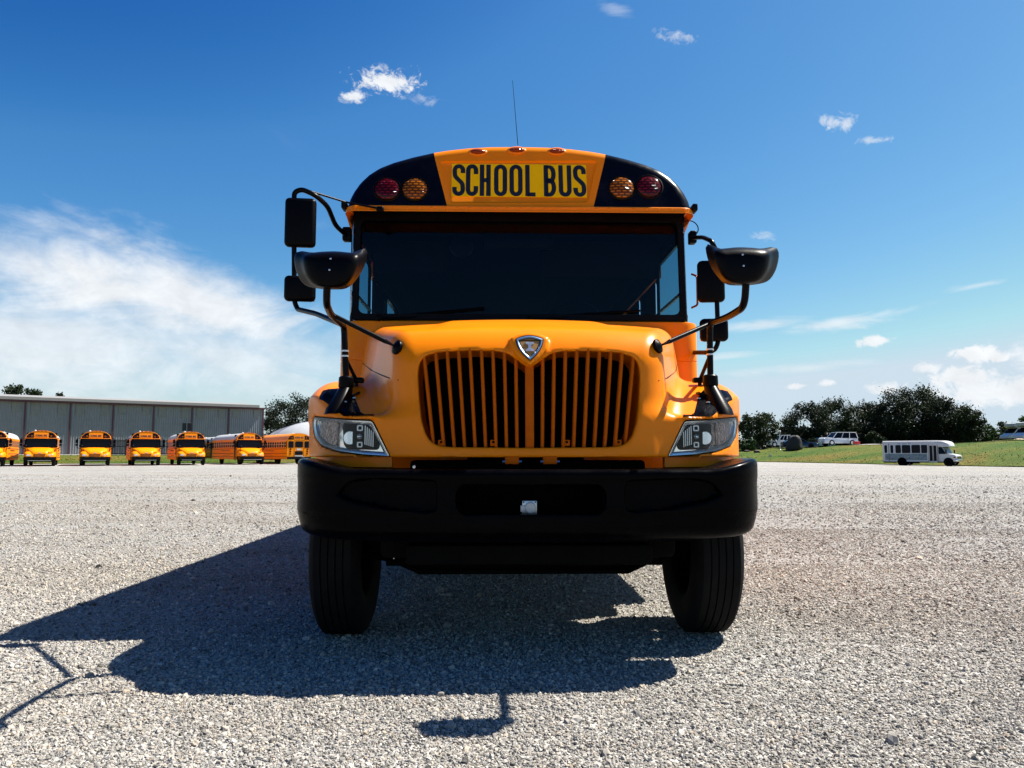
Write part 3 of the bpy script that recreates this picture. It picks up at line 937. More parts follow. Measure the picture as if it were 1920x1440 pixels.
# ---- grille
grille = link(bpy.data.objects.new('grille', None), bus)
bm = BM()
box(bm, -0.58, 0.58, 0.50, 0.53, 1.06, 1.60)
for k in range(26):
    z = 1.10 + 0.019 * k
    box(bm, -0.30, -0.05, 0.475, 0.50, z, z + 0.006)
    box(bm, 0.03, 0.36, 0.475, 0.50, z, z + 0.006)
obj('radiator', bm, M['cavity'], grille)
bm = BM()
tube(bm, fillet([(0.40, 0.42, 1.57), (0.41, 0.42, 1.35), (0.36, 0.43, 1.2), (0.34, 0.44, 1.1)], 0.05), 0.017, 8)
obj('hose', bm, M['under'], grille)
bm = BM()
tube(bm, fillet([(-0.49, 0.42, 1.5), (-0.47, 0.42, 1.35), (-0.47, 0.42, 1.12)], 0.05), 0.010, 8)
obj('hose', bm, M['under'], grille)
def gr_top(x):
    return float(np.interp(abs(x), [a for a, b in GRILLE[:9]], [b for a, b in GRILLE[:9]]))
def gr_bot(x):
    q = GRILLE[9:][::-1]
    return float(np.interp(abs(x), [a for a, b in q], [b for a, b in q]))
def bar(xt, xb, w, dep=0.034, proud=0.0):
    bm = BM()
    zt, zb = gr_top(xt) + 0.012, gr_bot(xb) - 0.010
    rings = []
    for k in range(9):
        t = k / 8
        x = xb + (xt - xb) * t; z = zb + (zt - zb) * t
        y = 0.165 + 0.03 * (x / 0.66) ** 2 + 0.06 * (z - 1.3) + 0.010 - proud + 0.012 * (4 * (t - 0.5) ** 2) ** 3
        hw = w / 2
        rings.append([(x - hw, y + dep, z), (x - hw, y + 0.007, z), (x - hw * 0.55, y, z), (x + hw * 0.55, y, z), (x + hw, y + 0.007, z), (x + hw, y + dep, z)])
    loft(bm, rings)
    return obj('bar', bm, M['hoodliner'], grille)
for s in (-1, 1):
    for i in range(9):
        bar(s * (0.069 + 0.0588 * i), s * (0.0635 + 0.0525 * i), 0.0175)
bar(0.0, 0.0, 0.043, 0.04, 0.004)
for px in (827, 925, 1063, 1160):
    p = loc(px, 829, 0.175)
    bm = BM(); box(bm, p.x - 0.016, p.x + 0.016, 0.178, 0.20, p.z - 0.02, p.z + 0.012, 0.004)
    tb = obj('grille_tab', bm, M['hoodliner'], grille)
    bm = BM(); lathe(bm, [(0.0065, 0), (0.0065, 0.004), (0.003, 0.0055)], Matrix.Translation((p.x, 0.178, p.z)) @ Matrix.Rotation(R(-90), 4, 'Z'), 10)
    obj('grille_bolt', bm, M['under'], grille)

# ---- badge on the nose
def badge_map(dep):
    return lambda a, b: Vector((a, 0.118 + (b - 1.5) * 0.42 - dep, b))
badge = link(bpy.data.objects.new('badge', None), bus)
def shield(w, ztop, zside, zbot, n=6):
    half = [(w * t, ztop - (ztop - zside) * t ** 1.7) for t in [k / n for k in range(n)]]
    half += [(w * k, zside + (zbot - zside) * t) for t, k in ((0.0, 0.985), (0.05, 1.0), (0.136, 0.985), (0.305, 0.91), (0.51, 0.76), (0.71, 0.52), (0.864, 0.27), (1.0, 0.0))]
    return half + [(-a, b) for a, b in half[-2:0:-1]]
OUT = shield(0.071, 1.656, 1.636, 1.517)
IN1 = inset_poly(OUT, 0.004); IN2 = inset_poly(OUT, 0.016); IN3 = inset_poly(OUT, 0.020)
def ring_strip(name, A, B, d0, d1, dm, m, par):
    bm = BM(); f0, f1, fm = badge_map(d0), badge_map(d1), badge_map(dm)
    Mid = [((a[0] + b[0]) / 2, (a[1] + b[1]) / 2) for a, b in zip(A, B)]
    loft(bm, [[f0(*p) for p in A], [fm(*p) for p in Mid], [f1(*p) for p in B]], cap=False)
    return obj(name, bm, m, par, angle=70)
bm = BM(); prism(bm, OUT, badge_map(-0.004), badge_map(0.004)); obj('badge_base', bm, M['black'], badge)
ring_strip('badge_ring', IN1, IN2, 0.0045, 0.0045, 0.010, M['badgeblue'], badge)
bm = BM(); prism(bm, IN3, badge_map(0.001), badge_map(0.0055)); obj('badge_field', bm, M['badgegold'], badge)
bm = BM()
fn = lambda dep: badge_map(dep)
IL = [(-0.021, 1.617), (0.021, 1.617), (0.021, 1.607), (0.0085, 1.602), (0.0085, 1.583), (0.021, 1.578), (0.021, 1.568), (-0.021, 1.568), (-0.021, 1.578), (-0.0085, 1.583), (-0.0085, 1.602), (-0.021, 1.607)]
prism(bm, IL, badge_map(0.004), badge_map(0.0095))
obj('badge_letter', bm, M['alu'], badge)

# ---- headlights
M['satin'] = mat('satin_chrome', (0.72, 0.76, 0.80), 0.22, metal=0.9, var=0.06)
def hl_map(s, dep):
    return lambda a, b: Vector((s * a, float(y_fender(a)) + dep, b))
def grid_fill(bm, poly, fn, n=14):
    """fill a 2-D polygon as a fan of rings, following a curved map"""
    c = (sum(p[0] for p in poly) / len(poly), sum(p[1] for p in poly) / len(poly))
    rings = [[fn(c[0] + (p[0] - c[0]) * t, c[1] + (p[1] - c[1]) * t) for p in poly] for t in (0.02, 0.2, 0.4, 0.6, 0.8, 1.0)]
    V = loft(bm, rings, cap=False)
    bm.faces.new(V[0])
for s in (-1, 1):
    hd = link(bpy.data.objects.new('headlight', None), bus)
    A, B, C2 = inset_poly(HEAD, 0.002), inset_poly(HEAD, 0.014), inset_poly(HEAD, 0.020)
    bm = BM()
    loft(bm, [[hl_map(s, 0.014)(*p) for p in A], [hl_map(s, 0.002)(*p) for p in inset_poly(HEAD, 0.004)], [hl_map(s, 0.008)(*p) for p in inset_poly(HEAD, 0.008)]], cap=False)
    obj('bezel', bm, M['gasket'], hd)
    bm = BM()
    loft(bm, [[hl_map(s, 0.008)(*p) for p in inset_poly(HEAD, 0.0075)], [hl_map(s, 0.010)(*p) for p in inset_poly(HEAD, 0.020)], [hl_map(s, 0.014)(*p) for p in inset_poly(HEAD, 0.025)], [hl_map(s, 0.030)(*p) for p in inset_poly(HEAD, 0.027)]], cap=False)
    obj('trim_ring', bm, M['satin'], hd)
    bm = BM(); grid_fill(bm, inset_poly(HEAD, 0.010), hl_map(s, 0.030)); obj('reflector', bm, M['chrome'], hd)
    # inner lamp: dark rounded box with bulbs and facets
    q = round_poly([(0.775, 1.072), (0.94, 1.076), (0.965, 1.10), (0.972, 1.205), (0.955, 1.219), (0.845, 1.214), (0.80, 1.18), (0.765, 1.10)], 0.02, 3)
    bm = BM(); grid_fill(bm, q, hl_map(s, 0.021)); loft(bm, [[hl_map(s, 0.021)(*p) for p in q], [hl_map(s, 0.034)(*p) for p in q]], cap=False); obj('lamp_housing', bm, M['gasket'], hd)
    bm = BM()
    for k in range(5):
        x = 0.795 + 0.011 * k
        yy = float(y_fender(x)); box(bm, s * x - 0.0022, s * x + 0.0022, yy + 0.013, yy + 0.022, 1.088 + 0.003 * k, 1.165 + 0.008 * k)
    obj('reflector_rib', bm, M['steel'], hd)
    for (x, z, r) in ((0.868, 1.185, 0.012), (0.868, 1.100, 0.011)):
        bm = BM()
        y = float(y_fender(x)) + 0.013
        for dx, dz, w, h in ((-r, 0, 0.003, r), (r, 0, 0.003, r), (0, r, r, 0.003), (0, -r, r, 0.003)):
            box(bm, s * x + dx - w, s * x + dx + w, y - 0.003, y + 0.01, z + dz - h, z + dz + h)
        obj('lamp_frame', bm, M['alu'], hd)
    bm = BM()
    y = float(y_fender(0.868)) + 0.014
    lathe(bm, [(0.003, -0.006), (0.012, 0), (0.017, 0.012), (0.010, 0.02)], Matrix.Translation((s * 0.868, y, 1.142)) @ Matrix.Rotation(R(90), 4, 'Z'), 14)
    obj('bulb', bm, M['chrome'], hd)
    bm = BM()
    cx, cz = 0.925, 1.135
    y = float(y_fender(cx)) + 0.016
    lathe(bm, [(0.034, -0.004), (0.036, -0.008), (0.030, 0.0), (0.020, 0.005), (0.006, 0.007)], Matrix.Translation((s * cx, y, cz)) @ Matrix.Rotation(R(90), 4, 'Z'), 20)
    obj('lamp_bowl', bm, M['satin'], hd)
    q2 = round_poly([(1.005, 1.095), (1.07, 1.112), (1.125, 1.16), (1.13, 1.222), (1.08, 1.228), (1.0, 1.22)], 0.02, 3)
    bm = BM(); grid_fill(bm, q2, hl_map(s, 0.023)); loft(bm, [[hl_map(s, 0.023)(*p) for p in q2], [hl_map(s, 0.034)(*p) for p in q2]], cap=False); obj('turn_signal', bm, M['amberdark'], hd)
    bm = BM(); grid_fill(bm, inset_poly(HEAD, 0.005), hl_map(s, 0.002)); obj('lens', bm, M['clear'], hd)
    # yellow panel under the lamp
    bm = BM()
    rings = []
    for k in range(9):
        x = 0.70 + 0.47 * k / 8
        y = float(y_fender(x)) + 0.06
        rings.append([(s * x, y, 1.045), (s * x, y, 0.985), (s * x, y + 0.05, 0.975), (s * x, y + 0.05, 1.045)])
    loft(bm, rings); obj('lamp_skirt', bm, M['yellow'], hd)

# ---- black mirror base plates lying on the fender brows
for s in (-1, 1):
    rings = []
    for k in range(13):
        x = 0.79 + 0.335 * k / 12
        yf = float(y_fender(x)) - 0.034
        dep = float(np.interp(x, [0.79, 0.88, 0.94, 1.00, 1.09, 1.145], [0.03, 0.08, 0.19, 0.24, 0.14, 0.05]))
        rings.append([Vector((s * x, yf + 0.012 + dep * j / 7, shell_z(x, yf + 0.012 + dep * j / 7) + 0.006)) for j in range(8)])
    bm = BM(); loft(bm, rings, closed=False, cap=False)
    bmesh.ops.solidify(bm, geom=bm.faces[:], thickness=0.004)
    pl = obj('mirror_base_plate', bm, M['black'], bus, angle=60)
    for bx, by in ((0.97, 0.40), (1.02, 0.45), (0.93, 0.44)):
        bm = BM(); lathe(bm, [(0.011, 0), (0.010, 0.006), (0.004, 0.008)], Matrix.Translation((s * bx, by, shell_z(bx, by) + 0.007)) @ Matrix.Rotation(R(-90), 4, 'Y'), 8)
        obj('plate_bolt', bm, M['steel'], pl)

# ---- bumper
def bumper_f(X, Y, Z):
    x, y, z = np.abs(X), Y, Z
    yf = 0.015 + 0.035 * (x / 0.9) ** 2 + 0.010 * ss(0.775, 0.755, z) + 0.07 * ss(0.74, 0.60, z) ** 2 - 0.012 * ss(0.90, 0.95, z)
    f = rmax(x - 1.188 + 0.02 * ss(0.78, 0.66, z), yf - y, 0.27)
    zt = 0.978 + 0.055 * ss(0.85, 1.2, x) + 0.0 * y
    zb = 0.618 + 0.018 * ss(0.5, 1.1, x) + 0.03 * ss(0.1, 0.4, y)
    f = rmax(f, z - zt, 0.03)
    f = rmax(f, zb - z, 0.035)
    f = rmax(f, y - 0.50, 0.01)
    # hollow behind
    f = rmax(f, -rmax(rmax(x - 1.10, yf + 0.10 - y, 0.20), np.abs(z - 0.80) - 0.11, 0.01), 0.005)
    def prect(x0, x1, z0, z1, r):
        dx, dz = np.abs(x - (x0 + x1) / 2) - (x1 - x0) / 2, np.abs(z - (z0 + z1) / 2) - (z1 - z0) / 2
        return rmax(dx, dz, r)
    c = np.maximum(prect(-0.36, 0.36, 0.764, 0.902, 0.05), y - 0.42)
    f = rmax(f, -c, 0.012)
    e = np.maximum(rmax(np.maximum(0.455 - x, (x - 0.93) * 0.6 + np.abs(z - 0.862) * 0.55), np.abs(z - 0.85 - 0.03 * ss(0.5, 0.95, x)) - 0.075 + 0.03 * ss(0.6, 0.95, x), 0.03), y - yf - 0.06)
    f = rmax(f, -e, 0.012)
    return f
bp_, bf_ = surface(bumper_f, (-1.26, -0.03, 0.58), (1.26, 0.54, 1.07), 0.012)
bumper = obj_np('bumper', bp_, bf_, M['bumper'], bus, angle=50)
# block-heater socket in the middle opening
p = loc(993, 952, 0.10)
bm = BM(); box(bm, p.x - 0.036, p.x + 0.036, 0.098, 0.104, p.z - 0.034, p.z + 0.034, 0.003)
box(bm, p.x - 0.30, p.x + 0.30, 0.106, 0.12, p.z - 0.05, p.z - 0.036)
sk = obj('socket_plate', bm, M['alu'], bumper)
bm = BM(); lathe(bm, [(0.028, 0), (0.028, 0.012), (0.024, 0.017), (0.008, 0.019)], Matrix.Translation((p.x + 0.004, 0.098, p.z)) @ Matrix.Rotation(R(-90), 4, 'Z'), 22)
box(bm, p.x - 0.045, p.x - 0.02, 0.086, 0.098, p.z - 0.02, p.z + 0.012, 0.003)
obj('socket_cap', bm, M['whitepaint'], bumper)
for sx in (-1, 1):
    for sz in (-1, 1):
        bm = BM(); lathe(bm, [(0.004, 0), (0.003, 0.003)], Matrix.Translation((p.x + sx * 0.029, 0.098, p.z + sz * 0.027)) @ Matrix.Rotation(R(-90), 4, 'Z'), 8)
        obj('socket_screw', bm, M['gasket'], bumper)
for px, py in ((609, 969), (779, 875), (1190, 888)):
    q = loc(px, py, 0.1)
    bm = BM(); lathe(bm, [(0.008, 0), (0.007, 0.005), (0.003, 0.006)], Matrix.Translation((q.x, 0.02 + 0.035 * (q.x / 0.9) ** 2 + (0.05 if abs(q.x) > 0.9 else 0), q.z)) @ Matrix.Rotation(R(-90), 4, 'Z'), 8)
    obj('bumper_bolt', bm, M['steel'], bumper)

# ---- wheels
def wheel(cx, cy, sgn, group_rim=True):
    w = link(bpy.data.objects.new('wheel', None), bus)
    w.location = (cx, cy, 0.5)
    hw = 0.122
    prof = [(0.285, -hw + 0.012), (0.31, -hw - 0.004), (0.38, -hw - 0.018), (0.44, -hw - 0.014), (0.478, -hw + 0.004), (0.4965, -hw + 0.022)]
    n = 5
    for i in range(n):
        a = -hw + 0.022 + (2 * hw - 0.044) * i / n; b = -hw + 0.022 + (2 * hw - 0.044) * (i + 1) / n
        r = 0.5 - 0.004 * ((2 * (i + 0.5) / n - 1) ** 2)
        prof += [(r, a + 0.004), (r, b - 0.004)]
        if i < n - 1: prof += [(0.486, b - 0.003), (0.486, b + 0.003)]
    prof += [(0.4965, hw - 0.022), (0.478, hw - 0.004), (0.44, hw + 0.014), (0.38, hw + 0.018), (0.31, hw + 0.004), (0.285, hw - 0.012)]
    bm = BM(); lathe(bm, prof, Matrix.Identity(4), 72, closed=True); obj('tyre', bm, M['rubber'], w, angle=25)
    bm = BM()
    lathe(bm, [(0.287, -0.11), (0.27, -0.10), (0.255, 0.0), (0.27, 0.10), (0.287, 0.11), (0.287, 0.10), (0.262, 0.08), (0.25, 0.03), (0.12, 0.05 * 1), (0.12, 0.02), (0.25, 0.0), (0.262, -0.09)], Matrix.Rotation(0 if sgn > 0 else math.pi, 4, 'Z'), 36, closed=True)
    lathe(bm, [(0.10, -0.02), (0.10, 0.09), (0.07, 0.12), (0.03, 0.125)], Matrix.Rotation(0 if sgn > 0 else math.pi, 4, 'Z'), 24)
    for k in range(10):
        a = 2 * math.pi * k / 10
        lathe(bm, [(0.014, 0.04), (0.014, 0.075), (0.006, 0.078)], Matrix.Rotation(0 if sgn > 0 else math.pi, 4, 'Z') @ Matrix.Translation((0, 0.165 * math.cos(a), 0.165 * math.sin(a))), 6)
    obj('rim', bm, M['under'], w)
    return w
FAX = 1.0
wheel(-1.047, FAX, -1); wheel(1.058, FAX, 1)
for x in (-1.03, -0.74, 0.74, 1.03): wheel(x, 8.2, 1 if x > 0 else -1)

# ---- chassis under the bus
def under(name, fn):
    bm = BM(); fn(bm); return obj(name, bm, M['under'], bus)
def f_axle(bm):
    pts = [(-0.93, FAX, 0.50), (-0.78, FAX, 0.47), (-0.62, FAX, 0.40), (0.62, FAX, 0.40), (0.78, FAX, 0.47), (0.93, FAX, 0.50)]
    for dz in (-0.045, 0.045):
        loft(bm, [[(x, y - 0.055, z + dz - 0.012), (x, y + 0.055, z + dz - 0.012), (x, y + 0.055, z + dz + 0.012), (x, y - 0.055, z + dz + 0.012)] for x, y, z in pts])
    loft(bm, [[(x, y - 0.012, z - 0.04), (x, y + 0.012, z - 0.04), (x, y + 0.012, z + 0.04), (x, y - 0.012, z + 0.04)] for x, y, z in pts])
under('front_axle', f_axle)
def f_springs(bm, s):
    if True:
        for j in range(4):
            L = 0.72 - 0.14 * j
            loft(bm, [[(s * 0.43 - 0.04, FAX + t * L, 0.56 - 0.014 * j + 0.13 * t * t * (L / 0.72)), (s * 0.43 + 0.04, FAX + t * L, 0.56 - 0.014 * j + 0.13 * t * t * (L / 0.72)),
                       (s * 0.43 + 0.04, FAX + t * L, 0.57 - 0.014 * j + 0.13 * t * t * (L / 0.72)), (s * 0.43 - 0.04, FAX + t * L, 0.57 - 0.014 * j + 0.13 * t * t * (L / 0.72))] for t in [k / 6 - 1 for k in range(13)]])
        box(bm, s * 0.43 - 0.05, s * 0.43 + 0.05, FAX - 0.07, FAX + 0.07, 0.43, 0.59, 0.01)
        tube(bm, [(s * 0.55, FAX + 0.1, 0.45), (s * 0.5, FAX + 0.22, 0.92)], 0.035, 10)
under('leaf_spring', lambda bm: f_springs(bm, -1)); under('leaf_spring', lambda bm: f_springs(bm, 1))
def f_frame(bm):
    for s in (-1, 1):
        box(bm, s * 0.43 - 0.035, s * 0.43 + 0.035, 0.16, 10.9, 0.66, 0.92, 0.01)
    for y in (0.35, 1.7, 3.2, 5.0, 6.8, 9.2): box(bm, -0.40, 0.40, y, y + 0.10, 0.68, 0.88)
under('chassis_frame', f_frame)
def f_engine(bm):
    box(bm, -0.33, 0.33, 0.62, 1.62, 0.60, 1.30, 0.05)
    box(bm, -0.25, 0.25, 0.75, 1.45, 0.44, 0.62, 0.04)
    box(bm, -0.62, 0.62, 0.36, 0.47, 0.52, 1.02, 0.02)
    tube(bm, [(-0.80, FAX - 0.16, 0.43), (0.80, FAX - 0.16, 0.43)], 0.022, 10)
    tube(bm, [(-0.55, FAX - 0.05, 0.62), (0.5, FAX - 0.02, 0.60)], 0.02, 10)
    tube(bm, [(0, 1.5, 0.60), (0, 8.2, 0.52)], 0.055, 12)
    lathe(bm, [(0.05, -0.28), (0.19, -0.17), (0.21, 0), (0.19, 0.17), (0.05, 0.28)], Matrix.Translation((0, 8.2, 0.5)), 20)
    tube(bm, [(-0.9, 8.2, 0.5), (0.9, 8.2, 0.5)], 0.075, 12)
    box(bm, -0.62, 0.62, 0.20, 0.34, 0.50, 0.60, 0.02)
    for x in (-0.66, 0.66): box(bm, x - 0.1, x + 0.1, 0.30, 0.62, 0.52, 0.78, 0.03)
    box(bm, 0.50, 0.78, 0.72, 0.95, 0.42, 0.60, 0.05)
    box(bm, -0.90, -0.52, 3.6, 5.2, 0.42, 0.86, 0.06)
    box(bm, -1.10, 1.10, 2.2, 2.32, 0.55, 0.93)
    tube(bm, fillet([(0.45, 1.6, 0.6), (0.62, 2.4, 0.55), (0.62, 4.5, 0.55), (0.5, 9.5, 0.6)], 0.2), 0.055, 10)
    box(bm, 0.5, 0.76, 2.6, 3.7, 0.42, 0.70, 0.08)
under('drive_train', f_engine)
p = loc(1172, 1025, 0.45)
bm = BM()
box(bm, p.x - 0.012, p.x + 0.014, 0.33, 0.34, p.z + 0.012, p.z + 0.02); box(bm, p.x - 0.012, p.x + 0.014, 0.33, 0.34, p.z - 0.02, p.z - 0.012); box(bm, p.x + 0.006, p.x + 0.014, 0.33, 0.34, p.z - 0.012, p.z + 0.012)
obj('steel_bracket', bm, M['alu'], bus)
p = loc(746, 1030, 0.4)
bm = BM(); loft(bm, [[(p.x - 0.012, 0.33, p.z + 0.03), (p.x + 0.02, 0.33, p.z + 0.03), (p.x + 0.02, 0.345, p.z + 0.03)], [(p.x - 0.014, 0.33, p.z - 0.04), (p.x - 0.010, 0.33, p.z - 0.04), (p.x - 0.010, 0.34, p.z - 0.04)]])
obj('steel_tongue', bm, M['steel'], bus)

# ---- body behind the hood
OUTL = [(0.0, 3.252), (0.20, 3.249), (0.36, 3.238), (0.50, 3.220), (0.62, 3.198), (0.76, 3.162), (0.90, 3.116), (1.00, 3.070), (1.072, 3.016), (1.13, 2.952), (1.168, 2.887), (1.193, 2.83), (1.207, 2.762)]
BW = 1.236
shell = link(bpy.data.objects.new('body', None), bus)
Y0, Y1 = 1.66, 11.3
def roof_section(y, k=1.0, dz=0.0):
    h = [(a * 1.024 * k, y, 2.76 + (b - 2.76) * k + dz) for a, b in OUTL]
    return [(-a, y_, z) for a, y_, z in h[::-1]] + h[1:]
bm = BM()
loft(bm, [roof_section(y) for y in (1.80, 3, 5, 7, 9, 11.0)] + [roof_section(11.2, 0.97, -0.01), roof_section(11.3, 0.9, -0.03)], closed=False, cap=False)
bmesh.ops.solidify(bm, geom=bm.faces[:], thickness=0.008)
obj('roof', bm, M['yellow'], shell)
bm = BM()
for s in (-1, 1):
    box(bm, s * BW - 0.02, s * BW + 0.02, 1.95, Y1, 0.52, 1.84, 0.008)
box(bm, -BW, BW, Y1 - 0.04, Y1, 0.52, 2.80)
obj('side_panel', bm, M['yellow'], shell)
bm = BM(); 
for s in (-1, 1): box(bm, s * BW - 0.018, s * BW + 0.018, 2.78, Y1 - 0.05, 2.562, 2.77); box(bm, s * BW - 0.018, s * BW + 0.018, 1.95, 2.776, 2.682, 2.77)
obj('header_panel', bm, M['yellow'], shell)
bm = BM()
for s in (-1, 1):
    for z in (0.78, 1.20, 1.72): box(bm, s * (BW + 0.012) - 0.014, s * (BW + 0.012) + 0.014, 2.0, Y1 - 0.1, z, z + 0.06, 0.008)
obj('rub_rail', bm, M['black'], shell)
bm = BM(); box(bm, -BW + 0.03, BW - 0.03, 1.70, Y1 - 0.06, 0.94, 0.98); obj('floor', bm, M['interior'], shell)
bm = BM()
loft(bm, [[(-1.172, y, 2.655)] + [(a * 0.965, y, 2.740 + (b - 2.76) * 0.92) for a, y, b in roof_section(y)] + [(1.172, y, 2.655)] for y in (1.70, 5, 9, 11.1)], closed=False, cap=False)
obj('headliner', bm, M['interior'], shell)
# windows down both sides
wy = [(1.99, 2.72)] + [(2.86 + 0.76 * k, 2.86 + 0.76 * k + 0.68) for k in range(11)]
for s in (-1, 1):
    for a, b in wy:
        bm = BM()
        zt_ = 2.56 if a > 2.5 else 2.68
        po = [(a - 0.04, 1.82), (b + 0.04, 1.82), (b + 0.04, zt_), (a - 0.04, zt_)]
        hole = rrect(b - a, 0.68, 0.05, 3, (a + b) / 2, 2.21) if a > 2.5 else rrect(b - a + 0.02, 0.80, 0.05, 3, (a + b) / 2, 2.24)
        lp = plate_hole(bm, po, hole, lambda u, v: Vector((s * (BW - 0.006), u, v)))
        bmesh.ops.solidify(bm, geom=bm.faces[:], thickness=0.02)
        wf = obj('window', bm, M['black'], shell)
        bm = BM(); box(bm, s * (BW - 0.012) - 0.008, s * (BW - 0.012) + 0.008, a, b, 2.24, 2.265); obj('sash', bm, M['alu'], wf)
        bm = BM(); bm.faces.new([bm.verts.new((s * (BW - 0.014), u, v)) for u, v in hole]); obj('pane', bm, M['sideglass'], wf)

# cowl: the yellow wall under the windshield
CW = 1.262
bm = BM()
plan = fillet([(-CW, 1.98, 0), (-CW, 1.60, 0), (CW, 1.60, 0), (CW, 1.98, 0)], 0.13, 7)
rings = []
for z, o in ((0.94, 0), (1.62, 0), (1.695, 0), (1.698, 0.004), (1.702, 0.004), (1.705, 0), (1.95, 0), (1.972, 0.006), (1.982, 0.03)):
    rings.append([(q.x * (1 - o / CW), q.y + o, z) for q in plan])
loft(bm, rings, closed=False, cap=False)
pl2 = [bm.verts.new((q.x * (1 - 0.03 / CW), q.y + 0.03, 1.982)) for q in plan]
bm.faces.new(pl2)
obj('cowl', bm, M['yellow'], shell, angle=30)

# windshield with its two wrapped corner panes
def ws_y(z): return 1.645 + (z - 1.98) * 0.06
ZB, ZT = 1.984, 2.770
def ws_map(dep): return lambda a, b: Vector((a, ws_y(b) + dep, b))
PX_ = 1.138
bm = BM()
plate_hole(bm, [(-PX_ - 0.03, ZB), (PX_ + 0.03, ZB), (PX_ + 0.03, ZT), (-PX_ - 0.03, ZT)], rrect(2 * PX_ - 0.014, ZT - ZB - 0.10, 0.05, 4, 0, (ZB + ZT) / 2 - 0.008), ws_map(0))
bmesh.ops.solidify(bm, geom=bm.faces[:], thickness=0.03)
wfr = obj('windshield', bm, M['gasket'], shell)
bm = BM(); bm.faces.new([bm.verts.new(ws_map(0.012)(a, b)) for a, b in rrect(2 * PX_ - 0.004, ZT - ZB - 0.09, 0.05, 4, 0, (ZB + ZT) / 2 - 0.008)])
obj('windshield_pane', bm, M['windshield'], wfr)
for s in (-1, 1):
    bm = BM(); tube(bm, [(s * (PX_ + 0.013), ws_y(ZB) - 0.004, ZB + 0.02), (s * (PX_ + 0.013), ws_y(ZT) - 0.004, ZT)], 0.016, 8)
    obj('pillar_trim', bm, M['gasket'], wfr)
    def cmap(dep):
        def f(a, b):
            # a runs 0..1 round the corner
            x = PX_ + 0.03 + (BW + 0.002 - PX_ - 0.03) * math.sin(a * math.pi / 2) ** 0.9
            y = ws_y(b) + 0.34 * (1 - math.cos(a * math.pi / 2)) + 0.02 * a
            return Vector((s * (x - dep), y + dep * 0.5, b))
        return f
    bm = BM()
    n = 10
    outer = round_poly([(0, ZB + 0.002), (1, ZB + 0.002), (1, ZT), (0, ZT)], 0.12, 6)
    hole = round_poly([(0.06, ZB + 0.045), (0.93, ZB + 0.045), (0.93, ZT - 0.07), (0.06, ZT - 0.07)], 0.10, 6)
    c_o = [(min(max(a, 0), 1), b) for a, b in outer]
    loft(bm, [[cmap(-0.004)(*p) for p in outer], [cmap(-0.004)(*p) for p in hole], [cmap(0.012)(*p) for p in hole]], cap=False)
    cf = obj('corner_window', bm, M['gasket'], wfr, angle=60)
    bm = BM()
    loft(bm, [[cmap(0.006)(0.06 + 0.87 * k / 8, b) for b in (ZB + 0.045, (ZB + ZT) / 2, ZT - 0.07)] for k in range(9)], closed=False, cap=False)
    obj('corner_pane', bm, M['cornerglass'], wfr)
# yellow corner post below the brim
    bm = BM(); loft(bm, [[(s * (BW - 0.02), 1.72, 2.77), (s * (BW + 0.012), 1.70, 2.77), (s * (BW + 0.012), 2.0, 2.77), (s * (BW - 0.02), 2.0, 2.77)],
                         [(s * (BW - 0.005), 1.90, 2.70), (s * (BW + 0.006), 1.90, 2.70), (s * (BW + 0.006), 2.0, 2.70), (s * (BW - 0.005), 2.0, 2.70)]])
    obj('corner_post', bm, M['yellow'], shell)
for s in (-1, 1):
    bm = BM(); box(bm, s * 1.178 - 0.008, s * 1.178 + 0.008, 1.70, 2.0, 2.62, 2.77); obj('inner_post', bm, M['interior'], shell)
    bm = BM(); box(bm, s * 1.185 - 0.008, s * 1.185 + 0.008, 2.79, Y1 - 0.08, 2.552, 2.75); obj('inner_header', bm, M['interior'], shell)
    bm = BM(); box(bm, s * 1.185 - 0.008, s * 1.185 + 0.008, 1.97, 2.77, 2.672, 2.75); obj('inner_header', bm, M['interior'], shell)
    bm = BM(); box(bm, s * 1.185 - 0.008, s * 1.185 + 0.008, 1.97, Y1 - 0.08, 0.99, 1.85); obj('inner_wall', bm, M['interior'], shell)
# inside: wheel, seat, mirror, dash
def insd(name, fn, m='interior'):
    bm = BM(); fn(bm); return obj(name, bm, M[m], shell)
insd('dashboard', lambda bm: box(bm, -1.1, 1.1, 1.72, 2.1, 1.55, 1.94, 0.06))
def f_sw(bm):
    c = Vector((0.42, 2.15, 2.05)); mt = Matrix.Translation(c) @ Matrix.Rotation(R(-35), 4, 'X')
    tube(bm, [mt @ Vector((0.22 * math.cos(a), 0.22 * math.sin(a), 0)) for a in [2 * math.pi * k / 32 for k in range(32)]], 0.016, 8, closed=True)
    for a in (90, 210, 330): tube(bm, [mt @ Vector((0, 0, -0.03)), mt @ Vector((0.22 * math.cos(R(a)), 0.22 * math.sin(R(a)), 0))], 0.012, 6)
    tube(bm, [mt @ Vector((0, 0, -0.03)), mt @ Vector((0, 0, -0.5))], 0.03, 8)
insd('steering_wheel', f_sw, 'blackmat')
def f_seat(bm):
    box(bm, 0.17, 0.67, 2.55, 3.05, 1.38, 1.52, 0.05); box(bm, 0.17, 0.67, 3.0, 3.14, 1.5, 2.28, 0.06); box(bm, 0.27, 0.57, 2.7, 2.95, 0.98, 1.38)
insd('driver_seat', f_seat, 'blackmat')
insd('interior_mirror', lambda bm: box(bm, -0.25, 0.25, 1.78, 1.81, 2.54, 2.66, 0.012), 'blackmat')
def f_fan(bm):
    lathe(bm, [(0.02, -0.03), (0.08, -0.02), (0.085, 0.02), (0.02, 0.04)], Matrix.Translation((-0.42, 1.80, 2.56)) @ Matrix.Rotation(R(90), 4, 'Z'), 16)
insd('dash_fan', f_fan, 'blackmat')
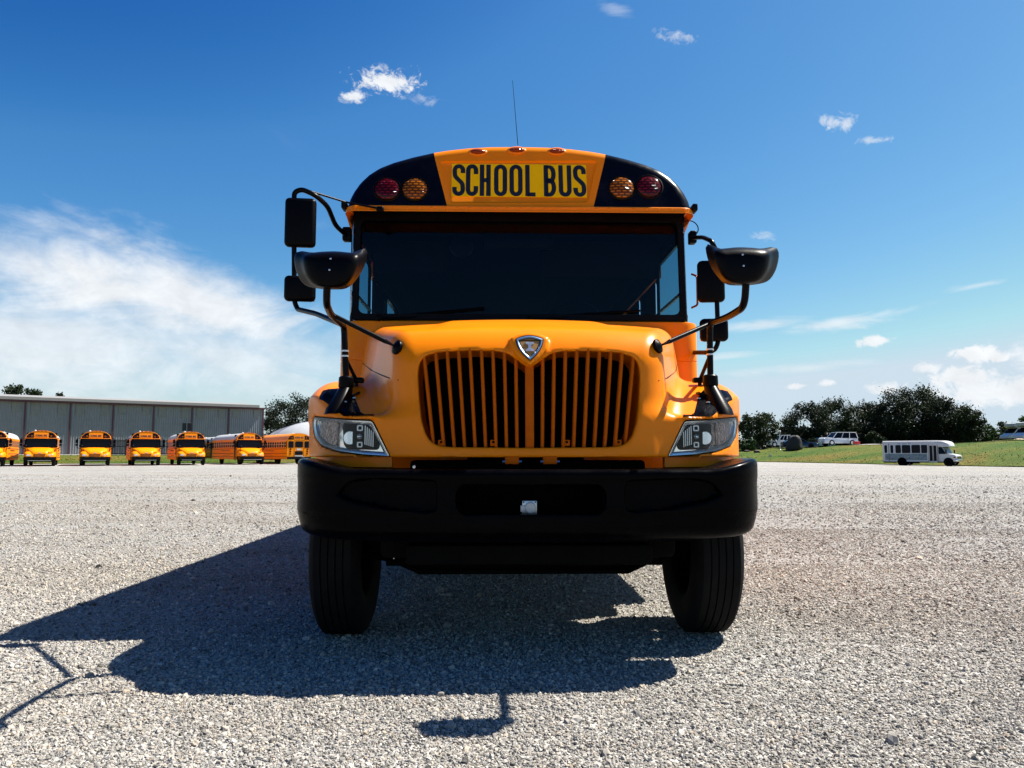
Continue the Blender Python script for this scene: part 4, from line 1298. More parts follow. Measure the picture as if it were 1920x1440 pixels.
insd('bulkhead_panel', lambda bm: (box(bm, 0.2, 1.15, 2.35, 2.40, 2.46, 2.76, 0.02), box(bm, -1.15, -0.55, 2.35, 2.40, 2.50, 2.76, 0.02)))
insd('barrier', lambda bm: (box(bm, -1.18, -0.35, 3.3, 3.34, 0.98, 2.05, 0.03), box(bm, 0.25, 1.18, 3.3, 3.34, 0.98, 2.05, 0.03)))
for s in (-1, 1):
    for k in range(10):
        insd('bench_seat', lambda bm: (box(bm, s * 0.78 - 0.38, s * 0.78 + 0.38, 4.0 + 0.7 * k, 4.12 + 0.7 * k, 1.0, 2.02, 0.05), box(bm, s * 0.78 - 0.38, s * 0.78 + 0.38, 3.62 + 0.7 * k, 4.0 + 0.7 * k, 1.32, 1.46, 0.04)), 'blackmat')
# wipers
for (x0, x1, z1) in ((-1.0, -0.25, 2.075), (0.05, 0.85, 2.06)):
    bm = BM()
    tube(bm, [(x0 + 0.02, 1.625, 1.99), (x0 + 0.25, 1.622, 2.00), ((x0 + x1) / 2, 1.63, (z1 + 2.0) / 2)], [0.014, 0.009, 0.006], 8)
    tube(bm, [(x0 + 0.12, 1.636, 1.995 + 0.02), (x1, 1.64, z1)], 0.008, 6)
    lathe(bm, [(0.022, -0.02), (0.022, 0.02), (0.012, 0.03)], Matrix.Translation((x0 + 0.02, 1.615, 1.992)) @ Matrix.Rotation(R(-90), 4, 'Z'), 12)
    obj('wiper', bm, M['blackmat'], shell)

# ---- front roof cap
ZBR = loc(972, 388.5, 1.512).z
def cap_y(z): return 1.512 + (z - ZBR) * 0.20
def cap_at(px, py):
    """point of the cap's sloping face seen at a photo position"""
    yl = 1.55
    for _ in range(6): yl = cap_y(loc(px, py, yl).z)
    return loc(px, py, yl)
def out_pt(u):
    """u 0..1 along the outline from the crown to the brim corner"""
    L = [0]
    for a, b in zip(OUTL[:-1], OUTL[1:]): L.append(L[-1] + math.hypot(b[0] - a[0], b[1] - a[1]))
    t = u * L[-1]
    x = float(np.interp(t, L, [a for a, b in OUTL])); z = float(np.interp(t, L, [b for a, b in OUTL]))
    e = 0.01
    x2 = float(np.interp(min(t + e, L[-1]), L, [a for a, b in OUTL])); z2 = float(np.interp(min(t + e, L[-1]), L, [b for a, b in OUTL]))
    x1 = float(np.interp(max(t - e, 0), L, [a for a, b in OUTL])); z1 = float(np.interp(max(t - e, 0), L, [b for a, b in OUTL]))
    tx, tz = x2 - x1, z2 - z1; l = math.hypot(tx, tz)
    return (x, z), (-tz / l, tx / l)
RO = 0.075
def cap_col(u, xb, rows=5):
    (xo, zo), (nx, nz) = out_pt(u)
    zo = max(zo, ZBR + 0.004)
    xi, zi = xo - nx * RO, max(zo - nz * RO, ZBR + 0.002)
    col = []
    for k in range(rows + 1):
        t = k / rows
        z = ZBR + (zi - ZBR) * t; col.append(Vector((xb + (xi - xb) * t, cap_y(z), z)))
    yb = cap_y(zi)
    for k in range(1, 8):
        a = R(90 * k / 7)
        col.append(Vector((xi + (xo - xi) * math.sin(a), yb + RO * (1 - math.cos(a)), zi + (zo - zi) * math.sin(a))))
    col.append(Vector((xo, 1.86, zo)))
    return col
LT = sum(math.hypot(b[0] - a[0], b[1] - a[1]) for a, b in zip(OUTL[:-1], OUTL[1:]))
uT = float(np.interp(0.615, [out_pt(k / 200)[0][0] for k in range(201)], [k / 200 for k in range(201)]))
capo = link(bpy.data.objects.new('roof_cap', None), bus)
for s in (-1, 1):
    bm = BM()
    cols = []
    for k in range(25):
        t = k / 24
        c = cap_col(uT + (1 - uT) * t, 0.508 + (1.196 - 0.508) * t)
        cols.append([Vector((s * p.x, p.y, p.z)) for p in c])
    loft(bm, cols, closed=False, cap=False)
    obj('lamp_panel', bm, M['black'], capo, angle=60)
# orange middle with a sunk sign panel
ccols = []
for k in range(25):
    t = -1 + 2 * k / 24
    c = cap_col(uT * abs(t), 0.508 * abs(t))
    ccols.append([Vector((math.copysign(1, t) * p.x, p.y, p.z)) for p in c])
bm = BM()
loft(bm, [c[5:] for c in ccols], closed=False, cap=False)
outer = [(-0.508, ZBR), (0.508, ZBR)] + [(c[5].x, c[5].z) for c in ccols[::-1]]
capm = lambda dep: (lambda a, b: Vector((a, cap_y(b) + dep, b)))
hb0, hb1, ht0, ht1 = cap_at(842, 381), cap_at(1103, 380), cap_at(825, 302), cap_at(1120, 301)
hole = round_poly([(hb0.x, hb0.z), (hb1.x, hb1.z), (ht1.x, ht1.z), (ht0.x, ht0.z)], 0.03, 4)
plate_hole(bm, outer, hole, capm(0))
in1 = inset_poly(hole, 0.010); in2 = inset_poly(hole, 0.016)
loft(bm, [[capm(0)(*p) for p in hole], [capm(0.012)(*p) for p in in1], [capm(0.014)(*p) for p in in2]], cap=False)
bm.faces.new([bm.verts.new(capm(0.014)(*p)) for p in in2])
bmesh.ops.remove_doubles(bm, verts=bm.verts[:], dist=0.0004)
obj('sign_housing', bm, M['yellow'], capo, angle=30)
# SCHOOL BUS sign
sa, sb = cap_at(846, 367.5), cap_at(1099, 308)
sx0, sx1, sz0, sz1 = sa.x, sb.x, sa.z, sb.z
sign = None
bm = BM(); prism(bm, [(sx0, sz0), (sx1, sz0), (sx1, sz1), (sx0, sz1)], capm(0.0135), capm(0.010)); sign = obj('sign', bm, M['signyellow'], capo)
LET = (('S', 4, 69), ('C', 73, 136), ('H', 144, 200), ('O', 217, 284), ('O', 296, 363), ('L', 377, 432), ('B', 472, 534), ('U', 548, 614), ('S', 623, 689))
hgt = (sz1 - sz0) * 0.955
for ch, a0, a1 in LET:
    u0, u1 = sx0 + (sx1 - sx0) * a0 / 692.0, sx0 + (sx1 - sx0) * a1 / 692.0
    f = lambda a, b, u0=u0: capm(0.0085)(u0 + a * hgt, sz0 + (sz1 - sz0 - hgt) / 2 + b * hgt)
    bm = letter_bm(ch, (u1 - u0) / hgt, 0.128, f)
    obj('letter', bm, M['ink'], sign, smooth=False)
# marker lamps along the crown
for px, py in ((896, 286), (969, 283), (1044, 285)):
    q = loc(px, py, 1.60)
    mk = link(bpy.data.objects.new('marker_light', None), capo)
    c = Vector((q.x, cap_y(3.18) + 0.004, q.z + 0.004))
    for nm, rx, rz, ry, m in (('lamp_base', 0.068, 0.033, 0.014, M['yellow']), ('lens', 0.056, 0.024, 0.030, M['marker'])):
        bm = BM()
        bmesh.ops.create_uvsphere(bm, u_segments=24, v_segments=14, radius=1)
        for v in bm.verts: v.co = Vector((c.x + v.co.x * rx, c.y + v.co.y * ry + v.co.z * rz * 0.3, c.z + v.co.z * rz))
        obj(nm, bm, m, mk)
# eight-way warning lamps
for px, py, m in ((726, 355, 'redlens'), (778, 354.5, 'amberlens'), (1166, 352.5, 'amberlens'), (1217, 350.5, 'redlens')):
    q = cap_at(px, py)
    wl_ = link(bpy.data.objects.new('warning_light', None), capo)
    mt = Matrix.Translation((q.x, cap_y(q.z) + 0.004, q.z)) @ Matrix.Rotation(R(-14), 4, 'X') @ Matrix.Rotation(R(-90), 4, 'Z')
    bm = BM(); lathe(bm, [(0.100, -0.004), (0.100, 0.006), (0.094, 0.012), (0.088, 0.006), (0.086, 0.0)], mt, 40); obj('lamp_ring', bm, M['gasket'], wl_)
    bm = BM(); lathe(bm, [(0.087, 0.0), (0.086, 0.008), (0.074, 0.016), (0.050, 0.022), (0.024, 0.0255), (0.004, 0.026)], mt, 40); obj('lens', bm, M[m], wl_, angle=60)
# brim with rivets
BP = fillet([(-1.216, 11.2, 0), (-1.216, 1.494, 0), (1.216, 1.494, 0), (1.216, 11.2, 0)], 0.10, 8)
def brim_ring(o, z): return [(q.x + (o if q.x < 0 else -o) * (1 if abs(q.x) > 1.1 else abs(q.x) / 1.1), q.y + o, z) for q in BP]
brim_under = [(q.x * 0.985, q.y + 0.10 if abs(q.x) < 1.2 else q.y + 0.02, ZBR + 0.004) for q in BP]
bm = BM()
loft(bm, [brim_ring(0.03, ZBR + 0.004), brim_ring(0.004, ZBR + 0.002), brim_ring(0.0, ZBR - 0.004), brim_ring(0.0, ZBR - 0.030), brim_ring(-0.006, ZBR - 0.034), brim_ring(-0.006, ZBR - 0.042), brim_under], closed=False, cap=False)
obj('brim', bm, M['yellow'], capo, angle=30)
bm = BM()
for k in range(27):
    x = -1.14 + 2.28 * k / 26
    lathe(bm, [(0.0085, 0), (0.0075, 0.003), (0.003, 0.0055)], Matrix.Translation((x, 1.4935, ZBR - 0.016)) @ Matrix.Rotation(R(-90), 4, 'Z'), 8)
for s in (-1, 1):
    for a in (20, 45, 70):
        d = Vector((s * math.sin(R(a)), -math.cos(R(a)), 0)); c = Vector((s * 1.116, 1.594, ZBR - 0.016)) + d * 0.1005
        lathe(bm, [(0.0085, 0), (0.0075, 0.003), (0.003, 0.0055)], Matrix.Translation(c) @ d.to_track_quat('X', 'Z').to_matrix().to_4x4(), 8)
stuff(obj('rivets', bm, M['yellow'], capo))
for s in (-1, 1):
    bm = BM(); box(bm, s * 1.226 - 0.018, s * 1.226 + 0.018, 1.52, 1.62, ZBR - 0.01, ZBR + 0.04, 0.008); obj('side_marker', bm, M['gasket'], capo)
# radio antenna
p = loc(971, 272, 1.95); q = loc(961, 151, 1.95)
bm = BM(); tube(bm, [(p.x, 1.95, 3.20), (p.x, 1.95, 3.275)], [0.022, 0.010], 10); tube(bm, [p, p.lerp(q, 0.5), q], [0.0026, 0.0020, 0.0014], 8)
obj('antenna', bm, M['tube'], bus)

# ---- mirrors
FRONT_R = [(600, 480), (690, 466), (850, 455), (1000, 460), (1110, 472), (1180, 498), (1196, 540), (1182, 640), (1150, 720), (1080, 800), (960, 835), (850, 840), (740, 812), (665, 745), (615, 650), (585, 560)]
RIM_R = [(512, 460), (530, 425), (556, 414), (600, 436), (645, 468), (730, 462), (850, 452), (1000, 457), (1090, 466), (1150, 454), (1215, 450), (1262, 470), (1275, 530), (1265, 610), (1235, 705), (1165, 800), (1040, 838), (850, 850), (720, 832), (620, 735), (545, 605)]
def by_angle(poly, n=56):
    c = (890, 640)
    P = smooth_path([(a, b, 0) for a, b in poly], 6, closed=True)
    ang = np.array([math.atan2(p.y - c[1], p.x - c[0]) for p in P]); rad = np.array([math.hypot(p.x - c[0], p.y - c[1]) for p in P])
    o = np.argsort(ang); ang, rad = ang[o], rad[o]
    ang = np.concatenate([ang - 2 * math.pi, ang, ang + 2 * math.pi]); rad = np.concatenate([rad] * 3)
    out = []
    for k in range(n):
        a = -math.pi + 2 * math.pi * k / n
        r = np.interp(a, ang, rad); out.append(((r * math.cos(a)) / 5.54, (r * math.sin(a)) / 5.54))
    return out
FA, RA = by_angle(FRONT_R), by_angle(RIM_R)
def crossview(cpx, cpy, yl, s):
    mr = link(bpy.data.objects.new('crossover_mirror', None), bus)
    def pt(q, y, k=1.0, ear=0.0):
        e = ear * abs(q[0]) / 68.0
        return loc(cpx + s * q[0] * k, cpy + q[1] * k, y + e)
    mixq = lambda a, b, t: (a[0] + (b[0] - a[0]) * t, a[1] + (b[1] - a[1]) * t)
    rings = [[pt(q, yl - 0.095, 0.55) for q in FA], [pt(q, yl - 0.090, 0.75) for q in FA], [pt(q, yl - 0.075, 0.90) for q in FA], [pt(q, yl - 0.05, 0.975) for q in FA], [pt(q, yl - 0.02, 1.0) for q in FA],
             [pt(mixq(a, b, 0.35), yl, 1.0, 0.02) for a, b in zip(FA, RA)], [pt(mixq(a, b, 0.85), yl + 0.02, 1.0, 0.03) for a, b in zip(FA, RA)], [pt(q, yl + 0.028, 1.0, 0.035) for q in RA],
             [pt(q, yl + 0.045, 0.995, 0.04) for q in RA], [pt(q, yl + 0.05, 0.96, 0.04) for q in RA]]
    bm = BM(); loft(bm, rings); obj('mirror_shell', bm, M['blackmat'], mr, angle=60)
    bm = BM(); loft(bm, [[pt(q, yl + 0.052, 0.95, 0.04) for q in RA], [pt(q, yl + 0.085, 0.7, 0.02) for q in RA], [pt(q, yl + 0.10, 0.35) for q in RA], [pt(q, yl + 0.105, 0.02) for q in RA]])
    obj('mirror_glass', bm, M['chrome'], mr)
    for dx, dy in ((1, -20), (3, 1)):
        c = pt((dx, dy), yl - 0.094)
        bm = BM(); lathe(bm, [(0.0055, 0), (0.005, 0.004), (0.002, 0.005)], Matrix.Translation(c) @ Matrix.Rotation(R(-90), 4, 'Z'), 8); obj('mirror_screw', bm, M['steel'], mr)
    return mr
XM = -0.15
crossview(621, 505, XM, -1); crossview(1391, 497.5, XM, 1)
def rearview(px, py, w, h, yl, yaw, par):
    c = loc(px, py, yl); k = (yl + 3.7) / FOC
    bm = BM(); obox(bm, (w * k, 0.075, h * k), Matrix.Translation(c) @ Matrix.Rotation(R(yaw), 4, 'Z'), 0.030, 4)
    sh = obj('mirror_shell', bm, M['blackmat'], par, angle=60)
    bm = BM(); obox(bm, (w * k * 0.9, 0.006, h * k * 0.9), Matrix.Translation(c) @ Matrix.Rotation(R(yaw), 4, 'Z') @ Matrix.Translation((0, 0.039, 0)), 0.002, 1)
    obj('mirror_glass', bm, M['chrome'], par)
def rod(par, name, pts, r, fr=0.06, m='tube', seg=10):
    P = [loc(*p) for p in pts]
    bm = BM(); tube(bm, fillet(P, fr, 6), r, seg); return obj(name, bm, M[m], par)
RV = 1.22
# left (kerb side)
ml = link(bpy.data.objects.new('mirror_bracket', None), bus)
rod(ml, 'mirror_arm', [(650, 442, 1.66), (629, 423, 1.5), (614, 386, 1.32), (590, 365, RV), (566, 355, RV), (552, 360, RV), (551, 385, RV), (552, 566, RV), (558, 580, RV), (592, 588, 0.95), (641, 608, 0.52)], 0.0165, 0.05)
rod(ml, 'mirror_stay', [(583, 359, RV), (648, 379, 1.45), (712, 391, 1.47)], 0.007, 0.01)
rearview(563.5, 418, 58, 95, RV, 6, ml); rearview(562.5, 541.5, 58, 49, RV, 6, ml)
bm = BM(); q = loc(712, 391, 1.46); obox(bm, (0.05, 0.03, 0.04), Matrix.Translation((q.x, 1.475, q.z)), 0.012, 3); obj('stay_foot', bm, M['blackmat'], ml)
bm = BM(); q = loc(651, 440, 1.68); obox(bm, (0.06, 0.07, 0.10), Matrix.Translation(q), 0.012, 3); obj('arm_clamp', bm, M['blackmat'], ml)
# right (street side)
mr_ = link(bpy.data.objects.new('mirror_bracket', None), bus)
rod(mr_, 'mirror_arm', [(1296, 446, 1.66), (1318, 445, 1.45), (1334, 452, RV), (1343, 470, RV), (1344, 560, RV), (1347, 640, RV), (1341, 656, RV), (1326, 661, 1.3), (1300, 661, 1.66)], 0.0155, 0.05)
rearview(1333, 528, 51, 81, RV, -6, mr_); rearview(1338.5, 619, 53, 44, RV, -6, mr_)
bm = BM(); q = loc(1298, 446, 1.68); obox(bm, (0.05, 0.08, 0.09), Matrix.Translation(q), 0.012, 3); obj('arm_clamp', bm, M['blackmat'], mr_)
bm = BM()
c = loc(1293, 428, 1.66)
tube(bm, [c + Vector((0.062 * math.cos(R(a)), 0.02 * math.sin(R(a)), 0.062 * math.sin(R(a)))) for a in range(-60, 240, 12)], 0.004, 6); obj('wire_loop', bm, M['tube'], mr_)
# pedestals, poles and tripod rods of the crossover mirrors
PO = 0.50
for s, cap_px, cap_py, jt, rod_pts, disc in (
        (-1, 649, 716, [(646, 640, PO), (645, 612, PO), (620, 590, 0.15), (612, 570, -0.10), (613.5, 528, XM)], [(622, 590, 0.20), (735, 646, 0.27)], (744, 651)),
        (1, 1332, 713, [(1331, 640, PO), (1331, 606, PO - 0.02), (1366, 594, 0.12), (1396, 575, -0.10), (1399, 526, XM)], [(1366, 594, 0.12), (1330, 607, 0.45), (1245, 645, 0.27)], (1234, 649))):
    st = link(bpy.data.objects.new('mirror_post', None), bus)
    c = loc(cap_px, cap_py, PO)
    zb = shell_z(abs(c.x), PO)
    bm = BM()
    def ell(cx, cy, z, rx, ry, n=20):
        return [(cx + rx * math.cos(2 * math.pi * k / n), cy + ry * math.sin(2 * math.pi * k / n), z) for k in range(n)]
    b0 = shell_z(abs(c.x) + 0.01, PO - 0.07) - 0.01
    b0 = 1.262
    rings = [ell(c.x + s * 0.028, PO - 0.055, b0, 0.072, 0.125), ell(c.x + s * 0.025, PO - 0.05, b0 + 0.03, 0.068, 0.115), ell(c.x + s * 0.010, PO - 0.02, b0 + (c.z - b0) * 0.58, 0.047, 0.068), ell(c.x, PO, c.z - 0.03, 0.036, 0.04)]
    loft(bm, rings); obj('post_base', bm, M['blackmat'], st)
    bm = BM(); loft(bm, [ell(c.x, PO, c.z - 0.032, 0.040, 0.042), ell(c.x, PO, c.z - 0.026, 0.042, 0.044), ell(c.x, PO, c.z + 0.022, 0.040, 0.042), ell(c.x, PO, c.z + 0.03, 0.032, 0.034)]); obj('post_cap', bm, M['blackmat'], st)
    # side wing bolted to the fender
    bm = BM(); x1 = c.x - s * 0.075
    loft(bm, [[(c.x - s * 0.02, PO - 0.03, c.z - 0.10), (c.x - s * 0.02, PO + 0.03, c.z - 0.10), (c.x - s * 0.02, PO + 0.03, c.z - 0.085), (c.x - s * 0.02, PO - 0.03, c.z - 0.085)],
              [(x1, PO - 0.03, shell_z(abs(x1), PO) + 0.004), (x1, PO + 0.03, shell_z(abs(x1), PO) + 0.004), (x1, PO + 0.03, shell_z(abs(x1), PO) + 0.016), (x1, PO - 0.03, shell_z(abs(x1), PO) + 0.016)]])
    obj('post_wing', bm, M['blackmat'], st)
    bm = BM(); tube(bm, fillet([c] + [loc(*p) for p in jt], 0.10, 7), 0.0175, 12); obj('pole', bm, M['tube'], st)
    P = [loc(*p) for p in rod_pts]
    d3 = Vector((s * -0.0 + loc(disc[0], disc[1], 0.27).x, 0, 0)); dx = d3.x; dz = loc(disc[0], disc[1], 0.27).z
    yd = shell_y(abs(dx), dz)
    dp = Vector((dx, yd - 0.012, dz))
    bm = BM(); tube(bm, P[:-1] + [P[-1].lerp(P[-2], 0.12)], 0.0125, 10); tube(bm, [P[-1].lerp(P[-2], 0.12), P[-1], dp], [0.0125, 0.006, 0.006], 8); obj('stay_rod', bm, M['tube'], st)
    nrm = Vector((s * 0.75, -0.6, 0.28)).normalized()
    bm = BM(); lathe(bm, [(0.036, -0.012), (0.040, -0.004), (0.038, 0.006), (0.022, 0.014), (0.010, 0.020)], Matrix.Translation(dp) @ nrm.to_track_quat('X', 'Z').to_matrix().to_4x4(), 24); obj('foot_disc', bm, M['blackmat'], st)
    bz = loc(656 if s < 0 else 1330, 664 if s < 0 else 661, PO)
    bm = BM(); px_ = c.x + (loc(jt[0][0], jt[0][1], PO).x - c.x) * ((bz.z - c.z) / max(loc(jt[0][0], jt[0][1], PO).z - c.z, 0.01))
    for dz_ in (-0.016, 0.012): lathe(bm, [(0.0205, 0), (0.0205, 0.009)], Matrix.Translation((px_, PO, bz.z + dz_)) @ Matrix.Rotation(R(-90), 4, 'Y'), 16)
    obj('clamp_band', bm, M['alu'], st)
    foot = (668, 713, 0.62) if s < 0 else (1312, 713, 0.66)
    fp = loc(*foot)
    bm = BM(); tube(bm, [Vector((px_, PO + 0.01, bz.z - 0.02)), fp], 0.011, 8); tube(bm, [fp, Vector((fp.x, fp.y, shell_z(abs(fp.x), fp.y)))], 0.012, 8)
    obox(bm, (0.085, 0.05, 0.03), Matrix.Translation(fp) , 0.01, 2); obj('brace', bm, M['tube'], st)
# folded stop-arm frame on the street side
rod(bus, 'window_guard', [(1297, 514, 1.95), (1307, 518, 1.9), (1308, 572, 1.9), (1297, 577, 1.95)], 0.008, 0.02, 'marker')
# ================================================================== FAR SIDE OF THE LOT
M['wallsheet'] = mat('grey_steel_siding', (0.235, 0.243, 0.250), 0.5, metal=0.1, var=0.10, vscale=1.5, dirt=(0.12, 0.12, 0.11, 0.35), dscale=0.6)
M['skylight'] = mat('olive_fibreglass', (0.205, 0.205, 0.185), 0.6, var=0.15, vscale=3)
M['maroon'] = mat('maroon_trim', (0.075, 0.018, 0.026), 0.5, var=0.2)
M['fascia'] = mat('pale_roof_edge', (0.24, 0.23, 0.215), 0.5, var=0.1, dirt=(0.3, 0.28, 0.25, 0.3))
M['concrete'] = mat('pale_concrete', (0.34, 0.325, 0.30), 0.9, var=0.15, vscale=2, bump=0.2)
M['ironfence'] = mat('dark_fence_paint', (0.012, 0.013, 0.016), 0.6, var=0.3)
M['membrane'] = mat('white_barn_cover', (0.36, 0.37, 0.38), 0.5, var=0.06, vscale=0.6, dirt=(0.45, 0.46, 0.47, 0.4), dscale=0.4)
M['bark'] = mat('bark', (0.05, 0.042, 0.034), 0.9, var=0.3, bump=0.4, bscale=20)

# ---- long metal shed
TH0 = at(46, 860, 100.0)
def shed_pt(t, z=0.0, off=0.0):
    """t bays along the front wall; off metres out from it"""
    k = 1 + 0.029 * t
    x0, y0 = (46 - PXC) / FOC * 100, 100.0
    px = (46 + 88.8 * t) / (1 + 0.029 * t)
    Y = 100 * k
    return Vector(((px - PXC) / FOC * Y + off * 0.56, Y - off * 0.83, z))
EAVE, BASE = 7.98, 0.90
shed = thing('storage_shed', 'long grey corrugated metal shed with maroon trim behind the row of buses', 'shed', shed_pt(0, BASE), 0)
shed_inv = Matrix.Translation(-shed_pt(0, BASE))
shift_ = -shed_pt(0, BASE)
def sp(t, z, off=0.0): return shed_pt(t, z, off) + shift_
NB = 17
for i in range(-3, 6):
    bm = BM()
    a = []
    for k in range(NB):
        t0 = i + k / NB
        for u, o in ((0.0, 0.0), (0.60, 0.0), (0.72, 0.055), (0.88, 0.055)):
            a.append((t0 + u / NB, o))
    a.append((i + 1.0, 0.0))
    loft(bm, [[sp(t, BASE, o) for t, o in a], [sp(t, EAVE - 0.1, o) for t, o in a]], closed=False, cap=False)
    obj('wall_panel', bm, M['wallsheet'], shed, smooth=False)
    for u0 in (0.13, 0.72):
        h = 1.55 if (i * 7 + int(u0 * 10)) % 3 else 1.25
        bm = BM()
        p4 = [sp(i + u0, EAVE - 0.15 - h, 0.07), sp(i + u0 + 0.17, EAVE - 0.15 - h, 0.07), sp(i + u0 + 0.17, EAVE - 0.15, 0.07), sp(i + u0, EAVE - 0.15, 0.07)]
        q4 = [p + Vector((0.56, -0.83, 0)) * 0.02 for p in p4]
        loft(bm, [p4, q4]); obj('skylight_panel', bm, M['skylight'], shed, smooth=False)
for i in range(-3, 7):
    bm = BM()
    w = 0.018
    loft(bm, [[sp(i - w, BASE, -0.02), sp(i + w, BASE, -0.02), sp(i + w, BASE, 0.16), sp(i - w, BASE, 0.16)], [sp(i - w, EAVE, -0.02), sp(i + w, EAVE, -0.02), sp(i + w, EAVE, 0.16), sp(i - w, EAVE, 0.16)]])
    obj('downspout', bm, M['maroon'], shed, smooth=False)
def strip(name, z0, z1, o0, o1, m, t0=-3.1, t1=6.03):
    bm = BM(); loft(bm, [[sp(t, z0, o0), sp(t, z0, o1), sp(t, z1, o1), sp(t, z1, o0)] for t in (t0, t1)]); return obj(name, bm, m, shed, smooth=False)
strip('eave_trim', EAVE - 0.12, EAVE + 0.12, -0.05, 0.66, M['maroon'])
strip('roof_edge', EAVE + 0.123, EAVE + 0.50, -0.05, 0.76, M['fascia'], t1=5.85)
# roof, end wall
bk = Vector((-0.56, 0.83, 0)) * 26
bm = BM()
A = [sp(-3.1, EAVE + 0.42, 0.5), sp(6.03, EAVE + 0.35, 0.5)]
loft(bm, [[A[0], A[1]], [A[0] + bk * 0.5 + Vector((0, 0, 1.2)), A[1] + bk * 0.5 + Vector((0, 0, 1.2))], [A[0] + bk, A[1] + bk]], closed=False, cap=False)
obj('shed_roof', bm, M['fascia'], shed, smooth=False)
bm = BM()
e0, e1 = sp(6.0, BASE, 0), sp(6.0, EAVE, 0)
bm.faces.new([bm.verts.new(p) for p in (e0, e0 + bk, e1 + bk, e1 + bk * 0.5 + Vector((0, 0, 1.2)), e1)])
obj('end_wall', bm, M['wallsheet'], shed, smooth=False)
# dark louvred opening beside the fifth downspout
bm = BM(); loft(bm, [[sp(3.76, 4.4, 0.07), sp(3.985, 4.4, 0.07), sp(3.985, 5.55, 0.07), sp(3.76, 5.55, 0.07)], [sp(3.76, 4.4, 0.12), sp(3.985, 4.4, 0.12), sp(3.985, 5.55, 0.12), sp(3.76, 5.55, 0.12)]])
lv = obj('wall_vent', bm, M['ironfence'], shed, smooth=False)
bm = BM()
for t0, t1, z0, z1 in ((3.75, 3.99, 5.55, 5.66), (3.75, 3.99, 4.3, 4.4), (3.86, 3.88, 4.4, 5.55)):
    loft(bm, [[sp(t0, z0, 0.1), sp(t1, z0, 0.1), sp(t1, z1, 0.1), sp(t0, z1, 0.1)], [sp(t0, z0, 0.18), sp(t1, z0, 0.18), sp(t1, z1, 0.18), sp(t0, z1, 0.18)]])
stuff(obj('vent_frame', bm, M['fascia'], lv, smooth=False))
# concrete apron along its foot
bm = BM()
loft(bm, [[shed_pt(t, BASE - 0.3, 0.0), shed_pt(t, BASE - 0.3, 2.6), shed_pt(t, BASE + 0.10, 2.6), shed_pt(t, BASE + 0.14, 0.0)] for t in (-3, 6.1)])
structure(obj('pavement', bm, M['concrete'], smooth=False))

# ---- dark picket fence in front of the shed
fn_ = thing('picket_fence', 'dark metal picket fence between the far parked buses and the shed', 'fence', at(205, 850, 96))
F0, F1 = at(204, 850, 95.0), at(445, 849, 100.0)
F0.z = hz(F0.x, F0.y); F1.z = hz(F1.x, F1.y)
o0 = Vector(fn_.location)
def fp_(t, z): return F0.lerp(F1, t) + Vector((0, 0, z)) - o0
for k in range(9):
    bm = BM(); p = fp_(k / 8, 0); box(bm, p.x - 0.06, p.x + 0.06, p.y - 0.06, p.y + 0.06, p.z - 0.2, p.z + 2.15, 0.01, 1); obj('post', bm, M['ironfence'], fn_, smooth=False)
for z in (0.3, 1.2, 1.9):
    bm = BM(); tube(bm, [fp_(0, z), fp_(1, z)], 0.045, 6); obj('rail', bm, M['ironfence'], fn_)
bm = BM()
for k in range(110):
    p = fp_((k + 0.5) / 110, 0); box(bm, p.x - 0.035, p.x + 0.035, p.y - 0.02, p.y + 0.02, p.z + 0.1, p.z + 2.05)
stuff(obj('pickets', bm, M['ironfence'], fn_, smooth=False))

# ---- hoop barn
hb = thing('hoop_barn', 'white rounded fabric barn showing over the parked bus roofs', 'barn', at(590, 850, 112))
c = at(592, 850, 112.0); 
bm = BM()
rings = []
for y, k in [(-5.0 + 5.0 * (1 - math.cos(R(90 * q / 8))) - 0.0, math.sin(R(max(4, 90 * q / 8)))) for q in range(9)] + [(5.0 * j, 1.0) for j in range(1, 7)]:
    rings.append([(7.2 * k * math.cos(R(a)), y, 5.1 * k * math.sin(R(a)) - 0.2) for a in range(0, 181, 6)])
loft(bm, rings, closed=False, cap=False)
obj('barn_cover', bm, M['membrane'], hb)
for j in range(0, 7):
    bm = BM(); tube(bm, [(7.22 * math.cos(R(a)), j * 5.0, 5.12 * math.sin(R(a)) - 0.2) for a in range(0, 181, 6)], 0.05, 6); obj('hoop', bm, M['alu'], hb)
hb.location = (c.x, c.y, 0.9); hb.rotation_euler = (0, 0, R(22))

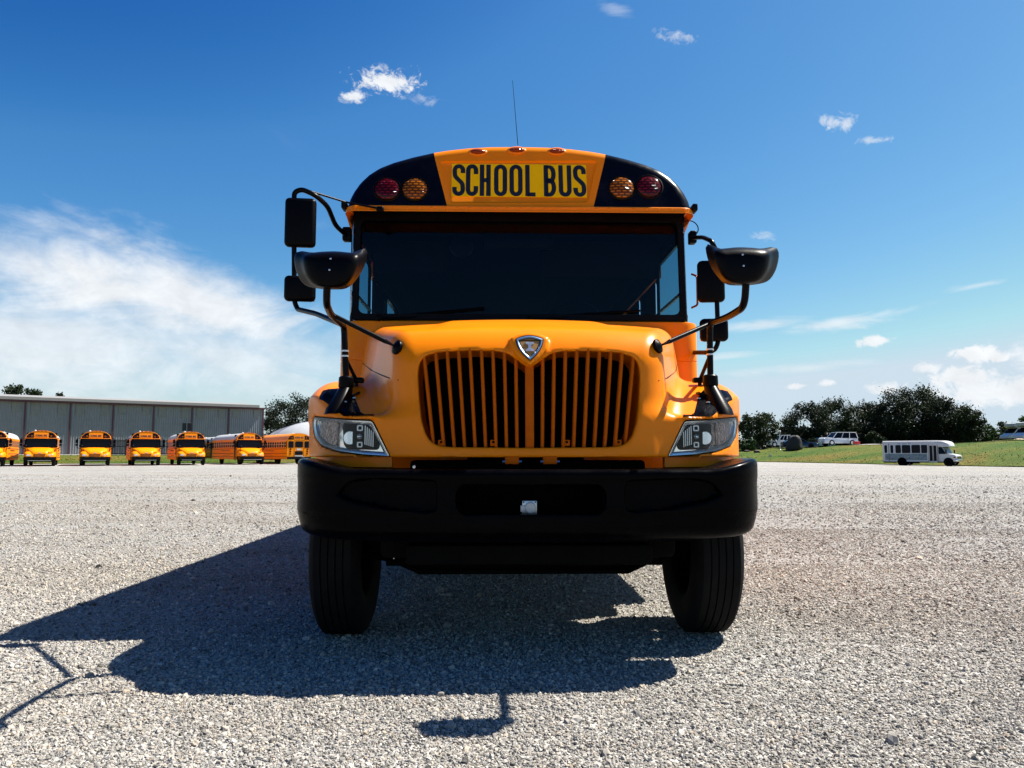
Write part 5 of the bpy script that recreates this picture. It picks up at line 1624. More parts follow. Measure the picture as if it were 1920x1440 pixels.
# ---- the parked buses: one is built, the others are copies
def far_bus(rear=False):
    t = thing('parked_school_bus', 'x', 'school bus')
    bd = link(bpy.data.objects.new('body', None), t)
    W, Yb, L = 1.2, 1.35, 11.2
    prof = [(0.0, 3.08), (0.35, 3.06), (0.65, 3.0), (0.9, 2.88), (1.08, 2.72), (1.17, 2.55), (1.2, 2.4)]
    full = [(-a, b) for a, b in prof[::-1]] + prof[1:]
    bm = BM(); loft(bm, [[(a, y, b) for a, b in full] for y in (Yb + 0.08, L)], closed=False, cap=False)
    obj('roof', bm, M['yellow2'] if rear else M['whiteroof'], bd)
    bm = BM()
    for s in (-1, 1):
        box(bm, s * W - 0.03, s * W + 0.03, Yb, L, 0.5, 1.62, 0.01, 1); box(bm, s * W - 0.03, s * W + 0.03, Yb, L, 2.28, 2.44)
    side = obj('side_panel', bm, M['yellow2'], bd); stuff(side)
    bm = BM()
    for s in (-1, 1):
        for z in (0.72, 1.05, 1.5): box(bm, s * 1.235 - 0.012, s * 1.235 + 0.012, Yb + 0.9, L, z, z + 0.05)
    stuff(obj('rub_rail', bm, M['black'], bd, smooth=False))
    bm = BM()
    for z, h in ((1.30, 0.11), (0.87, 0.06)):
        for s in (-1, 1):
            for k in range(14): 
                y = 3.8 + k * 0.20 * (1.2 if z > 1.2 else 1.0)
                box(bm, s * 1.233 - 0.006, s * 1.233 + 0.006, y, y + 0.12, z, z + h)
    stuff(obj('side_lettering', bm, M['ink'], bd, smooth=False))
    for s in (-1, 1):
        for k in range(11):
            y0 = 2.35 + 0.79 * k
            bm = BM()
            plate_hole(bm, [(y0 - 0.055, 1.62), (y0 + 0.735, 1.62), (y0 + 0.735, 2.28), (y0 - 0.055, 2.28)], rrect(0.62, 0.56, 0.05, 2, y0 + 0.34, 1.95), lambda u, v: Vector((s * (W + 0.012), u, v)))
            w = obj('window', bm, M['yellow2'], bd, smooth=False)
            bm = BM(); box(bm, s * W - 0.01, s * W + 0.004, y0, y0 + 0.68, 1.64, 2.26); obj('pane', bm, M['farglass'], w, smooth=False)
            bm = BM(); box(bm, s * (W + 0.014) - 0.012, s * (W + 0.014) + 0.012, y0 + 0.02, y0 + 0.66, 1.95, 1.985)
            box(bm, s * (W + 0.014) - 0.012, s * (W + 0.014) + 0.012, y0 + 0.015, y0 + 0.045, 1.66, 2.24); obj('sash', bm, M['alu'], w, smooth=False)
    # entrance door on the kerb side
    bm = BM(); box(bm, -W - 0.03, -W + 0.02, 1.45, 2.22, 0.45, 2.32, 0.01, 1); dr = obj('door', bm, M['black'], bd)
    bm = BM(); box(bm, -W - 0.036, -W - 0.028, 1.52, 1.82, 0.7, 2.24); box(bm, -W - 0.036, -W - 0.028, 1.86, 2.16, 0.7, 2.24); stuff(obj('door_glass', bm, M['farglass'], dr, smooth=False))
    bm = BM(); box(bm, -W + 0.03, W - 0.03, Yb, L - 0.05, 0.85, 0.9); box(bm, -W + 0.03, W - 0.03, L - 0.3, L - 0.06, 0.9, 2.4); box(bm, -W + 0.05, W - 0.05, 2.4, 2.44, 0.9, 2.9); stuff(obj('interior', bm, M['interior'], bd))
    # nose end
    bm = BM()
    fc = [bm.verts.new((a * 0.985, Yb + 0.02 + 0.10 * max(0, b - 2.4) / 0.68, b)) for a, b in full]; bm.faces.new(fc)
    V2 = [bm.verts.new((a, Yb + 0.06 + 0.14 * max(0, b - 2.4) / 0.68, b + 0.015)) for a, b in full]
    V3 = [bm.verts.new((a, Yb + 0.5, b + 0.015)) for a, b in full]
    for A_, B_ in ((fc, V2), (V2, V3)):
        for k in range(len(full) - 1): bm.faces.new((A_[k], A_[k + 1], B_[k + 1], B_[k]))
    obj('roof_cap', bm, M['yellow2'], bd)
    capf = lambda dep: (lambda a, b: Vector((a, Yb + 0.02 + 0.10 * max(0, b - 2.4) / 0.68 - dep, b)))
    for s in (-1, 1):
        bm = BM(); prism(bm, [(s * 0.56, 2.44), (s * 1.10, 2.44), (s * 1.09, 2.60), (s * 1.0, 2.74), (s * 0.83, 2.86), (s * 0.56, 2.92)], capf(0.0), capf(0.015)); lp = obj('lamp_panel', bm, M['black'], bd)
        for x, m in ((0.72, 'amberlens'), (0.94, 'redlens')):
            bm = BM(); lathe(bm, [(0.088, 0), (0.08, 0.02), (0.04, 0.032)], Matrix.Translation(capf(0.014)(s * x, 2.60)) @ Matrix.Rotation(R(-90), 4, 'Z'), 16); obj('warning_light', bm, M[m], lp)
    bm = BM(); prism(bm, [(-0.47, 2.52), (0.47, 2.52), (0.47, 2.78), (-0.47, 2.78)], capf(0.0), capf(0.02)); sg = obj('sign', bm, M['amberlens'] if False else M['signorange'], bd, smooth=False)
    bm = BM()
    x = -0.43; wl2 = 0.078
    for ch in 'SCHOOL BUS':
        if ch != ' ':
            for path, cl in letter_paths(ch, 0.42, 0.16): stroke(bm, path, 0.17, (lambda a, b, x=x: capf(0.024)(x + a * 0.175, 2.56 + b * 0.18)), cl)
            x += 0.093
        else: x += 0.03
    stuff(obj('lettering', bm, M['ink'], sg, smooth=False))
    bm = BM()
    for xx in (-0.3, 0, 0.3): box(bm, xx - 0.06, xx + 0.06, Yb + 0.14, Yb + 0.22, 3.06, 3.12, 0.02, 1)
    stuff(obj('marker_lights', bm, M['marker'], bd))
    bm = BM(); loft(bm, [[(a, Yb + y, z) for a, y, z in ((-1.17, 0.1, 1.60), (-1.08, -0.02, 1.60), (1.08, -0.02, 1.60), (1.17, 0.1, 1.60))], [(a, Yb + y, z) for a, y, z in ((-1.17, 0.1, 2.40), (-1.08, 0.0, 2.40), (1.08, 0.0, 2.40), (1.17, 0.1, 2.40))]]); obj('windshield', bm, M['farglass'], bd, smooth=False)
    bm = BM(); box(bm, -1.18, 1.18, Yb - 0.03, Yb + 0.2, 0.9, 1.60, 0.05, 2); box(bm, -1.19, 1.19, Yb - 0.04, Yb + 0.1, 2.395, 2.44, 0.01, 1); obj('cowl', bm, M['yellow2'], bd)
    bm = BM()
    for s in (-1, 1):
        tube(bm, [(s * 1.19, Yb + 0.1, 1.4), (s * 1.19, Yb + 0.05, 2.4)], 0.035, 6)
    stuff(obj('pillar', bm, M['black'], bd))
    # hood, narrow nose falling to a low grille
    bm = BM()
    sec = []
    for y, w, zt, zl in ((0.12, 0.50, 1.10, 0.78), (0.2, 0.60, 1.24, 0.78), (0.45, 0.72, 1.36, 0.8), (0.9, 0.92, 1.50, 0.82), (1.36, 1.04, 1.60, 0.82)):
        sec.append([(-w, y, zl), (-w, y, zt - 0.16), (-w + 0.10, y, zt - 0.03), (-w * 0.55, y, zt + 0.01), (0, y, zt + 0.02), (w * 0.55, y, zt + 0.01), (w - 0.10, y, zt - 0.03), (w, y, zt - 0.16), (w, y, zl)])
    loft(bm, sec)
    hd = obj('hood', bm, M['yellow2'], t, angle=50)
    for s in (-1, 1):
        bm = BM()
        rings = []
        for y, x1, zt in ((0.10, 0.96, 0.98), (0.2, 1.08, 1.08), (0.5, 1.17, 1.22), (0.9, 1.19, 1.26), (1.36, 1.19, 1.16)):
            rings.append([(s * 0.5, y, 0.80), (s * 0.5, y, zt - 0.02), (s * 0.8, y, zt + 0.03), (s * (x1 - 0.12), y, zt), (s * x1, y, zt - 0.12), (s * x1, y, 0.80)])
        loft(bm, rings); obj('fender', bm, M['yellow2'], hd, angle=50)
        bm = BM(); loft(bm, [[(s * 0.62, 0.085, 0.88), (s * 0.98, 0.105, 0.86), (s * 1.04, 0.17, 0.93), (s * 0.93, 0.10, 1.02), (s * 0.68, 0.085, 1.0)], [(s * 0.62, 0.2, 0.88), (s * 0.98, 0.2, 0.86), (s * 1.04, 0.25, 0.93), (s * 0.93, 0.2, 1.02), (s * 0.68, 0.2, 1.0)]]); obj('headlight', bm, M['whitelens'], hd)
    bm = BM(); loft(bm, [[(-0.44, 0.10, 1.07), (-0.36, 0.10, 0.80), (0.36, 0.10, 0.80), (0.44, 0.10, 1.07)], [(-0.44, 0.2, 1.07), (-0.36, 0.2, 0.80), (0.36, 0.2, 0.80), (0.44, 0.2, 1.07)]]); gr = obj('grille', bm, M['grillered'], hd, smooth=False)
    bm = BM()
    for k in range(7): box(bm, -0.40 + 0.008 * k, 0.40 - 0.008 * k, 0.085, 0.1, 1.05 - 0.038 * k, 1.062 - 0.038 * k)
    stuff(obj('grille_slats', bm, M['yellow2'], gr, smooth=False))
    bm = BM(); obox(bm, (0.17, 0.03, 0.07), Matrix.Translation((0, 0.11, 1.13)), 0.025, 2); obj('badge', bm, M['chrome'], hd)
    bm = BM()
    rings = [[(x, y, 0.50), (x, y, 0.78), (x, y + 0.3, 0.78), (x, y + 0.3, 0.50)] for x, y in ((-1.19, 0.28), (-1.08, 0.10), (-0.85, 0.02), (0.85, 0.02), (1.08, 0.10), (1.19, 0.28))]
    loft(bm, rings); obj('bumper', bm, M['black'], t)
    bm = BM(); box(bm, -0.85, 0.85, 0.0, 0.02, 0.485, 0.52); box(bm, -0.9, 0.9, 0.5, 0.62, 0.38, 0.55); box(bm, -0.4, 0.4, 0.3, 10.5, 0.48, 0.85); stuff(obj('undercarriage', bm, M['under'], t, smooth=False))
    bm = BM(); box(bm, -0.86, 0.86, -0.012, 0.0, 0.47, 0.50); obj('bumper_guard', bm, M['whitepaint'], t, smooth=False)
    for x, y in ((-1.03, 0.75), (1.03, 0.75), (-1.0, 7.9), (1.0, 7.9)):
        w = link(bpy.data.objects.new('wheel', None), t); w.location = (x, y, 0.49)
        bm = BM(); lathe(bm, [(0.28, -0.12), (0.42, -0.14), (0.48, -0.11), (0.49, -0.08), (0.49, 0.08), (0.48, 0.11), (0.42, 0.14), (0.28, 0.12)], Matrix.Identity(4), 28, closed=True); obj('tyre', bm, M['rubber'], w)
        bm = BM(); lathe(bm, [(0.285, -0.1), (0.25, -0.05), (0.1, -0.03), (0.1, 0.03), (0.25, 0.05), (0.285, 0.1)], Matrix.Identity(4), 20); obj('rim', bm, M['under'], w)
    for s in (-1, 1):
        mm = link(bpy.data.objects.new('mirror', None), t)
        bm = BM(); obox(bm, (0.20, 0.10, 0.34), Matrix.Translation((s * 1.46, 1.15, 2.16)), 0.03, 2); obj('mirror_shell', bm, M['blackmat'], mm)
        bm = BM(); obox(bm, (0.20, 0.10, 0.18), Matrix.Translation((s * 1.46, 1.15, 1.84)), 0.03, 2); obj('lower_shell', bm, M['blackmat'], mm)
        bm = BM(); tube(bm, [(s * 1.2, 1.4, 2.42), (s * 1.44, 1.18, 2.42), (s * 1.44, 1.18, 1.6), (s * 1.15, 1.35, 1.5)], 0.03, 6); obj('mirror_arm', bm, M['tube'], mm)
        bm = BM()
        bmesh.ops.create_uvsphere(bm, u_segments=14, v_segments=8, radius=1)
        for v in bm.verts: v.co = Vector((s * 1.12 + v.co.x * 0.16, 0.25 + v.co.y * 0.09, 1.74 + v.co.z * 0.10))
        tube(bm, [(s * 1.05, 0.6, 1.2), (s * 1.12, 0.28, 1.66)], 0.025, 6)
        stuff(obj('crossover_mirror', bm, M['blackmat'], mm))
    bm = BM()
    for x, y in ((-0.5, 2.0), (0.1, 9.5)): lathe(bm, [(0.10, 0), (0.09, 0.09), (0.03, 0.13)], Matrix.Translation((x, y, 3.03)) @ Matrix.Rotation(R(-90), 4, 'Y'), 10)
    stuff(obj('roof_beacon', bm, M['whitepaint'], bd))
    # tail end
    if rear:
        Lr = L + 0.03
        bm = BM(); prism(bm, [(a * 0.99, b) for a, b in full] + [(1.19, 0.5), (-1.19, 0.5)], lambda a, b: Vector((a, L - 0.03, b)), lambda a, b: Vector((a, L + 0.02, b))); obj('tail_wall', bm, M['yellow2'], bd)
        rf = lambda dep: (lambda a, b: Vector((a, L + 0.02 + dep, b)))
        for x0, x1, z0, z1 in ((-1.08, -0.56, 1.62, 2.28), (0.56, 1.08, 1.62, 2.28), (-0.40, 0.40, 1.66, 2.26), (-0.40, 0.40, 0.92, 1.30)):
            bm = BM(); prism(bm, rrect(x1 - x0, z1 - z0, 0.06, 3, (x0 + x1) / 2, (z0 + z1) / 2), rf(0.0), rf(0.015)); obj('rear_window', bm, M['farglass'], bd)
        bm = BM()
        for x in (-0.50, 0.48): box(bm, x, x + 0.02, L + 0.02, L + 0.03, 0.7, 2.36)
        box(bm, -0.50, 0.50, L + 0.02, L + 0.03, 2.34, 2.36); stuff(obj('door_edge', bm, M['black'], bd, smooth=False))
        for s in (-1, 1):
            bm = BM(); prism(bm, [(s * 0.56, 2.44), (s * 1.10, 2.44), (s * 1.09, 2.60), (s * 0.95, 2.78), (s * 0.56, 2.84)], rf(0.0), rf(0.012)); lp = obj('lamp_panel', bm, M['black'], bd)
            for x, m in ((0.72, 'amberlens'), (0.94, 'redlens')):
                bm = BM(); lathe(bm, [(0.088, 0), (0.08, 0.02), (0.04, 0.032)], Matrix.Translation(rf(0.01)(s * x, 2.60)) @ Matrix.Rotation(R(90), 4, 'Z'), 16); obj('warning_light', bm, M[m], lp)
            for z, m in ((1.48, 'redlens'), (1.26, 'redlens'), (1.05, 'marker')):
                bm = BM(); lathe(bm, [(0.09, 0), (0.085, 0.02), (0.03, 0.03)], Matrix.Translation(rf(0.0)(s * 0.86, z)) @ Matrix.Rotation(R(90), 4, 'Z'), 14); obj('tail_light', bm, M[m], bd)
        bm = BM(); prism(bm, [(-0.5, 2.50), (0.5, 2.50), (0.5, 2.78), (-0.5, 2.78)], rf(0.0), rf(0.012)); sg = obj('rear_sign', bm, M['signorange'], bd, smooth=False)
        bm = BM()
        x = 0.45
        for ch in 'SCHOOL BUS':
            if ch != ' ':
                for path, cl in letter_paths(ch, 0.42, 0.16): stroke(bm, path, 0.17, (lambda a, b, x=x: rf(0.018)(x - a * 0.18, 2.55 + b * 0.19)), cl)
                x -= 0.097
            else: x -= 0.03
        stuff(obj('rear_lettering', bm, M['ink'], sg, smooth=False))
        bm = BM(); box(bm, -1.2, 1.2, L + 0.02, L + 0.2, 0.5, 0.74, 0.02, 1); obj('rear_bumper', bm, M['black'], t)
        bm = BM(); prism(bm, [(-0.22, 1.38), (0.22, 1.38), (0.22, 1.56), (-0.22, 1.56)], rf(0.0), rf(0.01)); obj('plate', bm, M['whitepaint'], bd, smooth=False)
        bm = BM(); prism(bm, [(-0.4, 0.76), (0.4, 0.76), (0.4, 0.88), (-0.4, 0.88)], rf(0.0), rf(0.01)); obj('lower_plate', bm, M['whitepaint'], bd, smooth=False)
    return t
M['signorange'] = mat('far_sign_amber', (0.70, 0.20, 0.006), 0.4, var=0.05)
M['whitelens'] = mat('bright_headlamp', (0.75, 0.76, 0.78), 0.15, metal=0.5, var=0.1)
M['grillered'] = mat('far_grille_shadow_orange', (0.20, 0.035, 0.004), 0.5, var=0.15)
GP = 'school buses parked in a row on the far left of the lot'
bus0 = far_bus()
# nose positions along the row: photo column of the nose, distance, heading
spots = [(74, 66.0, 29.0, 'parked yellow school bus seen head-on, second from the left edge, below the first wall bay'),
         (178, 67.5, 28.0, 'parked yellow school bus seen head-on with its roof edge white, third from the left'),
         (274, 69.0, 28.5, 'parked yellow school bus just left of the one under the wall vent'),
         (360, 70.5, 28.5, 'parked yellow school bus directly under the dark wall vent'),
         (474, 74.5, 34.0, 'white-roofed parked school bus showing its long side of windows, by the shed end'),
         (-24, 64.5, 27.5, 'parked yellow school bus cut off by the left edge of the photo')]
spots.append((424, 90.0, 36.0, 'school bus mostly hidden behind the white-roofed bus near the shed end'))
kids = kid_map()
for i, (px, Y, hd, lab) in enumerate(spots):
    o = bus0 if i == 0 else copy_tree(bus0, None, kids)
    p = at(px, 860, Y)
    o.location = (p.x, p.y, gz(p.x, p.y)); o.rotation_euler = (0, 0, R(hd))
    tag(o, lab, 'school bus', GP)
rb = far_bus(rear=True)
p = at(560, 860, 77.0)
rot = R(34 + 180)
# this one stands the other way round: its tail is towards the camera
tail = Vector((0, 11.2, 0)); tail.rotate(Matrix.Rotation(rot, 3, 'Z'))
rb.rotation_euler = (0, 0, rot); rb.location = (p.x - tail.x, p.y - tail.y, gz(p.x, p.y))
tag(rb, 'yellow school bus parked tail towards the camera, right of the white-roofed bus', 'school bus', GP)

# ---- trees
def leaf_mat(name, c1, c2):
    m, nt, N, Lk, p = new_mat(name)
    co = N.new('ShaderNodeTexCoord'); nz = N.new('ShaderNodeTexNoise'); nz.inputs['Scale'].default_value = 0.8; nz.inputs['Detail'].default_value = 6
    Lk.new(co.outputs['Object'], nz.inputs['Vector'])
    cr = N.new('ShaderNodeValToRGB'); e = cr.color_ramp.elements
    e[0].position = 0.35; e[0].color = (*c1, 1); e[1].position = 0.7; e[1].color = (*c2, 1)
    Lk.new(nz.outputs['Fac'], cr.inputs[0]); Lk.new(cr.outputs[0], p.inputs['Base Color'])
    p.inputs['Roughness'].default_value = 0.6; p.inputs['Specular IOR Level'].default_value = 0.25
    tr = N.new('ShaderNodeBsdfTranslucent'); Lk.new(cr.outputs[0], tr.inputs['Color'])
    mx = N.new('ShaderNodeMixShader'); mx.inputs[0].default_value = 0.18
    Lk.new(p.outputs[0], mx.inputs[1]); Lk.new(tr.outputs[0], mx.inputs[2]); Lk.new(mx.outputs[0], N['Material Output'].inputs['Surface'])
    return m
M['leaf'] = leaf_mat('oak_leaves', (0.010, 0.021, 0.006), (0.026, 0.042, 0.010))
M['leaf2'] = leaf_mat('dark_leaves', (0.007, 0.014, 0.006), (0.017, 0.028, 0.009))
M['leaf3'] = leaf_mat('bright_shrub_leaves', (0.020, 0.050, 0.008), (0.042, 0.082, 0.015))

def tree(kind, label, base, h, w, seed, m='leaf', trunk=0.28, nclump=46, leaves=70, lsize=0.34, group=None, depth=None, low=0.22, cat='tree'):
    rs = random.Random(seed)
    t = thing(kind, label, cat, base, 0, group)
    bm = BM()
    lean = rs.uniform(-0.3, 0.3)
    fork = h * rs.uniform(low, low + 0.12)
    tr_ = h / 60.0
    tube(bm, [(0, 0, -0.3), (0.02 * h * lean, 0, fork * 0.5), (0.05 * h * lean, 0, fork)], [tr_ * 1.5, tr_ * 1.1, tr_], 8)
    d = depth or w
    cl = []
    for k in range(nclump):
        for _ in range(30):
            a = rs.uniform(0, 2 * math.pi); u = rs.uniform(-1, 1)
            rr = rs.uniform(0.35, 1.0) ** 0.5
            x, y, z = rr * math.sqrt(1 - u * u) * math.cos(a), rr * math.sqrt(1 - u * u) * math.sin(a), rr * u
            wob = 0.84 + 0.20 * math.sin(a * 3 + seed) + 0.10 * math.sin(a * 5 + 2 * seed + 4 * u)
            if abs(u) < 0.98: break
        cz = h * (low + (1 - low) * 0.5)
        cl.append(Vector((x * w / 2 * wob, y * d / 2 * wob, cz + z * h * (1 - low) * 0.5 * (0.92 + 0.08 * math.sin(5 * a)))))
    for k in range(0, nclump, 4):
        c = cl[k]; mid = Vector((c.x * 0.45, c.y * 0.45, fork + (c.z - fork) * 0.6))
        tube(bm, [(0.05 * h * lean, 0, fork * 0.92), mid, c], [tr_ * 0.45, tr_ * 0.2, tr_ * 0.04], 5)
    obj('trunk', bm, M['bark'], t)
    V, F = [], []
    for c in cl:
        r = rs.uniform(0.09, 0.16) * min(w, h) 
        for _ in range(int(1.45 * leaves * rs.uniform(0.5, 1.4))):
            g = Vector((rs.gauss(0, 0.52), rs.gauss(0, 0.52), rs.gauss(0, 0.42))) * r
            p = c + g
            if p.z < 0.15: continue
            q = Quaternion((rs.gauss(0, 1), rs.gauss(0, 1), rs.gauss(0, 1), rs.gauss(0, 1))).normalized()
            s = lsize * rs.uniform(0.5, 1.25)
            i = len(V)
            for a, b in ((-0.5, 0), (0, -0.32), (0.5, 0), (0, 0.32)):
                V.append(p + q @ Vector((a * s, b * s, 0.12 * s * (1 if a else -1))))
            F.append((i, i + 1, i + 2, i + 3))
    cr = obj_np('crown', V, F, M[m], t, smooth=False)
    return t
def tree_px(kind, label, px, top, wpx, Y, seed, **k):
    p = at(px, 850, Y); z = hz(p.x, p.y) - 0.1
    hgt = at(px, top, Y).z - z
    return tree(kind, label, (p.x, p.y, z), hgt, wpx / FOC * Y, seed, **k)
GT = 'dark trees along the grassy rise on the right'
tree_px('leafy_tree', 'airy round tree just right of the big bus beside its headlight', 1422, 766, 74, 112, 1, nclump=52, leaves=52, lsize=0.40, low=0.10, group=GT)
tree_px('leafy_tree', 'small dark tree in the gap right of the airy round tree', 1474, 796, 44, 122, 2, m='leaf2', nclump=30, leaves=80, low=0.03, group=GT)
tree_px('leafy_tree', 'leftmost tall dark tree of the big grove, behind the black boulder', 1510, 757, 92, 124, 3, m='leaf2', nclump=64, leaves=95, low=0.04, group=GT)
tree_px('leafy_tree', 'dark tree of the grove standing behind the parked white utility vehicle', 1570, 748, 100, 126, 4, m='leaf', nclump=70, leaves=95, low=0.04, group=GT)
tree_px('leafy_tree', 'dark tree of the grove right of the white utility vehicle', 1628, 757, 80, 128, 5, m='leaf2', nclump=60, leaves=95, low=0.04, group=GT)
tree_px('leafy_tree', 'tree of the grove above the back end of the white shuttle bus', 1676, 735, 92, 122, 6, m='leaf2', nclump=74, leaves=95, low=0.04, group=GT)
tree_px('leafy_tree', 'tallest dark tree, rising above the middle of the white shuttle bus', 1728, 728, 112, 124, 7, m='leaf', nclump=80, leaves=100, low=0.04, group=GT)
tree_px('leafy_tree', 'tree of the grove above the cab of the white shuttle bus', 1776, 744, 92, 120, 8, m='leaf2', nclump=70, leaves=95, low=0.04, group=GT)
tree_px('leafy_tree', 'rightmost tree of the grove, sloping down to the green shrubs', 1818, 760, 66, 118, 9, m='leaf', nclump=56, leaves=90, low=0.04, group=GT)
GS = 'green shrubs at the far right of the rise'
tree_px('leafy_shrub', 'bright green shrub left of the parked white motorhomes', 1850, 796, 62, 124, 10, m='leaf3', nclump=40, leaves=70, low=0.02, cat='shrub', group=GS)
tree_px('leafy_shrub', 'green shrub behind the parked white motorhomes', 1893, 790, 70, 126, 11, m='leaf', nclump=40, leaves=80, low=0.02, cat='shrub', group=GS)
tree_px('leafy_shrub', 'tall green shrub at the right edge of the photo behind the motorhomes', 1930, 780, 60, 127, 12, m='leaf3', nclump=36, leaves=80, low=0.02, cat='shrub', group=GS)
tree_px('leafy_shrub', 'low bush between the dark sedan and the white utility vehicle', 1522, 822, 28, 116, 13, m='leaf', nclump=16, leaves=60, low=0.02, cat='shrub', group=GS)
tree_px('leafy_shrub', 'rounded dark bush right of the white utility vehicle under the grove', 1642, 808, 44, 114, 14, m='leaf', nclump=28, leaves=80, low=0.02, cat='shrub', group=GS)
tree_px('leafy_shrub', 'green bush at the foot of the airy round tree', 1404, 822, 40, 108, 18, m='leaf3', nclump=20, leaves=60, low=0.02, cat='shrub', group=GS)
GL = 'trees behind the shed on the left'
tree_px('leafy_tree', 'tree top showing above the shed roof at the left edge', 14, 716, 56, 150, 15, m='leaf', nclump=44, leaves=60, low=0.3, lsize=0.5, group=GL)
tree_px('leafy_tree', 'rounded tree top above the shed roof, second from the left edge', 56, 716, 56, 150, 16, m='leaf', nclump=44, leaves=60, low=0.3, lsize=0.5, group=GL)
tree_px('leafy_tree', 'small tree top just peeping over the shed roof', 102, 738, 40, 150, 17, m='leaf', nclump=36, leaves=50, low=0.3, lsize=0.5, group=GL)
tree_px('leafy_tree', 'tree right beside the shed end wall', 528, 742, 84, 130, 19, m='leaf2', nclump=70, leaves=75, low=0.06, group=GL)
tree_px('leafy_tree', 'tree between the shed end and the front bus, above the white barn', 572, 734, 84, 133, 20, m='leaf2', nclump=70, leaves=70, low=0.06, group=GL)
tree_px('leafy_tree', 'tree half hidden behind the left fender of the front bus', 616, 738, 84, 131, 21, m='leaf2', nclump=60, leaves=70, low=0.06, group=GL)
# dense low growth under the grove
def understory():
    rs = random.Random(77); V, F = [], []
    for _ in range(15000):
        px = rs.uniform(1462, 1840); Y = rs.uniform(121, 131)
        p = at(px, 850, Y); p.z = hz(p.x, p.y) + abs(rs.gauss(0, 1.6))
        q = Quaternion((rs.gauss(0, 1), rs.gauss(0, 1), rs.gauss(0, 1), rs.gauss(0, 1))).normalized(); s = rs.uniform(0.3, 0.7); i = len(V)
        for a, b in ((-0.5, 0), (0, -0.35), (0.5, 0), (0, 0.35)): V.append(p + q @ Vector((a * s, b * s, 0)))
        F.append((i, i + 1, i + 2, i + 3))
    return V, F
v_, f_ = understory()
stuff(obj_np('undergrowth', v_, f_, M['leaf2'], smooth=False))
# far wood line, mostly hidden, so that the ground does not run bare to the horizon
def woods():
    rs = random.Random(5); V, F = [], []
    for _ in range(16000):
        b = rs.uniform(-1.1, 1.2); Y = rs.uniform(230, 260); hgt = 5.0 + 2.0 * math.sin(b * 17) + 1.2 * math.sin(b * 53)
        p = Vector((b * Y, Y, hz(b * Y, Y) + rs.random() ** 0.7 * hgt * 0.8 + abs(rs.gauss(0, 0.5))))
        q = Quaternion((rs.gauss(0, 1), rs.gauss(0, 1), rs.gauss(0, 1), rs.gauss(0, 1))).normalized(); s = rs.uniform(1.2, 2.6); i = len(V)
        for a, c_ in ((-0.5, 0), (0, -0.4), (0.5, 0), (0, 0.4)): V.append(p + q @ Vector((a * s, c_ * s, 0)))
        F.append((i, i + 1, i + 2, i + 3))
    return V, F
v_, f_ = woods()
stuff(obj_np('distant_woods', v_, f_, M['leaf2'], smooth=False))
# ================================================================== VEHICLES AND SMALL THINGS ON THE RIGHT
M['carwhite'] = mat('white_car_paint', (0.66, 0.67, 0.68), 0.25, coat=0.6, var=0.04)
M['carsilver'] = mat('silver_car_paint', (0.45, 0.46, 0.47), 0.28, metal=0.5, coat=0.6, var=0.05)
M['cardark'] = mat('dark_car_paint', (0.012, 0.013, 0.016), 0.2, coat=0.8, var=0.2)
M['carteal'] = mat('teal_car_paint', (0.10, 0.30, 0.32), 0.25, coat=0.6, var=0.06)
M['carred'] = mat('red_plastic', (0.55, 0.02, 0.015), 0.4, var=0.1)
M['mural'] = None
def mural_mat():
    m, nt, N, Lk, p = new_mat('printed_mural')
    co = N.new('ShaderNodeTexCoord')
    mp = N.new('ShaderNodeMapping'); mp.inputs['Scale'].default_value = (1, 1, 1.8); Lk.new(co.outputs['Object'], mp.inputs['Vector'])
    nz = N.new('ShaderNodeTexNoise'); nz.inputs['Scale'].default_value = 2.6; nz.inputs['Detail'].default_value = 9; nz.inputs['Roughness'].default_value = 0.75
    Lk.new(mp.outputs[0], nz.inputs['Vector'])
    cr = N.new('ShaderNodeValToRGB'); e = cr.color_ramp.elements
    e[0].position = 0.30; e[0].color = (0.03, 0.05, 0.06, 1); e[1].position = 0.72; e[1].color = (0.50, 0.50, 0.49, 1)
    for ps, c in ((0.44, (0.06, 0.10, 0.12)), (0.5, (0.17, 0.27, 0.32)), (0.56, (0.07, 0.08, 0.085)), (0.63, (0.34, 0.40, 0.43))):
        q = e.new(ps); q.color = (*c, 1)
    Lk.new(nz.outputs['Fac'], cr.inputs[0]); Lk.new(cr.outputs[0], p.inputs['Base Color']); p.inputs['Roughness'].default_value = 0.35
    return m
M['mural'] = mural_mat()
def far_wheel(par, x, y, z, r, w, m='alu'):
    wh = link(bpy.data.objects.new('wheel', None), par); wh.location = (x, y, z)
    mt = Matrix.Rotation(R(90), 4, 'Z')
    bm = BM(); lathe(bm, [(r * 0.6, -w / 2), (r * 0.9, -w / 2 - 0.01), (r, -w / 2 + 0.03), (r, w / 2 - 0.03), (r * 0.9, w / 2 + 0.01), (r * 0.6, w / 2)], mt, 24, closed=True); obj('tyre', bm, M['rubber'], wh)
    bm = BM(); lathe(bm, [(r * 0.61, -w / 2 + 0.015), (r * 0.5, -w / 2 + 0.04), (r * 0.16, -w / 2 + 0.02), (r * 0.16, w / 2 - 0.02), (r * 0.5, w / 2 - 0.04), (r * 0.61, w / 2 - 0.015)], mt, 18); obj('rim', bm, M[m], wh)

# vehicles are built nose towards +X, near side at -Y
def side_loft(bm, stations):
    """stations: x, half width, z low, z high, top half width, corner radius"""
    rings = []
    for x, w, z0, z1, wt, r in stations:
        rings.append([(x, -w, z0), (x, -w, z1 - r), (x, -wt, z1), (x, wt, z1), (x, w, z1 - r), (x, w, z0)])
    loft(bm, rings)

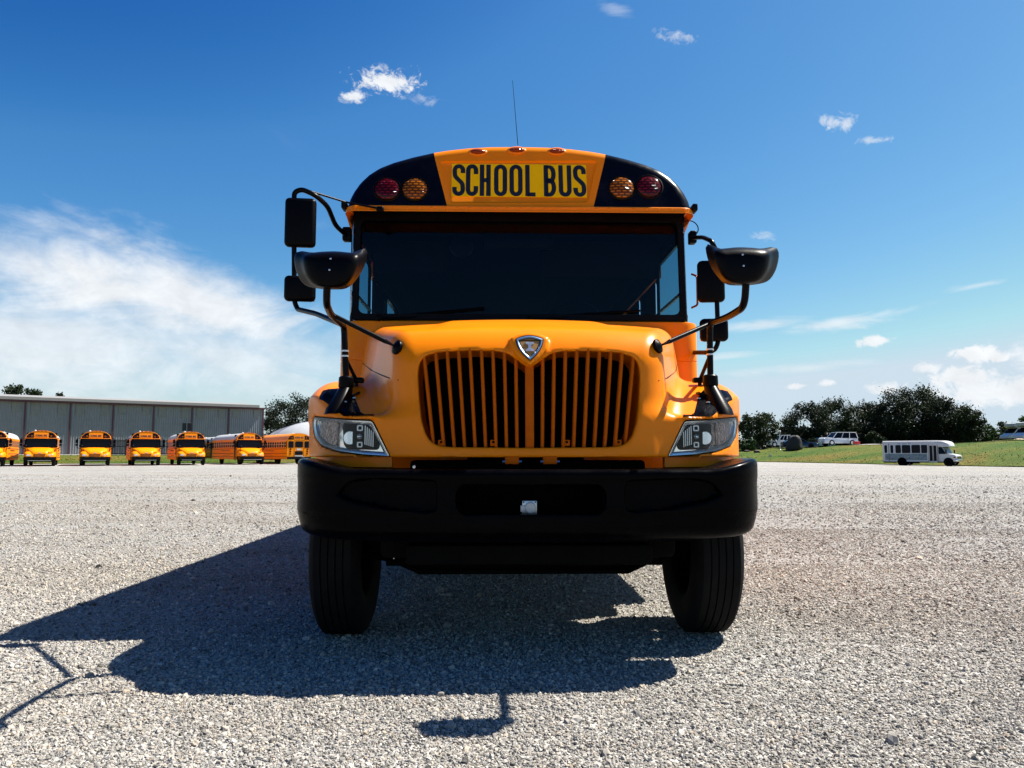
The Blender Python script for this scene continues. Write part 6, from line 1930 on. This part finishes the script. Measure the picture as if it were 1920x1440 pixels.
def shuttle_bus():
    t = thing('shuttle_bus', 'white cutaway shuttle bus with a grey landscape mural parked below the grassy bank', 'shuttle bus')
    L0, L1 = 0.0, 5.35          # box body
    W = 1.16
    bm = BM()
    sec = [(-W, 0.42), (-W, 2.62), (-W + 0.07, 2.74), (-W + 0.22, 2.80), (W - 0.22, 2.80), (W - 0.07, 2.74), (W, 2.62), (W, 0.42)]
    loft(bm, [[(x, y, z) for y, z in sec] for x in (L0, L1)])
    body = obj('body', bm, M['whitepaint'], t)
    bm = BM()
    rings = []
    for x, k, zt, zb in ((L1 - 0.02, 1.0, 2.80, 2.2), (5.75, 0.99, 2.80, 2.14), (6.15, 0.96, 2.77, 2.10), (6.5, 0.90, 2.68, 2.10), (6.75, 0.82, 2.50, 2.12), (6.84, 0.76, 2.32, 2.16)):
        rings.append([(x, -W * k, zb), (x, -W * k, zt - 0.20), (x, -W * k + 0.18, zt), (x, W * k - 0.18, zt), (x, W * k, zt - 0.20), (x, W * k, zb)])
    loft(bm, rings); obj('roof_pod', bm, M['whitepaint'], body, angle=50)
    bm = BM(); box(bm, L0 - 0.03, L1 + 0.05, -W - 0.02, W + 0.02, 2.60, 2.66, 0.01, 1); obj('drip_rail', bm, M['whiteroof'], body)
    bm = BM(); box(bm, L0, L1, -W - 0.01, -W + 0.02, 0.40, 0.44); box(bm, 0.1, 1.3, -W + 0.0, -W + 0.3, 0.30, 0.42); obj('skirt_edge', bm, M['gasket'], body, smooth=False)
    # windows on the near side
    for x0, x1, z0, z1 in ((0.20, 0.50, 1.42, 2.32), (0.86, 1.16, 1.40, 2.32), (1.40, 1.98, 1.40, 2.32), (2.08, 2.98, 1.40, 2.32), (3.10, 4.00, 1.40, 2.32), (4.10, 4.72, 1.40, 2.32)):
        for s in (-1, 1):
            bm = BM(); prism(bm, rrect(x1 - x0, z1 - z0, 0.10, 4, (x0 + x1) / 2, (z0 + z1) / 2), lambda a, b: Vector((a, s * W, b)), lambda a, b: Vector((a, s * (W + 0.014), b))); wd = obj('window', bm, M['gasket'], body)
            bm = BM(); prism(bm, rrect(x1 - x0 - 0.09, z1 - z0 - 0.09, 0.08, 4, (x0 + x1) / 2, (z0 + z1) / 2), lambda a, b: Vector((a, s * (W + 0.012), b)), lambda a, b: Vector((a, s * (W + 0.018), b))); obj('pane', bm, M['farglass'], wd)
    bm = BM(); box(bm, 0.66, 0.71, -W - 0.012, -W, 0.50, 2.5); obj('wheelchair_door_edge', bm, M['gasket'], body, smooth=False)
    # passenger door: two leaves
    dx = 4.86
    bm = BM(); box(bm, dx, dx + 0.86, -W - 0.015, -W + 0.02, 0.36, 2.36, 0.01, 1); dr = obj('door', bm, M['whitepaint'], body)
    for x in (dx + 0.07, dx + 0.48):
        bm = BM(); prism(bm, rrect(0.30, 1.72, 0.04, 3, x + 0.155, 1.38), lambda a, b: Vector((a, -W - 0.014, b)), lambda a, b: Vector((a, -W - 0.022, b))); obj('door_glass', bm, M['farglass'], dr)
    bm = BM(); box(bm, dx + 0.415, dx + 0.445, -W - 0.026, -W - 0.014, 0.4, 2.34); box(bm, dx - 0.03, dx, -W - 0.02, -W, 0.36, 2.38); box(bm, dx + 0.86, dx + 0.89, -W - 0.02, -W, 0.36, 2.38); stuff(obj('door_seal', bm, M['gasket'], dr, smooth=False))
    # mural along the lower side
    bm = BM(); box(bm, 0.25, 4.68, -W - 0.006, -W + 0.01, 0.62, 1.34); obj('mural', bm, M['mural'], body, smooth=False)
    bm = BM()
    for k in range(11):
        if k in (3, 8): continue
        box(bm, 1.62 + k * 0.13, 1.62 + k * 0.13 + 0.085, -W - 0.008, -W, 2.42, 2.53)
    stuff(obj('side_lettering', bm, M['badgeblue'], body, smooth=False))
    bm = BM()
    for k in range(7): box(bm, 6.18 + 0.045 * k, 6.21 + 0.045 * k, -1.125 + 0.02 * k, -1.10 + 0.02 * k, 2.36, 2.42)
    # cab
    cab = link(bpy.data.objects.new('cab', None), t)
    bm = BM()
    rings = []
    for x, w, zt in ((5.30, 1.02, 2.20), (5.75, 1.01, 2.20), (6.05, 1.0, 2.16), (6.22, 0.99, 1.95), (6.62, 0.98, 1.36), (6.66, 0.97, 1.32), (7.25, 0.93, 1.22), (7.42, 0.90, 1.14), (7.46, 0.88, 0.98)):
        rings.append([(x, -w, 0.46), (x, -w, min(zt - 0.06, 1.25)), (x, -w * (0.985 if zt < 1.4 else 0.86), zt), (x, w * (0.985 if zt < 1.4 else 0.86), zt), (x, w, min(zt - 0.06, 1.25)), (x, w, 0.46)])
    loft(bm, rings); cb = obj('cab_body', bm, M['whitepaint'], cab, angle=30)
    bm = BM()
    for s in (-1, 1):
        pass
    loft(bm, [[(6.16, -0.84, 2.10), (6.16, 0.84, 2.10)], [(6.65, -0.93, 1.385), (6.65, 0.93, 1.385)]], closed=False, cap=False); bmesh.ops.solidify(bm, geom=bm.faces[:], thickness=-0.03); obj('windshield', bm, M['shuttleglass'], cab)
    for s in (-1, 1):
        bm = BM(); loft(bm, [[(5.80, s * 0.995, 1.30), (6.50, s * 0.995, 1.30), (6.46, s * 0.99, 1.42), (6.10, s * 0.92, 2.06), (5.80, s * 0.92, 2.06)], [(5.80, s * 1.025, 1.30), (6.50, s * 1.025, 1.30), (6.46, s * 1.02, 1.42), (6.10, s * 0.95, 2.06), (5.80, s * 0.95, 2.06)]]); obj('side_window', bm, M['farglass'], cab, smooth=False)
    bm = BM(); box(bm, 7.44, 7.50, -0.62, 0.62, 0.78, 1.04, 0.01, 1); gr = obj('grille', bm, M['gasket'], cab)
    bm = BM()
    for k in range(4): box(bm, 7.50, 7.51, -0.58, 0.58, 0.82 + 0.055 * k, 0.84 + 0.055 * k)
    stuff(obj('grille_slats', bm, M['chrome'], gr, smooth=False))
    for s in (-1, 1):
        bm = BM(); box(bm, 7.38, 7.49, s * 0.76 - 0.12, s * 0.76 + 0.12, 0.82, 1.04, 0.03, 2); obj('headlight', bm, M['whitelens'], cab)
        bm = BM(); box(bm, 7.20, 7.40, s * 0.915 - 0.03, s * 0.915 + 0.03, 0.86, 1.02, 0.02, 1); obj('side_marker', bm, M['marker'], cab)
    bm = BM(); box(bm, 7.42, 7.64, -0.98, 0.98, 0.50, 0.72, 0.05, 2); obj('bumper', bm, M['chrome'], t)
    for s in (-1, 1):
        bm = BM(); obox(bm, (0.10, 0.20, 0.36), Matrix.Translation((6.62, s * 1.28, 1.58)), 0.03, 2); tube(bm, [(6.55, s * 0.98, 1.3), (6.62, s * 1.26, 1.45)], 0.025, 6); stuff(obj('mirror', bm, M['blackmat'], t))
    # wheel arches and wheels
    for x, r in ((2.05, 0.50), (6.72, 0.48)):
        bm = BM(); n = 16
        lathe(bm, [(r, -W - 0.012 if x < 5 else -1.03), (r, -0.5)], Matrix.Translation((x, 0, 0.42)) @ Matrix.Rotation(R(90), 4, 'Z'), 28); obj('wheel_arch', bm, M['under'], t)
    for x, y in ((2.05, -1.02), (2.05, 1.02), (2.75, 0.9), (6.72, -0.92), (6.72, 0.92)):
        if x == 2.75: continue
        far_wheel(t, x, y, 0.39, 0.39, 0.24, 'alu')
    bm = BM(); box(bm, 0.2, 7.3, -0.5, 0.5, 0.34, 0.5); box(bm, 2.6, 3.6, -0.95, -0.4, 0.22, 0.44, 0.03, 1); box(bm, -0.08, 0.05, -1.0, 1.0, 0.38, 0.5); stuff(obj('undercarriage', bm, M['under'], t, smooth=False))
    return t
M['shuttleglass'] = mat('bluish_windscreen', (0.16, 0.26, 0.29), 0.08, coat=0.5, var=0.2)
sh = shuttle_bus()
pa, pb = at(1664, 872, 80.5), at(1797, 873, 75.5)
dirv = Vector((pb.x - pa.x, pb.y - pa.y, 0))
sh.location = (pa.x, pa.y, gz(pa.x, pa.y) - 0.02)
sh.rotation_euler = (0, 0, math.atan2(dirv.y, dirv.x))
k_ = dirv.length / 7.35
sh.scale = (k_, k_ * 0.97, k_ * 0.97)

def car(kind, label, cat, m, L, W, H, hoodz, belt, pts, wheels, r=0.36, group=None):
    """pts: greenhouse outline along the side, (x, z)"""
    t = thing(kind, label, cat, group=group)
    bm = BM()
    rings = []
    zl = r * 0.75
    lo = [(0.0, 0.55), (0.06, belt - 0.05), (0.5, belt), (L * 0.62, belt), (L * 0.70, belt - 0.02), (L - 0.25, hoodz), (L - 0.05, hoodz - 0.16), (L, 0.55)]
    for x, z in lo:
        k = 1.0 - 0.10 * (abs(x / L - 0.5) * 2) ** 4
        rings.append([(x, -W * k, zl), (x, -W * k, z - 0.12), (x, -W * k + 0.08, z), (x, W * k - 0.08, z), (x, W * k, z - 0.12), (x, W * k, zl)])
    loft(bm, rings); body = obj('body', bm, M[m], t, angle=40)
    bm = BM(); n = len(pts)
    loft(bm, [[(x, -W * (0.93 if z < belt + 0.02 else 0.76), z) for x, z in pts], [(x, W * (0.93 if z < belt + 0.02 else 0.76), z) for x, z in pts]]); obj('greenhouse', bm, M['farglass'], body, smooth=False)
    top = [p for p in pts if p[1] > belt + 0.05]
    x0, x1 = min(p[0] for p in top), max(p[0] for p in top); zt = max(p[1] for p in top)
    bm = BM(); box(bm, x0 - 0.02, x1 + 0.02, -W * 0.80, W * 0.80, zt - 0.03, zt + 0.05, 0.03, 2); obj('roof', bm, M[m], body)
    bm = BM()
    b0 = [p for p in pts if p[1] <= belt + 0.05]
    xb0, xb1 = min(p[0] for p in b0), max(p[0] for p in b0)
    for s in (-1, 1):
        for f in (0.0, 0.34, 0.66, 1.0):
            xa, xt = xb0 + (xb1 - xb0) * f, x0 + (x1 - x0) * f
            tube(bm, [(xa, s * W * 0.94, belt - 0.02), (xt, s * W * 0.775, zt)], 0.045, 6)
    stuff(obj('pillar', bm, M[m], body))
    for s in (-1, 1):
        bm = BM(); box(bm, L - 0.16, L - 0.01, s * W * 0.74 - 0.13, s * W * 0.74 + 0.13, hoodz - 0.30, hoodz - 0.14, 0.03, 1); obj('headlight', bm, M['whitelens'], body)
        bm = BM(); box(bm, -0.01, 0.10, s * W * 0.86 - 0.07, s * W * 0.86 + 0.07, belt - 0.30, belt - 0.08, 0.02, 1); obj('tail_light', bm, M['redlens'], body)
    bm = BM(); box(bm, L - 0.05, L + 0.06, -W * 0.86, W * 0.86, 0.36, 0.56, 0.05, 2); obj('bumper', bm, M[m if m != 'carwhite' else 'carsilver'], t)
    for x in wheels:
        bm = BM(); lathe(bm, [(r * 1.18, -W - 0.005), (r * 1.18, -W + 0.3)], Matrix.Translation((x, 0, r)) @ Matrix.Rotation(R(90), 4, 'Z'), 22); obj('wheel_arch', bm, M['under'], t)
        for s in (-1, 1): far_wheel(t, x, s * (W - 0.10), r, r, 0.22)
    return t
def place(o, px, Y, ang):
    p = at(px, 850, Y); o.location = (p.x, p.y, hz(p.x, p.y) + 0.05); o.rotation_euler = (0, 0, R(ang)); return o
# the road on the crest
V = []; F = []
for i, (b0) in enumerate([0.24 + 0.01 * k for k in range(60)]):
    for d in (15.5, 21.5):
        y = edge_y(b0) + d; x = b0 * y; V.append((x, y, hz(x, y) + 0.13))
for i in range(59): F.append((2 * i, 2 * i + 2, 2 * i + 3, 2 * i + 1))
structure(obj_np('crest_road', V, F, M['concrete']))

SUVP = [(0.10, 1.02), (0.30, 1.78), (3.05, 1.80), (3.75, 1.04)]
place(car('utility_vehicle', 'white sport utility vehicle parked on the crest road, its nose pointing left', 'car', 'carwhite', 5.0, 0.97, 1.85, 1.12, 1.04, SUVP, (0.95, 3.95), 0.39), 1604, 108, 187)
SEDP = [(0.35, 0.94), (1.15, 1.38), (2.55, 1.40), (3.35, 0.96)]
place(car('dark_sedan', 'black sedan on the crest road partly behind the black boulder', 'car', 'cardark', 4.7, 0.90, 1.42, 0.90, 0.95, SEDP, (0.95, 3.75), 0.33), 1466, 108, -6)
place(car('teal_car', 'small pale teal car between the black sedan and the white utility vehicle', 'car', 'carteal', 4.0, 0.84, 1.38, 0.86, 0.90, [(0.15, 0.9), (0.55, 1.36), (2.2, 1.38), (2.95, 0.92)], (0.8, 3.2), 0.31), 1560, 118, 195)
PUP = [(2.0, 1.05), (2.15, 1.72), (3.35, 1.74), (4.0, 1.06)]
place(car('pickup_truck', 'white pickup truck behind the lamp post and the black boulder', 'truck', 'carwhite', 5.6, 0.98, 1.8, 1.10, 1.06, PUP, (1.1, 4.6), 0.40), 1504, 115, 185)

def motorhome(label):
    t = thing('motorhome', label, 'motorhome')
    W = 1.1
    bm = BM(); sec = [(-W, 0.5), (-W, 2.9), (-W + 0.12, 3.0), (W - 0.12, 3.0), (W, 2.9), (W, 0.5)]
    loft(bm, [[(x, y, z) for y, z in sec] for x in (0, 4.6)]); body = obj('body', bm, M['whitepaint'], t)
    bm = BM(); loft(bm, [[(4.58, -W, 2.2), (4.58, -W, 2.95), (4.58, W, 2.95), (4.58, W, 2.2)], [(5.3, -W, 2.22), (5.3, -W, 2.93), (5.3, W, 2.93), (5.3, W, 2.22)], [(5.75, -W * 0.9, 2.45), (5.75, -W * 0.9, 2.85), (5.75, W * 0.9, 2.85), (5.75, W * 0.9, 2.45)]]); obj('roof_pod', bm, M['whitepaint'], body)
    bm = BM(); rings = []
    for x, w, zt in ((4.55, 1.0, 2.25), (5.05, 1.0, 2.22), (5.9, 0.97, 1.42), (6.5, 0.93, 1.15), (6.7, 0.88, 0.95)):
        rings.append([(x, -w, 0.45), (x, -w, min(zt - 0.05, 1.25)), (x, -w * 0.9, zt), (x, w * 0.9, zt), (x, w, min(zt - 0.05, 1.25)), (x, w, 0.45)])
    loft(bm, rings); cab = obj('cab', bm, M['carwhite'], t, angle=30)
    bm = BM(); loft(bm, [[(5.12, -0.86, 2.16), (5.12, 0.86, 2.16)], [(5.88, -0.90, 1.47), (5.88, 0.90, 1.47)]], closed=False, cap=False); bmesh.ops.solidify(bm, geom=bm.faces[:], thickness=-0.03); obj('windshield', bm, M['farglass'], cab)
    for s in (-1, 1):
        bm = BM(); loft(bm, [[(4.75, s * 0.99, 1.32), (5.75, s * 0.99, 1.32), (5.1, s * 0.93, 2.05), (4.75, s * 0.93, 2.05)], [(4.75, s * 1.02, 1.32), (5.75, s * 1.02, 1.32), (5.1, s * 0.96, 2.05), (4.75, s * 0.96, 2.05)]]); obj('side_window', bm, M['farglass'], cab, smooth=False)
        bm = BM(); box(bm, 6.45, 6.68, s * 0.72 - 0.12, s * 0.72 + 0.12, 0.85, 1.05, 0.03, 1); obj('headlight', bm, M['whitelens'], cab)
        for x in (1.3, 2.6):
            bm = BM(); prism(bm, rrect(0.9, 0.7, 0.08, 3, x, 1.95), lambda a, b: Vector((a, s * W, b)), lambda a, b: Vector((a, s * (W + 0.012), b))); obj('window', bm, M['farglass'], body)
    bm = BM(); box(bm, 5.3, 6.76, -0.98, 0.98, 0.42, 0.68, 0.05, 2); obj('bumper', bm, M['gasket'], t)
    for x in (1.2, 5.75):
        bm = BM(); lathe(bm, [(0.45, -1.115 if x < 4 else -1.01), (0.45, -0.5)], Matrix.Translation((x, 0, 0.4)) @ Matrix.Rotation(R(90), 4, 'Z'), 22); obj('wheel_arch', bm, M['under'], t)
        for s in (-1, 1): far_wheel(t, x, s * 0.93, 0.37, 0.37, 0.22)
    bm = BM(); box(bm, 0.1, 6.5, -0.6, 0.6, 0.35, 0.52); obj('undercarriage', bm, M['under'], t, smooth=False)
    return t
m1 = motorhome('white motorhome with an overcab pod, the farther of two at the right edge'); place(m1, 1961, 114, 188)
m2 = motorhome('white motorhome cut by the right edge, the nearer of the two'); place(m2, 1985, 109.5, 191)
bm = BM(); box(bm, 4.56, 4.60, -1.112, -1.10, 1.3, 2.85); obj('dark_slide_panel', bm, M['farglass'], m1, smooth=False)

# boulders
def boulder(name, label, px, py_base, Y, w, h, m, seed):
    rs = random.Random(seed)
    p = at(px, py_base, Y); z = hz(p.x, p.y)
    bm = BM(); bmesh.ops.create_icosphere(bm, subdivisions=3, radius=1)
    ph = [rs.uniform(0, 6) for _ in range(6)]
    for v in bm.verts:
        c = v.co
        k = 1 + 0.14 * math.sin(3 * c.x + ph[0]) * math.sin(2.5 * c.z + ph[1]) + 0.10 * math.sin(5 * c.y + ph[2] + 3 * c.z) + 0.05 * math.sin(9 * c.x + ph[3]) * math.sin(8 * c.z + ph[4])
        sq = (abs(c.x) ** 3 + abs(c.y) ** 3 + abs(c.z) ** 3) ** (1 / 3)
        c *= k / (0.45 + 0.55 * sq)
        v.co = Vector((c.x * w / 2 * (1 - 0.12 * c.z), c.y * w / 2, (c.z + 0.72) * h / 1.7))
    o = obj(name, bm, m, angle=30); o.location = (p.x, p.y, z - 0.05)
    return tag(o, label, 'boulder')
M['blackrock'] = mat('black_rock', (0.010, 0.010, 0.012), 0.75, var=0.4, bump=0.6, bscale=7)
M['brownrock'] = mat('brown_rock', (0.055, 0.035, 0.028), 0.85, var=0.3, bump=0.6, bscale=9)
M['palerock'] = mat('pale_rock', (0.40, 0.30, 0.22), 0.85, var=0.25, bump=0.6, bscale=9)
boulder('black_boulder', 'large black boulder standing on the grass bank in front of the parked cars', 1490, 853, 104, 2.0, 2.05, M['blackrock'], 4)
boulder('brown_boulder', 'low reddish brown boulder on the grass bank right of the front bus', 1419, 849, 104, 0.85, 0.48, M['brownrock'], 5)
boulder('dark_boulder', 'small dark boulder touching the front bus headlight in view', 1400, 844, 106, 0.75, 0.42, M['brownrock'], 6)
boulder('tan_boulder', 'flat tan boulder below the nearer motorhome at the right edge', 1914, 833, 104, 1.6, 0.55, M['palerock'], 7)
# lamp posts and other small things
def lamp_post(label, px, Y, top, r, mtl, head):
    p = at(px, 845, Y); z = hz(p.x, p.y); h = at(px, top, Y).z - z
    t = thing('lamp_post', label, 'lamp post', (p.x, p.y, z))
    bm = BM(); lathe(bm, [(r * 1.6, -0.2), (r * 1.6, 0.15), (r, 0.2), (r * 0.8, h - head)], Matrix.Rotation(R(-90), 4, 'Y'), 12); obj('post', bm, mtl, t)
    bm = BM(); lathe(bm, [(r * 0.9, 0), (r * 1.9, 0.12 * head), (r * 2.3, 0.75 * head), (r * 1.2, 0.95 * head), (r * 0.3, head)], Matrix.Translation((0, 0, h - head)) @ Matrix.Rotation(R(-90), 4, 'Y'), 14); obj('lamp_head', bm, M['whitelens'] if head < 0.4 else M['fascia'], t)
lamp_post('slim grey lamp post with a pale head standing left of the black boulder', 1463, 105, 807, 0.07, M['alu'], 0.55)
lamp_post('short dark post with a white globe beside the farther motorhome', 1874, 112, 811, 0.10, M['ironfence'], 0.26)
p = at(1606, 832, 105.5)
t = thing('red_cooler', 'small red box lying on the crest road behind the white utility vehicle', 'box', (p.x, p.y, hz(p.x, p.y) + 0.13))
bm = BM(); box(bm, -0.42, 0.40, -0.25, 0.25, 0.0, 0.30, 0.04, 2); obj('box_body', bm, M['carred'], t)
bm = BM(); box(bm, -0.44, 0.42, -0.27, 0.27, 0.303, 0.38, 0.03, 2); obj('lid', bm, M['carred'], t)
p = at(1444, 855, 98)
t = thing('garden_light', 'small white fixture tilted on the grass left of the black boulder', 'ground light', (p.x, p.y, hz(p.x, p.y) + 0.02))
bm = BM(); tube(bm, [(-0.42, 0, 0.03), (-0.05, 0, 0.12)], 0.03, 6); obj('stake', bm, M['alu'], t)
bm = BM(); lathe(bm, [(0.05, -0.05), (0.13, 0.0), (0.15, 0.16), (0.03, 0.2)], Matrix.Translation((0, 0, 0.14)) @ Matrix.Rotation(R(-40), 4, 'Y'), 12); obj('lamp_head', bm, M['whitepaint'], t)
